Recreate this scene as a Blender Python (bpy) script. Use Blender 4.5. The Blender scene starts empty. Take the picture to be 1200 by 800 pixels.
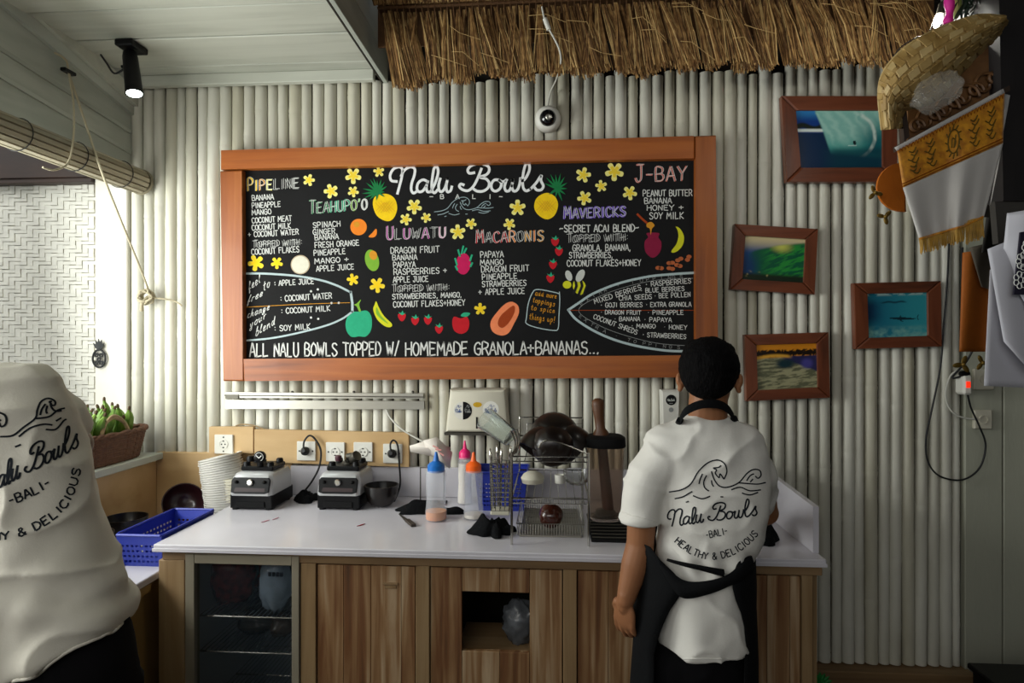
import bpy, bmesh, math, random
from mathutils import Vector, Matrix, noise
from mathutils.bvhtree import BVHTree
PI = math.pi
SC = bpy.context.scene
COL = SC.collection

# ---------------------------------------------------------------- camera, world, lights, exposure
YAW = math.radians(3.9)
CAM = Vector((0, -2.75, 1.6))
F = 740.0                                   # focal length in pixels of the 1200 x 800 frame
cd = bpy.data.cameras.new('camera'); cam = bpy.data.objects.new('camera', cd); COL.objects.link(cam)
cd.sensor_width = 36; cd.lens = F/1200*36; cd.clip_start = .02
cam.location = CAM; cam.rotation_euler = (PI/2, 0, YAW)
SC.camera = cam

SC.view_settings.view_transform = 'Standard'; SC.view_settings.look = 'None'
SC.view_settings.gamma = 1; SC.view_settings.exposure = 0.0
try: SC.view_settings.use_curve_mapping = False
except Exception: pass
w = bpy.data.worlds.new('world'); SC.world = w; w.use_nodes = True
nt = w.node_tree; bg = nt.nodes['Background']
bg.inputs[0].default_value = (.93, .98, 1.0, 1); bg.inputs[1].default_value = .68

def area(name, loc, target, sx, sy, power, col):
    l = bpy.data.lights.new(name, 'AREA'); l.shape = 'RECTANGLE'; l.size = sx; l.size_y = sy
    l.energy = power; l.color = col
    o = bpy.data.objects.new(name, l); COL.objects.link(o); o.location = loc
    o.rotation_euler = (Vector(target)-Vector(loc)).to_track_quat('-Z', 'Y').to_euler()
    return o
area('daylight_left_opening', (-2.2, -1.25, 1.72), (0.3, -.95, 2.1), 1.55, 1.1, 56, (.97, 1.0, .95))
area('daylight_alley_sky', (-2.9, -1.3, 3.4), (-2.7, 0, 1.7), 1.6, 1.2, 34, (1.0, 1.0, .98))
area('front_fill', (-1.3, -4.6, 2.45), (-.5, 0, 2.2), 2.6, .7, 22, (1.0, .95, .86))  # added warm fill from high behind the camera, not a visible source

# ---------------------------------------------------------------- pixel of the photograph -> point in the room
cw, sw = math.cos(YAW), math.sin(YAW)
def ray(u, v):
    dx = (u-600)/F; dz = -(v-400)/F
    return Vector((-sw+dx*cw, cw+dx*sw, dz))
def atY(u, v, y):
    r = ray(u, v); return CAM + r*((y-CAM.y)/r.y)
def atX(u, v, x):
    r = ray(u, v); return CAM + r*((x-CAM.x)/r.x)
def atZ(u, v, z):
    r = ray(u, v); return CAM + r*((z-CAM.z)/r.z)
def atD(u, v, d):
    return CAM + ray(u, v)*d

# ---------------------------------------------------------------- mesh accumulator
def frame_of(d):
    d = d.normalized()
    up = Vector((0, 0, 1)) if abs(d.z) < .95 else Vector((1, 0, 0))
    a = d.cross(up).normalized(); b = a.cross(d).normalized()
    return a, b
class M:
    def __init__(s): s.v = []; s.f = []; s.T = None
    def add(s, vs, fs):
        n = len(s.v)
        if s.T is not None: vs = [s.T @ Vector(p) for p in vs]
        s.v += [Vector(p) for p in vs]; s.f += [tuple(i+n for i in f) for f in fs]
        return s
    def box(s, lo, hi, bev=.002, rot=None):
        """box from corner lo to corner hi, edges chamfered; rot = matrix about its centre"""
        lo = Vector(lo); hi = Vector(hi); c = (lo+hi)/2; h = (hi-lo)/2
        h = Vector([abs(q) for q in h]); bev = min(bev, .45*min(h))
        vs = []; idx = {}
        for sx in (-1, 1):
            for sy in (-1, 1):
                for sz in (-1, 1):
                    for k in range(3):
                        p = Vector((sx*h.x, sy*h.y, sz*h.z))
                        for a in range(3):
                            if a != k: p[a] -= (sx, sy, sz)[a]*bev
                        idx[(sx, sy, sz, k)] = len(vs); vs.append(p)
        fs = []
        for k in range(3):
            a, b = [q for q in range(3) if q != k]
            for sg in (-1, 1):
                def key(sa, sb):
                    t = [0, 0, 0]; t[k] = sg; t[a] = sa; t[b] = sb; return idx[(t[0], t[1], t[2], k)]
                fs.append((key(-1, -1), key(1, -1), key(1, 1), key(-1, 1)))
        for k in range(3):                    # edges along axis k
            a, b = [q for q in range(3) if q != k]
            for sa in (-1, 1):
                for sb in (-1, 1):
                    def key(sk, w_):
                        t = [0, 0, 0]; t[k] = sk; t[a] = sa; t[b] = sb; return idx[(t[0], t[1], t[2], w_)]
                    fs.append((key(-1, a), key(1, a), key(1, b), key(-1, b)))
        for sx in (-1, 1):
            for sy in (-1, 1):
                for sz in (-1, 1):
                    fs.append(tuple(idx[(sx, sy, sz, k)] for k in range(3)))
        if rot is not None: vs = [rot @ p for p in vs]
        return s.add([p+c for p in vs], fs)
    def prism(s, pts, off):
        """polygon pts (3D, planar) extruded by vector off"""
        n = len(pts); off = Vector(off); pts = [Vector(p) for p in pts]
        return s.add(pts+[p+off for p in pts], [tuple(range(n))[::-1], tuple(range(n, 2*n))] +
                     [(i, (i+1) % n, n+(i+1) % n, n+i) for i in range(n)])
    def poly(s, pts): return s.add(pts, [tuple(range(len(pts)))])
    def rings(s, rs, cap=True, closed=True):
        n = len(rs[0]); vs = [p for r in rs for p in r]; fs = []
        m = n if closed else n-1
        for i in range(len(rs)-1):
            for j in range(m):
                k = (j+1) % n
                fs.append((i*n+j, i*n+k, (i+1)*n+k, (i+1)*n+j))
        if cap:
            fs.append(tuple(range(n))[::-1]); fs.append(tuple(range((len(rs)-1)*n, len(rs)*n)))
        return s.add(vs, fs)
    def lathe(s, prof, c=(0, 0, 0), axis=(0, 0, 1), n=24, cap=True, sx=1, sy=1):
        c = Vector(c); ax = Vector(axis).normalized(); a, b = frame_of(ax)
        rs = []
        for r, z in prof:
            r = max(r, 1e-5)
            rs.append([c+ax*z+a*(sx*r*math.cos(2*PI*i/n))+b*(sy*r*math.sin(2*PI*i/n)) for i in range(n)])
        return s.rings(rs, cap)
    def tube(s, pts, r, n=8, cap=True, closed=False):
        pts = [Vector(p) for p in pts]; N = len(pts)
        rr = r if isinstance(r, (list, tuple)) else [r]*N
        rs = []; pa = None
        for i, p in enumerate(pts):
            if closed: d = pts[(i+1) % N]-pts[i-1]
            else: d = pts[min(i+1, N-1)]-pts[max(i-1, 0)]
            if d.length < 1e-9: d = Vector((0, 0, 1))
            d.normalize()
            if pa is None: a, b = frame_of(d)
            else:
                a = (pa-d*pa.dot(d)); a = a.normalized() if a.length > 1e-6 else frame_of(d)[0]; b = a.cross(d)
            pa = a
            rs.append([p+a*(rr[i]*math.cos(2*PI*k/n))+b*(rr[i]*math.sin(2*PI*k/n)) for k in range(n)])
        if closed:
            rs.append(rs[0]); return s.rings(rs, False)
        return s.rings(rs, cap)
    def limb(s, pts, rad, n=16):
        """tapered tube with round ends"""
        pts = [Vector(p) for p in pts]
        d0 = (pts[0]-pts[1]).normalized(); d1 = (pts[-1]-pts[-2]).normalized()
        P = []; R = []
        for k in (3, 2, 1):
            a = k*PI/6.2; P.append(pts[0]+d0*rad[0]*math.sin(a)); R.append(rad[0]*math.cos(a))
        P += pts; R += list(rad)
        for k in (1, 2, 3):
            a = k*PI/6.2; P.append(pts[-1]+d1*rad[-1]*math.sin(a)); R.append(rad[-1]*math.cos(a))
        return s.tube(P, R, n)
    def ellipsoid(s, c, r, n=20, m=12, rot=None, fn=None):
        rs = []
        c = Vector(c)
        for i in range(m+1):
            t = -PI/2+PI*i/m; ring = []
            for j in range(n):
                p = Vector((math.cos(t)*math.cos(2*PI*j/n)+(1e-5), math.cos(t)*math.sin(2*PI*j/n), math.sin(t)))
                q = Vector((p.x*r[0], p.y*r[1], p.z*r[2]))
                if fn: q = fn(p, q)
                if rot is not None: q = rot @ q
                ring.append(c+q)
            rs.append(ring)
        return s.rings(rs, False)
    def grid(s, fn, nu, nv):
        vs = [fn(i/nu, j/nv) for j in range(nv+1) for i in range(nu+1)]
        return s.add(vs, [(j*(nu+1)+i, j*(nu+1)+i+1, (j+1)*(nu+1)+i+1, (j+1)*(nu+1)+i) for j in range(nv) for i in range(nu)])
    def ribbon(s, pts, wd, nrm, off=0):
        """flat stroke of width wd lying in the plane with normal nrm"""
        nrm = Vector(nrm).normalized(); pts = [Vector(p)+nrm*off for p in pts]
        if len(pts) < 2: return s
        L = []
        for i, p in enumerate(pts):
            d = pts[min(i+1, len(pts)-1)]-pts[max(i-1, 0)]
            d = d.normalized() if d.length > 1e-9 else Vector((1, 0, 0))
            sd = d.cross(nrm).normalized()*wd/2
            L.append((p+sd, p-sd))
        d = (pts[0]-pts[1]).normalized()*wd*.35; L[0] = (L[0][0]+d, L[0][1]+d)
        d = (pts[-1]-pts[-2]).normalized()*wd*.35; L[-1] = (L[-1][0]+d, L[-1][1]+d)
        vs = [q for l in L for q in l]
        return s.add(vs, [(2*i, 2*i+1, 2*i+3, 2*i+2) for i in range(len(L)-1)])
    def mesh(s, name, mat, loc, smooth, fix=True):
        me = bpy.data.meshes.new(name)
        me.from_pydata([tuple(p-loc) for p in s.v], [], s.f)
        if fix:
            bm = bmesh.new(); bm.from_mesh(me); bmesh.ops.recalc_face_normals(bm, faces=bm.faces); bm.to_mesh(me); bm.free()
        if mat:
            for m_ in (mat if isinstance(mat, (list, tuple)) else [mat]): me.materials.append(m_)
        if smooth:
            me.polygons.foreach_set('use_smooth', [True]*len(me.polygons))
            try: me.set_sharp_from_angle(angle=math.radians(smooth if smooth > 1 else 38))
            except Exception: pass
        me.update()
        return me
    def ob(s, name, mat, parent=None, smooth=38, label=None, kind=None, fix=True, **kw):
        base = wl(parent) if parent else Vector((0, 0, 0))
        if parent is None and s.v:
            lo = Vector([min(p[i] for p in s.v) for i in range(3)]); hi = Vector([max(p[i] for p in s.v) for i in range(3)])
            base = Vector(((lo.x+hi.x)/2, (lo.y+hi.y)/2, lo.z))
        me = s.mesh(name, mat, base, smooth, fix)
        o = bpy.data.objects.new(name, me); COL.objects.link(o)
        if parent: o.parent = parent; WL[o.name] = base
        else: o.location = base; WL[o.name] = base
        if label: o['label'] = label
        if kind: o['kind'] = kind
        for k, q in kw.items(): o[k] = q
        return o
WL = {}
def wl(o): return WL[o.name]
def thing(name, label, cat, loc, group=None, kind=None):
    o = bpy.data.objects.new(name, None); COL.objects.link(o); o.empty_display_size = .05
    o.location = loc; WL[o.name] = Vector(loc)
    if kind: o['kind'] = kind
    else: o['label'] = label; o['category'] = cat
    if group: o['group'] = group
    return o
def tag(o, label, cat, group=None):
    o['label'] = label; o['category'] = cat
    if group: o['group'] = group
    return o
def dup(root, loc, rot=None, label=None, scale=None):
    r = root.copy(); COL.objects.link(r); r.location = loc; WL[r.name] = Vector(loc)
    if rot is not None: r.rotation_euler = rot
    if scale is not None: r.scale = (scale,)*3 if not isinstance(scale, (tuple, list)) else scale
    if label: r['label'] = label
    for ch in list(root.children):
        c = ch.copy(); COL.objects.link(c); c.parent = r
        for g in list(ch.children):
            d = g.copy(); COL.objects.link(d); d.parent = c
    return r
def smoothpath(pts, k=6, closed=False):
    """Catmull-Rom through 2D or 3D points"""
    P = [Vector(p) for p in pts]; n = len(P); out = []
    if n < 3: return P
    rng = range(n) if closed else range(n-1)
    for i in rng:
        if closed: a, b, c, d = P[(i-1) % n], P[i], P[(i+1) % n], P[(i+2) % n]
        else: a, b, c, d = P[max(i-1, 0)], P[i], P[i+1], P[min(i+2, n-1)]
        for j in range(k):
            t = j/k
            out.append(.5*((2*b)+(c-a)*t+(2*a-5*b+4*c-d)*t*t+(3*b-a-3*c+d)*t**3))
    if not closed: out.append(P[-1])
    return out

# ---------------------------------------------------------------- materials
def srgb(h):
    if isinstance(h, str):
        h = h.lstrip('#'); c = [int(h[i:i+2], 16)/255 for i in (0, 2, 4)]
    else: c = list(h)
    return tuple([x/12.92 if x <= .04045 else ((x+.055)/1.055)**2.4 for x in c])+(1,)
def mat(name, col, rough=.6, metal=0, var=0, vscale=8, bump=0, bscale=60, col2=None, trans=0, ior=1.45, alpha=1, spec=.5,
        stretch=None, emit=None, estr=0, sheen=0, coat=0, dist=0):
    m = bpy.data.materials.new(name); m.use_nodes = True; n = m.node_tree.nodes; L = m.node_tree.links
    b = n['Principled BSDF']; c = srgb(col)
    b.inputs['Base Color'].default_value = c; b.inputs['Roughness'].default_value = rough
    b.inputs['Metallic'].default_value = metal; b.inputs['IOR'].default_value = ior
    b.inputs['Specular IOR Level'].default_value = spec
    b.inputs['Transmission Weight'].default_value = trans; b.inputs['Alpha'].default_value = alpha
    b.inputs['Coat Weight'].default_value = coat; b.inputs['Sheen Weight'].default_value = sheen
    if emit: b.inputs['Emission Color'].default_value = srgb(emit); b.inputs['Emission Strength'].default_value = estr
    tc = None
    if var or col2 or bump:
        tc = n.new('ShaderNodeTexCoord'); mp = n.new('ShaderNodeMapping')
        if stretch: mp.inputs['Scale'].default_value = stretch
        L.new(tc.outputs['Object'], mp.inputs['Vector'])
    if var or col2:
        nz = n.new('ShaderNodeTexNoise'); nz.inputs['Scale'].default_value = vscale; nz.inputs['Detail'].default_value = 5
        nz.inputs['Distortion'].default_value = dist
        L.new(mp.outputs[0], nz.inputs['Vector'])
        rp = n.new('ShaderNodeValToRGB'); e = rp.color_ramp.elements
        c2 = srgb(col2) if col2 else tuple(x*(1-var) for x in c[:3])+(1,)
        e[0].position = .34; e[0].color = c2; e[1].position = .66; e[1].color = c
        L.new(nz.outputs['Fac'], rp.inputs[0]); L.new(rp.outputs[0], b.inputs['Base Color'])
    if bump:
        n2 = n.new('ShaderNodeTexNoise'); n2.inputs['Scale'].default_value = bscale; n2.inputs['Detail'].default_value = 4
        L.new(mp.outputs[0], n2.inputs['Vector'])
        bp = n.new('ShaderNodeBump'); bp.inputs['Strength'].default_value = bump; bp.inputs['Distance'].default_value = .01
        L.new(n2.outputs['Fac'], bp.inputs['Height']); L.new(bp.outputs[0], b.inputs['Normal'])
    return m
def wood(name, cols, grain=(1, 1, .06), scale=26, rough=.55, blotch=.5, pos=(.3, .5, .7), bump=.25, coat=0, bs=3.0):
    """streaked timber: two noises, long along the grain, plus larger blotches of wear"""
    m = bpy.data.materials.new(name); m.use_nodes = True; n = m.node_tree.nodes; L = m.node_tree.links
    b = n['Principled BSDF']; b.inputs['Roughness'].default_value = rough; b.inputs['Coat Weight'].default_value = coat
    tc = n.new('ShaderNodeTexCoord'); mp = n.new('ShaderNodeMapping'); mp.inputs['Scale'].default_value = grain
    oi = n.new('ShaderNodeObjectInfo'); ad = n.new('ShaderNodeVectorMath'); ad.operation = 'ADD'
    ml = n.new('ShaderNodeMath'); ml.operation = 'MULTIPLY'; ml.inputs[1].default_value = 37
    L.new(oi.outputs['Random'], ml.inputs[0]); L.new(tc.outputs['Object'], ad.inputs[0]); L.new(ml.outputs[0], ad.inputs[1])
    L.new(ad.outputs[0], mp.inputs['Vector'])
    a = n.new('ShaderNodeTexNoise'); a.inputs['Scale'].default_value = scale; a.inputs['Detail'].default_value = 6; a.inputs['Distortion'].default_value = .6
    d = n.new('ShaderNodeTexNoise'); d.inputs['Scale'].default_value = bs; d.inputs['Detail'].default_value = 4
    L.new(mp.outputs[0], a.inputs['Vector'])
    mp2 = n.new('ShaderNodeMapping'); mp2.inputs['Scale'].default_value = tuple(.35+.65*g for g in grain); L.new(ad.outputs[0], mp2.inputs['Vector'])
    L.new(mp2.outputs[0], d.inputs['Vector'])
    mx = n.new('ShaderNodeMix'); mx.inputs[0].default_value = blotch; mx.data_type = 'FLOAT'
    L.new(a.outputs['Fac'], mx.inputs[2]); L.new(d.outputs['Fac'], mx.inputs[3])
    rp = n.new('ShaderNodeValToRGB'); e = rp.color_ramp.elements
    while len(e) < len(cols): e.new(.5)
    for i, c in enumerate(cols):
        e[i].position = pos[i] if len(cols) == len(pos) else .3+.4*i/(len(cols)-1); e[i].color = srgb(c)
    L.new(mx.outputs[0], rp.inputs[0]); L.new(rp.outputs[0], b.inputs['Base Color'])
    bp = n.new('ShaderNodeBump'); bp.inputs['Strength'].default_value = bump; bp.inputs['Distance'].default_value = .004
    L.new(a.outputs['Fac'], bp.inputs['Height']); L.new(bp.outputs[0], b.inputs['Normal'])
    return m
def vcol(name, rough=.35, spec=.5):
    m = bpy.data.materials.new(name); m.use_nodes = True; n = m.node_tree.nodes
    a = n.new('ShaderNodeAttribute'); a.attribute_name = 'print'
    b = n['Principled BSDF']; b.inputs['Roughness'].default_value = rough; b.inputs['Specular IOR Level'].default_value = spec
    m.node_tree.links.new(a.outputs['Color'], b.inputs['Base Color'])
    return m
MT = dict(
    bamboo=mat('bamboo_paint', '#d8d6ca', .42, var=.10, vscale=3, bump=.10, bscale=30, stretch=(3, 3, .6), col2='#c2bfb0'),
    bamboo2=mat('bamboo_paint_cream', '#d0cdbd', .45, vscale=3, bump=.10, bscale=30, stretch=(3, 3, .5), col2='#b7b29d'),
    gap=mat('wall_backing', '#2a241c', .9, var=.3),
    whitewood=wood('white_painted_boards', ['#a5a79b', '#bcbeb2', '#c6c8bc'], (.08, 1, 1), 20, .55, .5, bump=.15),
    whitewood2=wood('white_beam_paint', ['#8f938a', '#b2b7ae', '#bfc4bb'], (1, .12, 1), 12, .6, .6, bump=.2),
    whitewall=mat('white_plaster', '#dcd8cc', .7, var=.06, bump=.1),
    plank=mat('white_plank_paint', '#b4b5a4', .55, var=.14, vscale=2.5, bump=.08, stretch=(2, 2, .5)),
    weave=mat('white_woven_cane', '#dedcd2', .6, var=.14, vscale=30),
    weavedark=mat('weave_shadow_backing', '#b9b4a4', .8),
    frame=wood('orange_teak', ['#6c330f', '#a1561d', '#b9722f'], (.05, 1, 1), 30, .42, .55, (.28, .5, .75), .3, .05),
    framev=wood('orange_teak_upright', ['#602c0d', '#96501c', '#ae6a2c'], (1, 1, .05), 30, .42, .55, (.28, .5, .75), .3, .05),
    pframe=wood('red_brown_picture_frame', ['#42200f', '#6e3820', '#7e452a'], (.1, 1, 1), 30, .4, .4, coat=.2),
    board=mat('chalkboard_black', '#161617', .75, var=.25, vscale=6, bump=.05, spec=.2),
    cab=wood('worn_teak_boards', ['#3a2211', '#6f4726', '#8f6c47', '#b59c7c'], (1, 1, .045), 34, .62, .30, (.24, .40, .52, .66), bump=.45, bs=5),
    cabrail=wood('worn_teak_rail', ['#5a4228', '#866a48', '#9c8260'], (.06, 1, 1), 22, .62, .5, bump=.35),
    cabpost=wood('worn_teak_stile', ['#63482b', '#8b6f4b', '#a58c68'], (1, 1, .06), 22, .62, .5, bump=.35),
    top=mat('white_counter_laminate', '#d2cfd6', .22, var=.07, vscale=5, coat=.2),
    ply=wood('tan_plywood', ['#b08c5a', '#c9a878', '#d2b386'], (.3, 1, 1), 9, .55, .6, bump=.05),
    plyd=wood('tan_cabinet_ply', ['#8c6e42', '#a3834f', '#ad8c58'], (1, 1, .3), 9, .5, .6, bump=.05),
    steel=mat('brushed_steel', '#b9b6ac', .35, 1, var=.15, vscale=30, stretch=(.1, 1, 1)),
    chrome=mat('chrome_wire', '#c9c7c0', .22, 1),
    dkmetal=mat('dark_wire', '#55524b', .4, .8),
    black=mat('black_plastic', '#0b0b0d', .4, spec=.22), blackm=mat('black_matt', '#121213', .75, spec=.2),
    cloth=mat('black_cloth', '#0d0e10', .95, bump=.4, bscale=90, spec=.15),
    whitep=mat('white_plastic', '#dddbd2', .4), cream=mat('cream_plastic', '#cfcab8', .45),
    silver=mat('silver_plastic', '#b9babb', .35, .3),
    paper=mat('white_paper_cup', '#e6e4dd', .6),
    coco=mat('coconut_shell', '#1c1512', .35, var=.5, vscale=14, col2='#0d0a09', coat=.15),
    cocor=mat('coconut_shell_red', '#4a2014', .22, var=.5, vscale=12, coat=.5),
    pwood=wood('tamper_wood', ['#3c2212', '#5e3a20', '#70482a'], (1, 1, .2), 20, .5, .4),
    blue=mat('blue_plastic', '#2537a0', .38), bluecap=mat('blue_cap', '#1f6fc4', .35),
    orange=mat('orange_cap', '#ff6a1c', .35), pink=mat('pink_cap', '#f0287a', .35),
    glass=mat('clear_glass', '#f4f6f4', .03, trans=1, ior=1.3),
    squeeze=mat('translucent_bottle', '#e6eaf2', .35, alpha=.17),
    honey=mat('honey', '#d98200', .25),
    milk=mat('off_white_sauce', '#e6dccb', .4),
    smokep=mat('scratched_jar_plastic', '#d8cabd', .14, trans=.95, ior=1.15),
    green=mat('banana_skin_green', '#7d9a3a', .5, var=.3, vscale=18, col2='#4f7a2c'),
    basket=mat('brown_wicker', '#6d4732', .65, var=.4, vscale=60, bump=.3),
    cane=mat('pale_cane', '#a8906a', .6, var=.3, vscale=40),
    blind=mat('bamboo_blind_slat', '#a29a84', .6, var=.25, vscale=16, stretch=(1, .1, 1)),
    rope=mat('rope', '#b5ab90', .8, bump=.5, bscale=300),
    cable=mat('white_cable', '#c9c8be', .5), bcable=mat('black_cable', '#16171a', .5),
    thatch=mat('alang_grass', '#ae8650', .75, var=.4, vscale=40, col2='#7c5630'),
    thatch2=mat('alang_grass_pale', '#d0ac70', .75, var=.3, vscale=40),
    thatchd=mat('alang_grass_dark', '#5e3f20', .8, var=.3, vscale=40),
    darkroof=mat('dark_roof', '#15120e', .9, var=.4),
    floor=mat('grey_floor_tile', '#6d6962', .5, var=.2),
    skin=mat('brown_skin', '#9a6847', .5, var=.10, vscale=9, spec=.35), hair=mat('black_hair', '#070607', .8, bump=.5, bscale=220, stretch=(1, 1, .3), spec=.1),
    shirt=mat('white_cotton', '#e2dfd8', .85, var=.03, bump=.08, bscale=200, spec=.2),
    shirtb=mat('white_cotton_left', '#dad5c8', .85, var=.03, bump=.08, bscale=200, spec=.2),
    apron=mat('black_apron', '#0e0f11', .9, bump=.2, bscale=220, spec=.2), trouser=mat('black_trousers', '#0c0b0e', .9, spec=.2),
    ink=mat('black_ink', '#20242a', .85, spec=.2),
    chalk=mat('white_chalk_pen', '#d9dad6', .8, spec=.1), chalkd=mat('grey_chalk_pen', '#8f9190', .8, spec=.1),
    white_em=mat('lamp_face', '#ffffff', .4, emit='#f2fff6', estr=22),
)
def paint(name, col): 
    if name not in MT: MT[name] = mat(name, col, .75, spec=.15, var=.08, vscale=60)
    return MT[name]
# ================================================================ THE SETTING
rnd = random.Random(7)
def struct(name, m, mt, smooth=0, parent=None, **kw):
    return m.ob(name, mt, parent, smooth, kind='structure' if parent is None else None, **kw)
CT = .92                                     # counter top height
CX0, CX1, CY = -1.345, .845, -.72            # counter left, right, front
fl = struct('floor', M().box((-4, -6.5, -.05), (4, .3, 0), 0), MT['floor'])
for i in range(-3, 4):                       # large floor tiles nearest the counter
    for j in range(5): M().box((i*.5+.004, -2.6+j*.5+.004, 0), (i*.5+.496, -2.6+j*.5+.496, .006), .002).ob('floor_tile', MT['floor'], fl, 0)
wb = struct('wall_back', M().box((-1.95, .055, 0), (2.6, .10, 3.1), 0), MT['gap'])
# bamboo poles, one object each
def pole(x, r, z0, z1, mt, lean=0):
    zs = []; z = z0 - rnd.uniform(0, .3)
    while z < z1:
        z += rnd.uniform(.26, .46)
        if z0+.03 < z < z1-.03: zs.append(z)
    prof = [(z0, r)]
    for q in zs: prof += [(q-.03, r*.99), (q-.006, r*1.05), (q, r*.975), (q+.006, r*1.04), (q+.03, r*.985)]
    prof.append((z1, r*.97))
    b = rnd.uniform(-.004, .004); n = 14; rs = []
    for z, rr in prof:
        t = (z-z0)/(z1-z0); cx = x+lean*(t-.5)+b*math.sin(PI*t)
        rs.append([Vector((cx+rr*math.cos(2*PI*k/n), .027+rr*.95*math.sin(2*PI*k/n), z)) for k in range(n)])
    return M().rings(rs).ob('bamboo_pole', mt, wb, 50)
edges = [150, 164.5, 177, 190.5, 204.5, 214.5, 228, 240, 255, 269]
u = 269.0
while u < 1124:
    u += rnd.choice([12.2, 13.2, 14.2, 14.8, 15.6]) * (1-.0000*u); edges.append(u)
edges[-1] = 1129
for a, b in zip(edges[:-1], edges[1:]):
    xa = atY(a, 300, 0).x; xb = atY(b, 300, 0).x; g = rnd.choice([.001, .0015, .002, .004])
    um = (a+b)/2
    z0 = 1.08 if um < 262 else .24
    z1 = 2.76 if um < 452 else rnd.uniform(2.74, 2.80)
    pole((xa+xb)/2, (xb-xa)/2-g*.5, z0, z1, MT['bamboo'] if rnd.random() < .6 else MT['bamboo2'], rnd.uniform(-.006, .006))
# flat painted planks to the right of the bamboo
px = [1131, 1176.5, 1229, 1285, 1345]
for a, b in zip(px[:-1], px[1:]):
    M().box((atY(a, 500, .0).x+.003, .005, .02), (atY(b, 500, 0).x-.003, .04, 2.42), .003).ob('wall_plank', MT['plank'], wb, 0)
M().box((-1.80, -.012, .80), (atY(343, 560, 0).x, .02, 1.10), .002).ob('plywood_panel', MT['ply'], wb, 0)
struct('trim_1', M().box((.84, -.05, .0), (1.72, .05, .235), .004), MT['cabrail'])
# ceiling: white soffit boards, cornice and fascia
ce = struct('ceiling', M().box((-2.6, -2.9, 2.815), (-.765, .05, 2.83), 0), MT['gap'])
ys = [.03, -.12, -.37, -.585, -.82, -1.06, -1.3, -1.54, -1.78, -2.02, -2.26, -2.5, -2.74]
for a, b in zip(ys[:-1], ys[1:]):
    M().box((-2.6, b+.004, 2.79-rnd.uniform(0, .003)), (-.765, a-.004, 2.812), .003).ob('ceiling_board', MT['whitewood'], ce, 0)
struct('trim_2', M().box((-1.95, -.045, 2.742), (-.79, -.012, 2.79), .003), MT['whitewood'])
fa = struct('trim_3', M().box((-.765, -2.9, 2.742), (-.758, .0, 3.3), 0), MT['gap'])
for z0, z1 in ((2.742, 2.86), (2.863, 3.02), (3.023, 3.3)):
    M().box((-.757, -2.9, z0), (-.737, -.0, z1), .002).ob('fascia_board', MT['whitewood2'], fa, 0)
# dark roof over the thatch, and far room sides that only bound the light
struct('roof', M().box((-.735, -4.3, 3.2), (3.2, .1, 3.25), 0), MT['darkroof'])  # rear stretch is out of view, carried back to shade the room
struct('ceiling.001', M().box((-2.6, -4.3, 2.80), (-.765, -2.92, 2.83), 0), MT['whitewood'])  # unseen rear ceiling, added to cut light from above
struct('low_light_block', M().box((-1.7, -4.1, 0), (2.3, -3.9, 1.30), 0), MT['gap'])      # added unseen barrier behind the camera, blocks low light
struct('wall_right', M().box((2.3, -6.0, 0), (2.35, .1, 3.2), 0), MT['gap'])
# left side: sloping beam over the opening, parapet, sill
pts = [atX(160, 128, -1.93), atX(-60, -68, -1.93)]
A, B = pts
bm_ = M().prism([(-1.93, .03, 2.34), (-1.93, A.y, A.z), (-1.93, B.y, B.z), (-1.93, B.y-.9, B.z), (-1.93, B.y-.9, 2.34)], (-.09, 0, 0))
lb = struct('wall_left', bm_, MT['whitewood2'])
d = (B-A).normalized(); nrm = Vector((0, -d.z, d.y)); nrm = nrm if nrm.z > 0 else -nrm
tm = M().prism([A+nrm*.05+Vector((.0, 0, 0)), A-nrm*.012, B-nrm*.012, B+nrm*.07], (.035, 0, 0)); tm.ob('cornice_strip', MT['whitewood'], lb, 0)
tm = M().prism([A-nrm*.014, A-nrm*.05, B-nrm*.07, B-nrm*.014], (.018, 0, 0)); tm.ob('cornice_strip', MT['whitewood2'], lb, 0)
for k, (za, zb) in enumerate([(.045, -.02), (.14, .06)]):
    M().prism([(-1.93, .0, 2.42+za), (-1.93, .0, 2.405+za), (-1.93, -1.6, 2.46+za+.10), (-1.93, -1.6, 2.475+za+.1)], (.008, 0, 0)).ob('beam_crack_lip', MT['whitewood2'], lb, 0)
pl = struct('wall_left.001', M().box((-1.90, -3.4, 0), (-1.805, .02, 1.07), 0), MT['gap'])
M().box((-1.805, -.87, .80), (-1.795, -.015, 1.07), .001).ob('plywood_panel', MT['ply'], pl, 0)
M().box((-1.805, -2.6, .80), (-1.795, -.875, 1.07), .001).ob('plywood_panel', MT['ply'], pl, 0)
struct('trim_4', M().box((-2.04, -3.4, 1.07), (-1.765, -.012, 1.10), .003), MT['whitewood2'])
struct('wall_back_left', M().box((-2.10, .0, .0), (-1.945, .06, 2.42), .004), MT['whitewall'])
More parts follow.
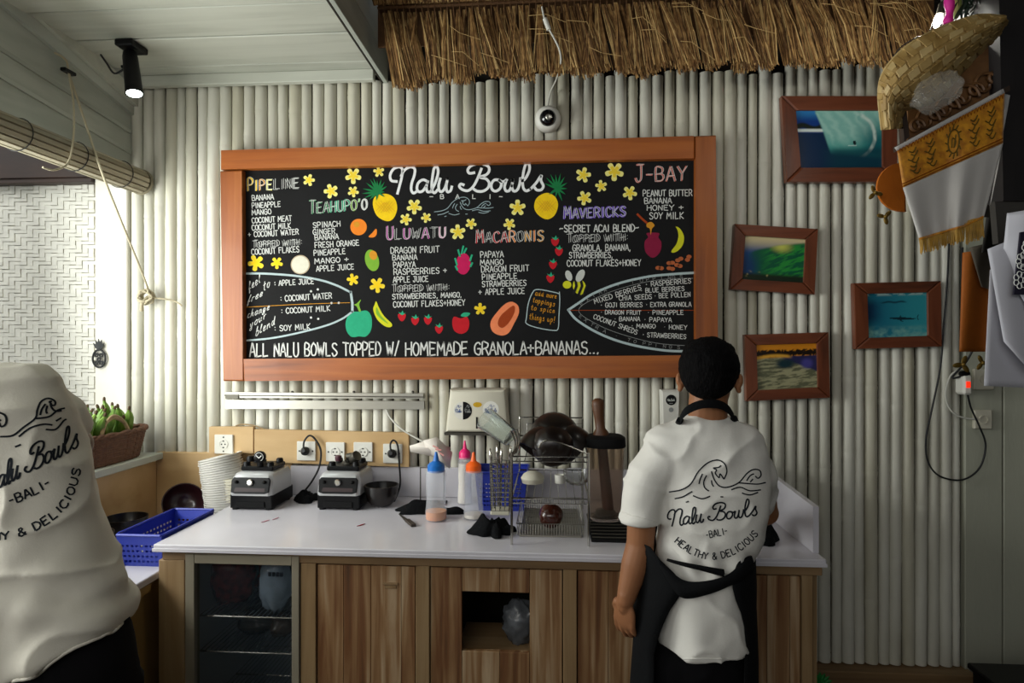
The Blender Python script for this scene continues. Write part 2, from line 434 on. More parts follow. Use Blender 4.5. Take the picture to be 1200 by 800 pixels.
# woven cane wall of the neighbour, seen through the opening: every split a little raised
ww = struct('wall_outside', M().box((-3.6, .045, 0), (-2.10, .06, 2.36), 0), MT['weavedark'])
wv = M(); sx_, sz_ = .030, .0185; X0 = -3.3
for i in range(int((-2.103-X0)/sx_)):
    for j in range(int((2.325-1.03)/sz_)):
        q = (i+j) % 4; x = X0+i*sx_; z = 1.03+j*sz_; g = rnd.uniform(.0008, .0022); dy = rnd.uniform(0, .003)
        if q == 0: wv.box((x-.002, .036-dy, z+g), (min(x+2*sx_+.002, -2.101), .044, z+sz_-g), .0008)
        elif q == 2: wv.box((x+g, .038-dy, z-.001), (x+sx_-g, .045, z+2*sz_+.001), .0008)
wv.ob('woven_splits', MT['weave'], ww, 0, kind='stuff')
struct('trim_5', M().box((-3.5, -.02, 2.325), (-2.1, .03, 2.345), .002).box((-3.5, -.03, 2.345), (-1.96, .035, 2.95), .002), wood('dark_eave_boards', ['#150c07', '#2a1910', '#3a2416'], (.1, 1, 1), 20))
# left stretch of lower counter
sc_ = thing('side_counter', 'low side counter with white top and tan drawer fronts left of the main counter', 'counter', (-1.6, -1.3, 0))
M().box((-1.795, -2.5, .790), (-1.35, -.015, .815), .003).ob('countertop', MT['top'], sc_, 0)
M().box((-1.79, -2.48, .0), (-1.385, -.02, .788), 0).ob('carcass', MT['plyd'], sc_, 0)
M().box((-1.372, -2.5, .762), (-1.352, -.72, .789), .001).ob('edge_strip', MT['plyd'], sc_, 0)
yy = [-.80, -1.16, -1.60, -2.04, -2.48]
for a, b in zip(yy[:-1], yy[1:]):
    for z0, z1 in ((.60, .755), (.10, .592)):
        M().box((-1.384, b+.004, z0), (-1.366, a-.004, z1), .002).ob('drawer_front', MT['plyd'], sc_, 0)

# ---------------------------------------------------------------- main counter
worktop = M().box((CX0, CY, CT-.022), (CX1, -.002, CT), .003).ob('worktop', MT['top'], None, 0)
tag(worktop, 'long white laminate worktop in front of the bamboo wall', 'counter')
M().box((CX0-.001, CY-.004, CT-.0235), (CX1+.001, CY-.0005, CT-.012), .001).ob('edge_band', MT['top'], worktop, 0)
bs = M().box((atY(343, 560, 0).x, -.024, CT+.001), (CX1-.02, -.002, 1.05), .002).ob('back_splash', MT['top'], None, 0)
tag(bs, 'low white upstand running along the wall behind the worktop', 'splashback')
es = M().prism([(CX1-.018, -.66, CT+.001), (CX1-.018, -.66, 1.07), (CX1-.018, -.026, 1.10), (CX1-.018, -.026, CT+.001)], (.018, 0, 0)).ob('end_splash', MT['top'], None, 0)
tag(es, 'white upstand panel closing the right end of the worktop', 'splashback')
FY = -.70
def cx_(u): return atY(u, 650, FY).x
def cz_(v, u=600): return atY(u, v, FY).z
cab = thing('counter_cabinet', 'weathered teak cabinet with plank doors under the white worktop', 'cabinet', ((CX0+CX1)/2, -.4, 0))
M().box((CX0+.02, FY, .862), (CX1-.005, FY+.03, CT-.0235), .002).ob('top_rail', MT['cabrail'], cab, 0)
M().box((CX0+.02, FY, .05), (CX1-.005, FY+.03, .13), .002).ob('bottom_rail', MT['cabrail'], cab, 0)
for a, b in ((185.5, 216), (352, 370), (487, 503), (660, 676), (800, 816), (940, 953)):
    xa = cx_(a); xb = min(cx_(b), CX1-.005)
    M().box((xa, FY+.001, .131), (xb, FY+.03, .861), .002).ob('stile', MT['cabpost'], cab, 0)
M().box((CX1-.03, -.665, .05), (CX1-.008, -.03, .897), 0).ob('end_panel', MT['cabpost'], cab, 0)
M().box((CX0+.02, -.665, .05), (CX0+.04, -.03, .897), 0).ob('end_panel', MT['cabpost'], cab, 0)
M().box((CX0+.045, -.05, .05), (CX1-.035, -.035, .897), 0).ob('back_panel', MT['gap'], cab, 0)
M().box((CX0+.045, -.665, .05), (CX1-.035, -.055, .07), 0).ob('bottom_panel', MT['gap'], cab, 0)
def door(u0, u1, cuts, hole=None, pull=None):
    x0 = cx_(u0)+.003; x1 = cx_(u1)-.003; z0, z1 = .135, .857
    dr = bpy.data.objects.new('cabinet_door', None); COL.objects.link(dr); dr.parent = cab
    dr.location = Vector(((x0+x1)/2, FY+.008, z0))-wl(cab); WL[dr.name] = Vector(((x0+x1)/2, FY+.008, z0))
    xs = [x0]+[x0+(x1-x0)*c for c in cuts]+[x1]
    for a, b in zip(xs[:-1], xs[1:]):
        segs = [(z0, z1)]
        if hole:
            hx0, hx1, hz0, hz1 = hole
            if a < hx1-.001 and b > hx0+.001: segs = [(z0, hz0), (hz1, z1)]
        for s0, s1 in segs:
            M().box((a+.0006, FY+.006, s0), (b-.0006, FY+.026, s1), .0012).ob('plank', MT['cab'], dr, 0)
    if pull:
        c = atY(*pull, FY)
        M().box((c.x-.026, FY+.001, c.z-.002), (c.x+.026, FY+.006, c.z+.006), .002).ob('finger_pull', MT['cabrail'], dr, 0)
        M().box((c.x-.020, FY+.003, c.z-.014), (c.x+.020, FY+.007, c.z-.004), .001).ob('pull_recess', MT['cabpost'], dr, 0)
    return dr
door(370, 487, (.27, .55, .86), None, (457, 685))
hx0, hx1 = cx_(541), cx_(620.5); hz1, hz0 = cz_(695), cz_(765.5)
xa, xb = cx_(503)+.003, cx_(660)-.003
door(503, 660, ((hx0-xa)/(xb-xa), .53, (hx1-xa)/(xb-xa)), (hx0, hx1, hz0, hz1))
door(676, 800, (.3, .62), None)
door(816, 940, (.35, .68, .9), None)
sb = M().ellipsoid((cx_(608), -.60, hz0+.045), (.055, .05, .07), 20, 14,
     fn=lambda p, q: q*(1+.22*noise.noise(p*2.5)+.08*noise.noise(p*7))).box((hx0-.02, -.655, hz0-.035), (hx1+.02, -.5, hz0-.015), .002)
sb = M().ellipsoid((cx_(607), -.59, hz0+.055), (.06, .05, .075), 22, 16, fn=lambda p, q: q*(1+.25*noise.noise(p*2.5)+.1*noise.noise(p*8))).ob('plastic_bag', mat('grey_bag_film', '#6c6f74', .2, var=.5, vscale=20), None, 60)
tag(sb, 'crumpled grey plastic bag inside the square opening of the cabinet door', 'bag')
M().box((hx0-.02, -.66, hz0-.03), (hx1+.02, -.45, hz0-.012), .002).ob('inner_shelf', MT['cabrail'], cab, 0)

# fridge behind the left bay
fr = thing('display_fridge', 'small glass-door fridge built into the left end of the counter', 'fridge', (cx_(285), -.45, .10))
fx0, fx1 = cx_(217)+.002, cx_(352)-.003; fz0, fz1 = .14, cz_(653)-.012
gi = .032
fm = mat('fridge_frame_grey_beige', '#8d8574', .45, var=.1)
fd = bpy.data.objects.new('glass_door', None); COL.objects.link(fd); fd.parent = fr
fdl = Vector(((fx0+fx1)/2, FY, fz0)); fd.location = fdl-wl(fr); WL[fd.name] = fdl
for lo, hi in (((fx0, FY-.004, fz0), (fx0+gi, FY+.03, fz1)), ((fx1-gi*.8, FY-.004, fz0), (fx1, FY+.03, fz1)),
               ((fx0+gi, FY-.004, fz1-gi), (fx1-gi*.8, FY+.03, fz1)), ((fx0+gi, FY-.004, fz0), (fx1-gi*.8, FY+.03, fz0+gi))):
    M().box(lo, hi, .002).ob('door_frame', fm, fd, 0)
M().box((fx0+gi, FY+.012, fz0+gi), (fx1-gi*.8, FY+.018, fz1-gi), 0).ob('glass_pane', mat('fridge_glass', '#2a3238', .04, alpha=.22, spec=.6), fd, 0)
lin = mat('fridge_liner', '#a4abae', .5)
for lo, hi in (((fx0+.004, FY+.034, fz0), (fx0+.016, -.14, fz1)), ((fx1-.016, FY+.034, fz0), (fx1-.004, -.14, fz1)),
               ((fx0+.018, -.15, fz0), (fx1-.018, -.14, fz1)), ((fx0+.018, FY+.034, fz1-.012), (fx1-.018, -.152, fz1)), ((fx0+.018, FY+.034, fz0), (fx1-.018, -.152, fz0+.012))):
    M().box(lo, hi, 0).ob('liner_panel', lin, fr, 0)
for zs_ in (cz_(743)+.01, cz_(787)+.01, cz_(787)-.2):
    m = M(); nb = 22
    for i in range(nb):
        x = fx0+.022+(fx1-fx0-.044)*i/(nb-1); m.tube([(x, -.645, zs_), (x, -.18, zs_)], .0016, 5)
    for y in (-.648, -.40, -.18): m.tube([(fx0+.018, y, zs_-.003), (fx1-.018, y, zs_-.003)], .003, 6)
    m.ob('wire_shelf', MT['chrome'], fr, 40)
def bag(c, r, mt, label, seed, cat='bag', name='frozen_fruit_bag'):
    o_ = Vector((seed*3.1, 0, 0))
    m = M().ellipsoid(c, r, 22, 16, fn=lambda p, q: q*(1+.20*noise.noise(p*2+o_)+.10*noise.noise(p*6+o_)+.04*noise.noise(p*14+o_)))
    return tag(m.ob(name, mt, None, 60), label, cat)
zs_ = cz_(743)+.013
berry = mat('frozen_berries_in_film', '#8c3236', .25, var=.6, vscale=50, col2='#4c1a22', bump=.6, bscale=60, coat=.6)
film = mat('pale_bag_film', '#a9bccf', .2, var=.3, vscale=20, coat=.5)
bag((atY(272, 700, -.52).x, -.52, zs_+.088), (.085, .08, .105), berry, 'bag of dark red frozen berries at the left on the upper fridge shelf', 1)
bag((atY(303, 700, -.40).x, -.40, zs_+.105), (.06, .06, .115), berry, 'bag of dark red frozen fruit standing at the back of the upper fridge shelf', 2)
bg1 = bag((atY(323, 700, -.57).x, -.57, zs_+.090), (.055, .05, .108), film, 'pale blue plastic bag with purple top at the right of the upper fridge shelf', 3)
M().lathe([(.034, 0), (.036, .014), (.02, .03)], (atY(323, 700, -.57).x, -.57, zs_+.175), (0, 0, 1), 16, sy=.6).ob('bag_neck', mat('purple_bag_print', '#8a3f74', .3), bg1)
m = M()
for k, dx in enumerate((-.026, -.012, .002, .016)):
    m.box((atY(323, 700, -.62).x+dx, -.623, zs_+.125), (atY(323, 700, -.62).x+dx+.010, -.619, zs_+.139), .001)
m.ob('bag_lettering', mat('dark_print', '#181a2c', .5), bg1, 0)
bag((atY(303, 770, -.5).x, -.50, cz_(787)+.055), (.07, .07, .045), mat('dark_film_bag', '#3a342c', .25, var=.5), 'dark bag lying on the lower fridge shelf', 4)
bag((atY(332, 770, -.52).x, -.52, cz_(787)+.05), (.045, .06, .04), mat('dark_film_bag2', '#4b3c2e', .25, var=.5), 'brown bag at the right of the lower fridge shelf', 5)

# ---------------------------------------------------------------- thatch fringe
tf = thing('thatch_fringe', 'brown dried-grass thatch fringe hanging over the bamboo wall', 'thatch', (.3, -.28, 2.6))
tx0, tx1 = atY(447, 60, -.28).x, atY(1082, 60, -.28).x
layers = [M(), M(), M()]
nb = 84
for b in range(nb):
    x = tx0+(tx1-tx0)*(b+.5)/nb; wb_ = (tx1-tx0)/nb
    slant = .035+.045*rnd.random() if rnd.random() < .75 else rnd.uniform(-.02, .03)
    y0 = -.28+rnd.uniform(-.012, .012); hb = rnd.uniform(-.012, .012)
    bx = (b/nb)
    ztop = 2.905; zbot = 2.615+.03*bx-.012*math.sin(b*.7)+hb
    if bx < .05: zbot -= .01
    for k in range(58):
        L_ = layers[rnd.choices([0, 1, 2], [5, 2.2, 2.8])[0]]
        fx = rnd.random()-.5
        p0 = Vector((x+fx*wb_*.55, y0-.008*rnd.random(), ztop)); e = rnd.gauss(0, .012)
        p2 = Vector((x+fx*wb_*1.0+slant+e, y0-.035-.03*rnd.random(), zbot+rnd.uniform(-.012, .02)))
        p1 = p0.lerp(p2, .5)+Vector((rnd.uniform(-.006, .006), -.022*rnd.random(), 0))
        L_.ribbon([p0, p1, p2], rnd.uniform(.0022, .0042), (rnd.uniform(-.5, .5), -1, 0))
for k in range(26):                            # stray stalks
    x = rnd.uniform(tx0+.1, tx1-.1); z = rnd.uniform(2.7, 2.88)
    layers[1].ribbon([(x, -.345, z), (x+rnd.uniform(.03, .09), -.36, z-rnd.uniform(.0, .04)), (x+rnd.uniform(.09, .16), -.35, z-rnd.uniform(.02, .08))], .0022, (0, -1, 0))
for b in range(170):                           # upper course, lying back over the roof
    x = tx0-.02+(tx1-tx0+.1)*(b+.5)/170
    for k in range(16):
        L_ = layers[rnd.choices([0, 1, 2], [5, 1.5, 3])[0]]
        xx = x+rnd.uniform(-.01, .01); e = rnd.uniform(-.01, .03)
        L_.ribbon([(xx, -.30-.012*rnd.random(), 2.925), (xx+e*.3, -.345-.02*rnd.random(), 2.95+.01*rnd.random()), (xx+e, -.44, 3.08)], .005, (0, -1, -.4))
for L_, mt_ in zip(layers, ('thatch', 'thatch2', 'thatchd')): L_.ob('grass_blades', MT[mt_], tf, 0, kind='stuff', fix=False)
m = M()
m.tube(smoothpath([(tx0-.01, -.30, 2.915), (tx0+.7, -.318, 2.910), (tx0+1.5, -.318, 2.916), (tx1, -.31, 2.912)], 10), .006, 8).ob('batten', MT['thatchd'], tf)
m = M()
for b in range(nb):
    x = tx0+(tx1-tx0)*b/nb; m.tube([(x, -.30, 2.87), (x, -.325, 2.895), (x, -.322, 2.922)], .0016, 5)
m.ob('stitching', MT['thatchd'], tf, 0, kind='stuff')
M().box((tx0-.02, -.26, 2.62+.16), (tx1+.05, -.25, 3.1), 0).ob('backing_mat', MT['thatchd'], tf, 0)
# ================================================================ HAND LETTERING
def G(s):                                    # "x,y x,y|x,y" -> list of strokes
    return [[tuple(float(q) for q in p.split(',')) for p in st.split()] for st in s.split('|')]
GL = {
'A': '0,0 1.8,6 2.2,6 4,0|.8,2 3.3,2.2', 'B': '.3,0 .3,6 2.6,6 3.4,5.2 3.2,3.8 2.2,3.2 .4,3.1|2.2,3.2 3.6,2.6 3.8,1.2 2.8,.1 .3,0',
'C': '3.7,5 2.8,6 1.2,5.8 .2,4.2 .2,1.8 1.2,.2 2.8,0 3.8,1', 'D': '.3,0 .3,6 2.2,5.8 3.7,4.2 3.7,2 2.4,.3 .3,0',
'E': '3.5,6 .3,6 .3,0 3.6,0|.3,3.1 2.9,3.2', 'F': '3.5,6 .3,6 .3,0|.3,3.1 2.9,3.2', 'G': '3.7,5.1 2.6,6 1.1,5.7 .2,4 .3,1.6 1.4,.1 3,.1 3.8,1.2 3.8,2.8 2.2,2.8',
'H': '.3,0 .3,6|3.8,0 3.8,6|.3,3 3.8,3.2', 'I': '1,0 1,6', 'J': '1,6 3.8,6|2.8,6 2.8,1.4 2,.1 .9,.1 .2,1.2', 'K': '.3,0 .3,6|3.6,6 .4,2.8 3.8,0',
'L': '.4,6 .3,0 3.4,0', 'M': '.1,0 .5,6 2.3,2 4.1,6 4.6,0', 'N': '.3,0 .4,6 3.6,0 3.7,6', 'O': '2,6 .7,5.2 .1,3 .7,.8 2,0 3.3,.8 3.9,3 3.3,5.2 2,6',
'P': '.3,0 .3,6 2.6,6 3.6,5.1 3.5,3.7 2.4,2.9 .4,2.8', 'Q': '2,6 .7,5.2 .1,3 .7,.8 2,0 3.3,.8 3.9,3 3.3,5.2 2,6|2.5,1.5 4,-.4',
'R': '.3,0 .3,6 2.6,6 3.6,5.1 3.4,3.7 2.3,3 .4,2.9|2,3 3.9,0', 'S': '3.6,5.1 2.5,6 1,5.8 .4,4.7 1,3.5 2.9,2.7 3.6,1.5 2.9,.2 1.3,0 .2,.9',
'T': '0,6 4,6|2,6 2,0', 'U': '.3,6 .3,1.7 1.2,.1 2.8,.1 3.7,1.7 3.7,6', 'V': '0,6 2,0 4,6', 'W': '0,6 1.2,0 2.5,4.4 3.7,0 5,6', 'X': '0,0 3.8,6|.2,6 3.9,0',
'Y': '0,6 2,3 4,6|2,3 1.8,0', 'Z': '.2,6 3.8,6 .2,0 3.8,0', '&': '3.9,0 1,4.4 1.2,5.7 2.2,6 2.8,5 2.2,4 .5,2.4 .3,.9 1.5,0 2.8,.6 3.9,2.6',
'+': '0,3 3.6,3|1.8,4.8 1.8,1.2', '-': '.2,3 2.6,3', '~': '0,2.8 1,3.4 2.2,2.9 3.4,3.4', ',': '.8,.6 .4,-1', '.': '.5,.1 .9,.3', ':': '.6,4 .7,4.4|.6,1.2 .7,1.6', '!': '.7,6 .6,1.8|.6,.1 .65,.4',
"'": '.8,6.2 .5,4.6', '/': '0,-.4 3,6.4', '(': '', '*': '.7,2.8 1.1,3.2 .7,3.2', '"': '.4,6 .4,5|1,6 1,5',
'a': '3,3.4 1.6,3.8 .4,2.4 .6,.5 1.8,.2 2.9,2.4 3,3.6 2.9,.8 3.8,.3', 'b': '.3,1.6 1.4,5.8 .9,6.2 .5,3 .5,.4 1.8,.1 2.8,1.6 2.4,3.2 1,3', 'c': '2.6,3.2 1.4,3.7 .4,2 1,.3 2.8,.8',
'd': '2.7,3 1.4,3.6 .4,2 1,.3 2.2,.8 2.9,6 2.8,.8 3.5,.4', 'e': '.4,1.8 2.2,2.4 2.2,3.5 1.1,3.6 .4,1.8 1,.3 2.8,1', 'f': '.4,1 1.6,4.6 2,6.2 1.3,6 1.1,2 .8,-2 1.6,-1 1.2,.8 2.6,1.2',
'g': '2.6,3.2 1.2,3.6 .4,2 1.2,.5 2.6,2.6 2.4,-1.4 1.2,-2.2 .6,-1.2 3,1', 'h': '.4,0 .9,5.8 .6,5.8 .6,1 1.4,3.2 2.4,3 2.5,.6 3.3,.4', 'i': '.6,3.4 .5,.6 1.4,.4|.7,4.9 .8,5.1', 'l': '.3,1.6 1.5,5.6 1,6.2 .6,3 .8,.4 1.8,.7',
'm': '.3,3.4 .4,.1|.4,2.2 1.4,3.6 1.9,2.6 1.9,.2|1.9,2.2 3,3.6 3.6,2.6 3.6,.3 4.2,.4', 'n': '.3,3.4 .4,.1|.4,2.2 1.8,3.6 2.5,2.6 2.5,.3 3.2,.5', 'o': '1.6,3.6 .4,2.6 .6,.6 1.8,.2 2.8,1.6 2.4,3.2 1.5,3.6 3.2,3',
'p': '.5,3.5 .2,-2.2|.5,2.6 1.8,3.7 2.8,2.4 2.2,.5 .6,.4', 'r': '.4,3.4 .5,.2|.5,2 1.4,3.5 2.4,3.3', 's': '2.4,3 1.4,3.6 .6,2.8 2,1.6 1.8,.4 .3,.4', 't': '1.4,5.6 1.1,.8 2.2,.3|.2,3.7 2.4,3.9',
'u': '.4,3.4 .4,1 1.4,.2 2.6,2 2.7,3.4 2.7,.8 3.4,.4', 'v': '.2,3.4 1.3,.2 2.5,3.5 3,3.3', 'y': '.4,3.4 .7,1.2 2,1.4 2.7,3.4 2.2,-1.4 1.2,-2.2 .6,-1 2.8,.8', 'w': '.2,3.4 .8,.3 1.8,2.8 2.6,.3 3.6,3.4',
}
GW = {'I': 2, 'M': 4.9, 'W': 5.2, ' ': 2.6, '.': 1.6, ',': 1.6, ':': 1.6, '!': 1.6, "'": 1.5, '-': 2.9, 'i': 1.7, 'l': 2.2, 'm': 4.4, '*': 2.2, 't': 2.7, 'e': 3.1, 'r': 2.8, 's': 2.9, 'f': 2.8, 'c': 3, 'o': 3.3, 'b': 3.2, 'n': 3.4, '"': 2, 'J': 4.0}
LR = random.Random(3)
def textw(t, gap=.9): return sum(GW.get(c, 4)+gap for c in t)-gap
def letters(t, gap=.9, jit=.25):
    """-> list of (x0, width, strokes) in glyph units"""
    out = []; x = 0
    for c in t:
        g = GL.get(c, '')
        j = lambda: LR.uniform(-jit, jit)
        if g: out.append((c, x, [[(px+x+j()*.5, py+j()*.8) for px, py in st] for st in G(g)]))
        x += GW.get(c, 4)+gap
    return out
class Face:
    """a surface that pixel positions of the photograph are projected onto"""
    def __init__(s, fn, nrm): s.fn = fn; s.n = nrm
def write(m, fn, nrm, t, p0, p1, h, wd, off=0, slant=0, gap=.9, jit=.25, arc=0, curve=False, sub=1):
    """write t from p0 to p1 (baseline ends, photograph pixels), cap height h px; strokes wd metres wide"""
    W_ = textw(t, gap); p0 = Vector(p0); p1 = Vector(p1); d = (p1-p0); L_ = d.length; e = d.normalized(); up = Vector((e.y, -e.x))
    for c, x0, sts in letters(t, gap, jit):
        for st in sts:
            P = []
            st2 = st
            if c.islower() or curve or c in 'BCDGJOPRSU&':
                st2 = [tuple(q) for q in smoothpath([Vector(q) for q in st], 3)] if len(st) > 2 else st
            for x, y in st2:
                s = (x+slant*y)/W_; q = p0+e*(s*L_)+up*(y/6*h+arc*4*s*(1-s))
                if sub != 1 : pass
                P.append(fn(q.x, q.y))
            run = [P[0]]
            for i in range(1, len(P)):         # break the stroke at sharp corners so that both legs keep their width
                run.append(P[i])
                if i < len(P)-1:
                    a_ = P[i]-P[i-1]; b_ = P[i+1]-P[i]
                    if a_.length > 1e-7 and b_.length > 1e-7 and a_.angle(b_) > 1.0:
                        m.ribbon(run, wd, nrm, off); run = [P[i]]
            m.ribbon(run, wd, nrm, off)

# ================================================================ THE CHALKBOARD
BY = -.052                                   # board face
def bp(u, v): return atY(u, v, BY)
NY = (0, -1, 0)
bo = thing('menu_chalkboard', 'large black chalkboard menu in an orange-brown wooden frame', 'menu board', atY(550, 445, -.03))
M().prism([atY(280, 194, -.012), atY(815, 184, -.012), atY(816, 419, -.012), atY(283, 424, -.012)], (0, BY+.012, 0)).ob('chalk_panel', MT['board'], bo, 0)
def rail(name, q, mt, y=-.030):
    a = [atY(u_, v_, -.085) for u_, v_ in q]
    c = sum(a, Vector())/4; f_ = [c+(p-c)*1 for p in a]
    inner = [p+(c-p).normalized()*.006 for p in f_]
    # front face slightly inset from the sides: a chamfered plank
    back = [Vector((p.x, -.008, p.z)) for p in f_]; mid = [Vector((p.x, -.079, p.z)) for p in f_]; fr_ = [Vector((p.x, -.085, p.z)) for p in inner]
    M().rings([back, mid, fr_]).ob(name, mt, bo, 0)
rail('frame_rail', [(258, 176), (814.5, 159), (814.5, 185.3), (258, 198.3)], MT['frame'])
rail('frame_rail', [(284, 420.5), (814.5, 416), (814.5, 442), (285, 446.5)], MT['frame'])
rail('frame_stile', [(258, 200), (283.4, 199), (284.6, 446.5), (261.5, 446.5)], MT['framev'])
rail('frame_stile', [(815, 159), (839, 158), (842, 441), (815, 442)], MT['framev'])
# --- painted things: flat coloured shapes on the board
def blob(m, pts, off, k=5, close=True):
    pts = smoothpath([Vector(p) for p in pts], k, True) if k > 1 else pts
    m.poly([bp(p[0], p[1])+Vector((0, -off, 0)) for p in pts])
def painted(name, layers, **kw):
    """layers: (material, [list of polygons in px])"""
    first = None
    for i, (mt_, polys) in enumerate(layers):
        m = M()
        for pl_ in polys: blob(m, pl_, .0008+.0004*i)
        o = m.ob(name if i == 0 else 'colour_patch', mt_, bo if first is None else first, 0, fix=False)
        if first is None: first = o
    return first
cy1 = paint('chalk_pale_yellow', '#f2ea8c'); cy2 = paint('chalk_yellow', '#f0d23c'); cy3 = paint('chalk_bright_yellow', '#f7cf1e')
cgr = paint('chalk_green', '#1f7a45'); cteal = paint('chalk_teal', '#2fa77d'); cor = paint('chalk_orange', '#f0862a'); cred = paint('chalk_red', '#c2202a')
cpk = paint('chalk_magenta', '#c81f5a'); cpap = paint('chalk_papaya', '#f28a5c'); cbr = paint('chalk_brown', '#a3421c'); clg = paint('chalk_leaf_green', '#7fb03a')
cpl = paint('chalk_plum', '#8a1f3f'); cgold = paint('chalk_gold', '#d8952c'); cpeanut = paint('chalk_peanut', '#b8643c'); cyg = paint('chalk_lime', '#d4d32a')
def flower(u, v, r, a0=0, deep=False):
    pts = []
    for k in range(5):
        a = a0+k*2*PI/5
        for da, rr in ((-.36, .82), (-.16, 1.0), (.16, 1.0), (.36, .82), (PI/5, .46)):
            pts.append((u+r*rr*math.cos(a+da), v+r*rr*math.sin(a+da)))
    inn = [(u+(p[0]-u)*.62, v+(p[1]-v)*.62) for p in pts]
    painted('flower_drawing', [(cy1 if not deep else cy2, [pts]), (cy2 if not deep else cy3, [inn])])
for f_ in [(362, 211, 7), (388, 224, 8.5, .6), (414, 206, 9.5, .3), (414, 224.5, 6.5, .2), (444, 201, 6.5, .8), (485.5, 242, 9, .3), (475.5, 257, 7, .1), (499.5, 255, 6, .5),
           (536.5, 272, 9, .9), (552, 262, 6.5, .2), (606.5, 243.5, 9.5, .95), (597, 262.5, 7, .4), (683.5, 205, 9, 1.2), (720, 201, 11, .35), (704.5, 218, 7, .8), (685, 232, 8.5, .5), (738, 226, 8.5, .2)]:
    flower(*f_)
for f_ in [(300, 308, 9.5, .5), (324.5, 308, 7, .3), (413.5, 327.5, 7, .7), (442, 334, 9, .2), (562.8, 362, 7, .9)]: flower(*f_, deep=True)
def starleaf(c, tips, wd):
    polys = []
    for t in tips:
        d = Vector(t)-Vector(c); n_ = Vector((-d.y, d.x)).normalized()*wd
        polys.append([tuple(Vector(c)+n_), tuple(Vector(c)+d*.6+n_*.7), t, tuple(Vector(c)+d*.6-n_*.7), tuple(Vector(c)-n_)])
    return polys
def pineapple(body, top, tips):
    o = painted('pineapple_drawing', [(cy3, [body])])
    m = M()
    for i_, pl_ in enumerate(starleaf(top, tips, 1.5)): m.poly([bp(*p)+Vector((0, -.0016-.00006*i_, 0)) for p in pl_])
    m.ob('crown_leaves', cgr, o, 0, fix=False)
    cx = sum(p[0] for p in body)/len(body); cy = sum(p[1] for p in body)/len(body); m = M()
    for k in range(-2, 3):
        m.ribbon([bp(cx+k*3.2-5, cy-7+abs(k)), bp(cx+k*3.2+5, cy+7-abs(k))], .0012, NY, .0022)
        m.ribbon([bp(cx+k*3.2+5, cy-7+abs(k)), bp(cx+k*3.2-5, cy+7-abs(k))], .0012, NY, .0022)
    m.ob('scale_lines', cgold, o, 0, fix=False)
pineapple([(452, 227), (462, 232), (465.5, 244), (461, 256), (453, 259), (442, 253), (437, 240), (440, 230)], (443, 225),
          [(425, 221), (429, 214), (434, 210), (437.5, 208), (442, 211), (447, 210), (451, 213), (454, 218), (451, 225), (427, 232), (433, 234), (441, 235), (424, 227), (451, 231)])
pineapple([(640, 226), (650, 230), (654, 240), (650, 252), (641, 257), (631, 252), (626, 243), (629, 232)], (653, 221),
          [(640, 208), (645, 204), (651, 204), (657, 203), (662, 207), (665, 214), (665, 221), (663, 228), (659, 236), (651, 232), (643, 228), (638, 215), (645, 228)])
def disc(u, v, a, b=None, n=14, rot=0): 
    b = b or a; return [(u+a*math.cos(2*PI*k/n)*math.cos(rot)-b*math.sin(2*PI*k/n)*math.sin(rot), v+a*math.cos(2*PI*k/n)*math.sin(rot)+b*math.sin(2*PI*k/n)*math.cos(rot)) for k in range(n)]
painted('orange_drawing', [(cor, [disc(420.3, 266, 9.6)]), (cgold, [disc(418, 263, 3.4)])])
painted('orange_slice_drawing', [(cor, [[(441, 268), (441.5, 274), (438, 278), (432, 277.5), (436, 273)]])])
painted('coconut_half_drawing', [(paint('chalk_cream_rim', '#b9a78c'), [disc(352, 310, 11.2)]), (paint('chalk_cream', '#ddd9c6'), [disc(352, 310, 10)])])
painted('mango_drawing', [(clg, [disc(436, 305, 8, 12.8, rot=-.25)]), (cgold, [disc(437.5, 299, 4.5, 5.5, rot=-.3)])])
painted('guava_drawing', [(cteal, [[(420, 365), (430, 364), (435.5, 372), (435, 386), (429, 394), (421, 394), (412, 394.5), (406, 387), (405.5, 376), (411, 366)]])])
painted('stalk_drawing', [(clg, [[(421, 365), (418, 359), (415, 357), (418, 355.5), (423, 351), (421, 357), (423, 364)]])])
painted('banana_drawing', [(cyg, [[(441, 353), (444, 360), (450, 370), (459, 379), (458, 383), (451, 382), (442, 374), (437.5, 363), (439, 357)]]), (clg, [[(441.5, 360), (446, 369), (455, 379), (447, 374), (441, 367)]])])
painted('banana_drawing', [(cyg, [[(792, 265.5), (797, 268), (801.5, 277), (800, 287), (794, 294), (788, 296), (787, 293.5), (792.5, 286), (795, 277), (794, 270)]])])
painted('dragon_fruit_drawing', [(cpk, [disc(543, 309, 8.5, 12.5, rot=.05)])])
m = M()
for a, b in (((541, 297), (543, 288.5)), ((544, 296), (546.5, 291)), ((539, 300), (537, 293)), ((551, 305), (553, 299)), ((535.5, 310), (533.5, 303)), ((551.5, 312), (553.5, 308)), ((536, 316), (534, 312))): m.ribbon([bp(*a), bp(*b)], .008, NY, .0014)
m.ob('leaf_tip_drawing', cteal, bo, 0, fix=False)
def berry_(u, v, r=4.5, a=0):
    painted('strawberry_drawing', [(cred, [[(u-r, v-r*.6), (u, v-r*.9), (u+r, v-r*.6), (u+r*.8, v+r*.5), (u, v+r*1.2), (u-r*.8, v+r*.5)]]),
                                   (cteal, [[(u-r*.9, v-r*1.2), (u-r*.2, v-r*1.0), (u+r*.2, v-r*1.6), (u+r*.5, v-r*.9), (u+r, v-r*1.1), (u+.3, v-r*.4)]])])
for q in ((471, 371), (486.5, 375.5), (501.5, 375), (514.5, 385.5), (650.5, 283), (655, 294.5), (648, 310), (645, 326)): berry_(*q)
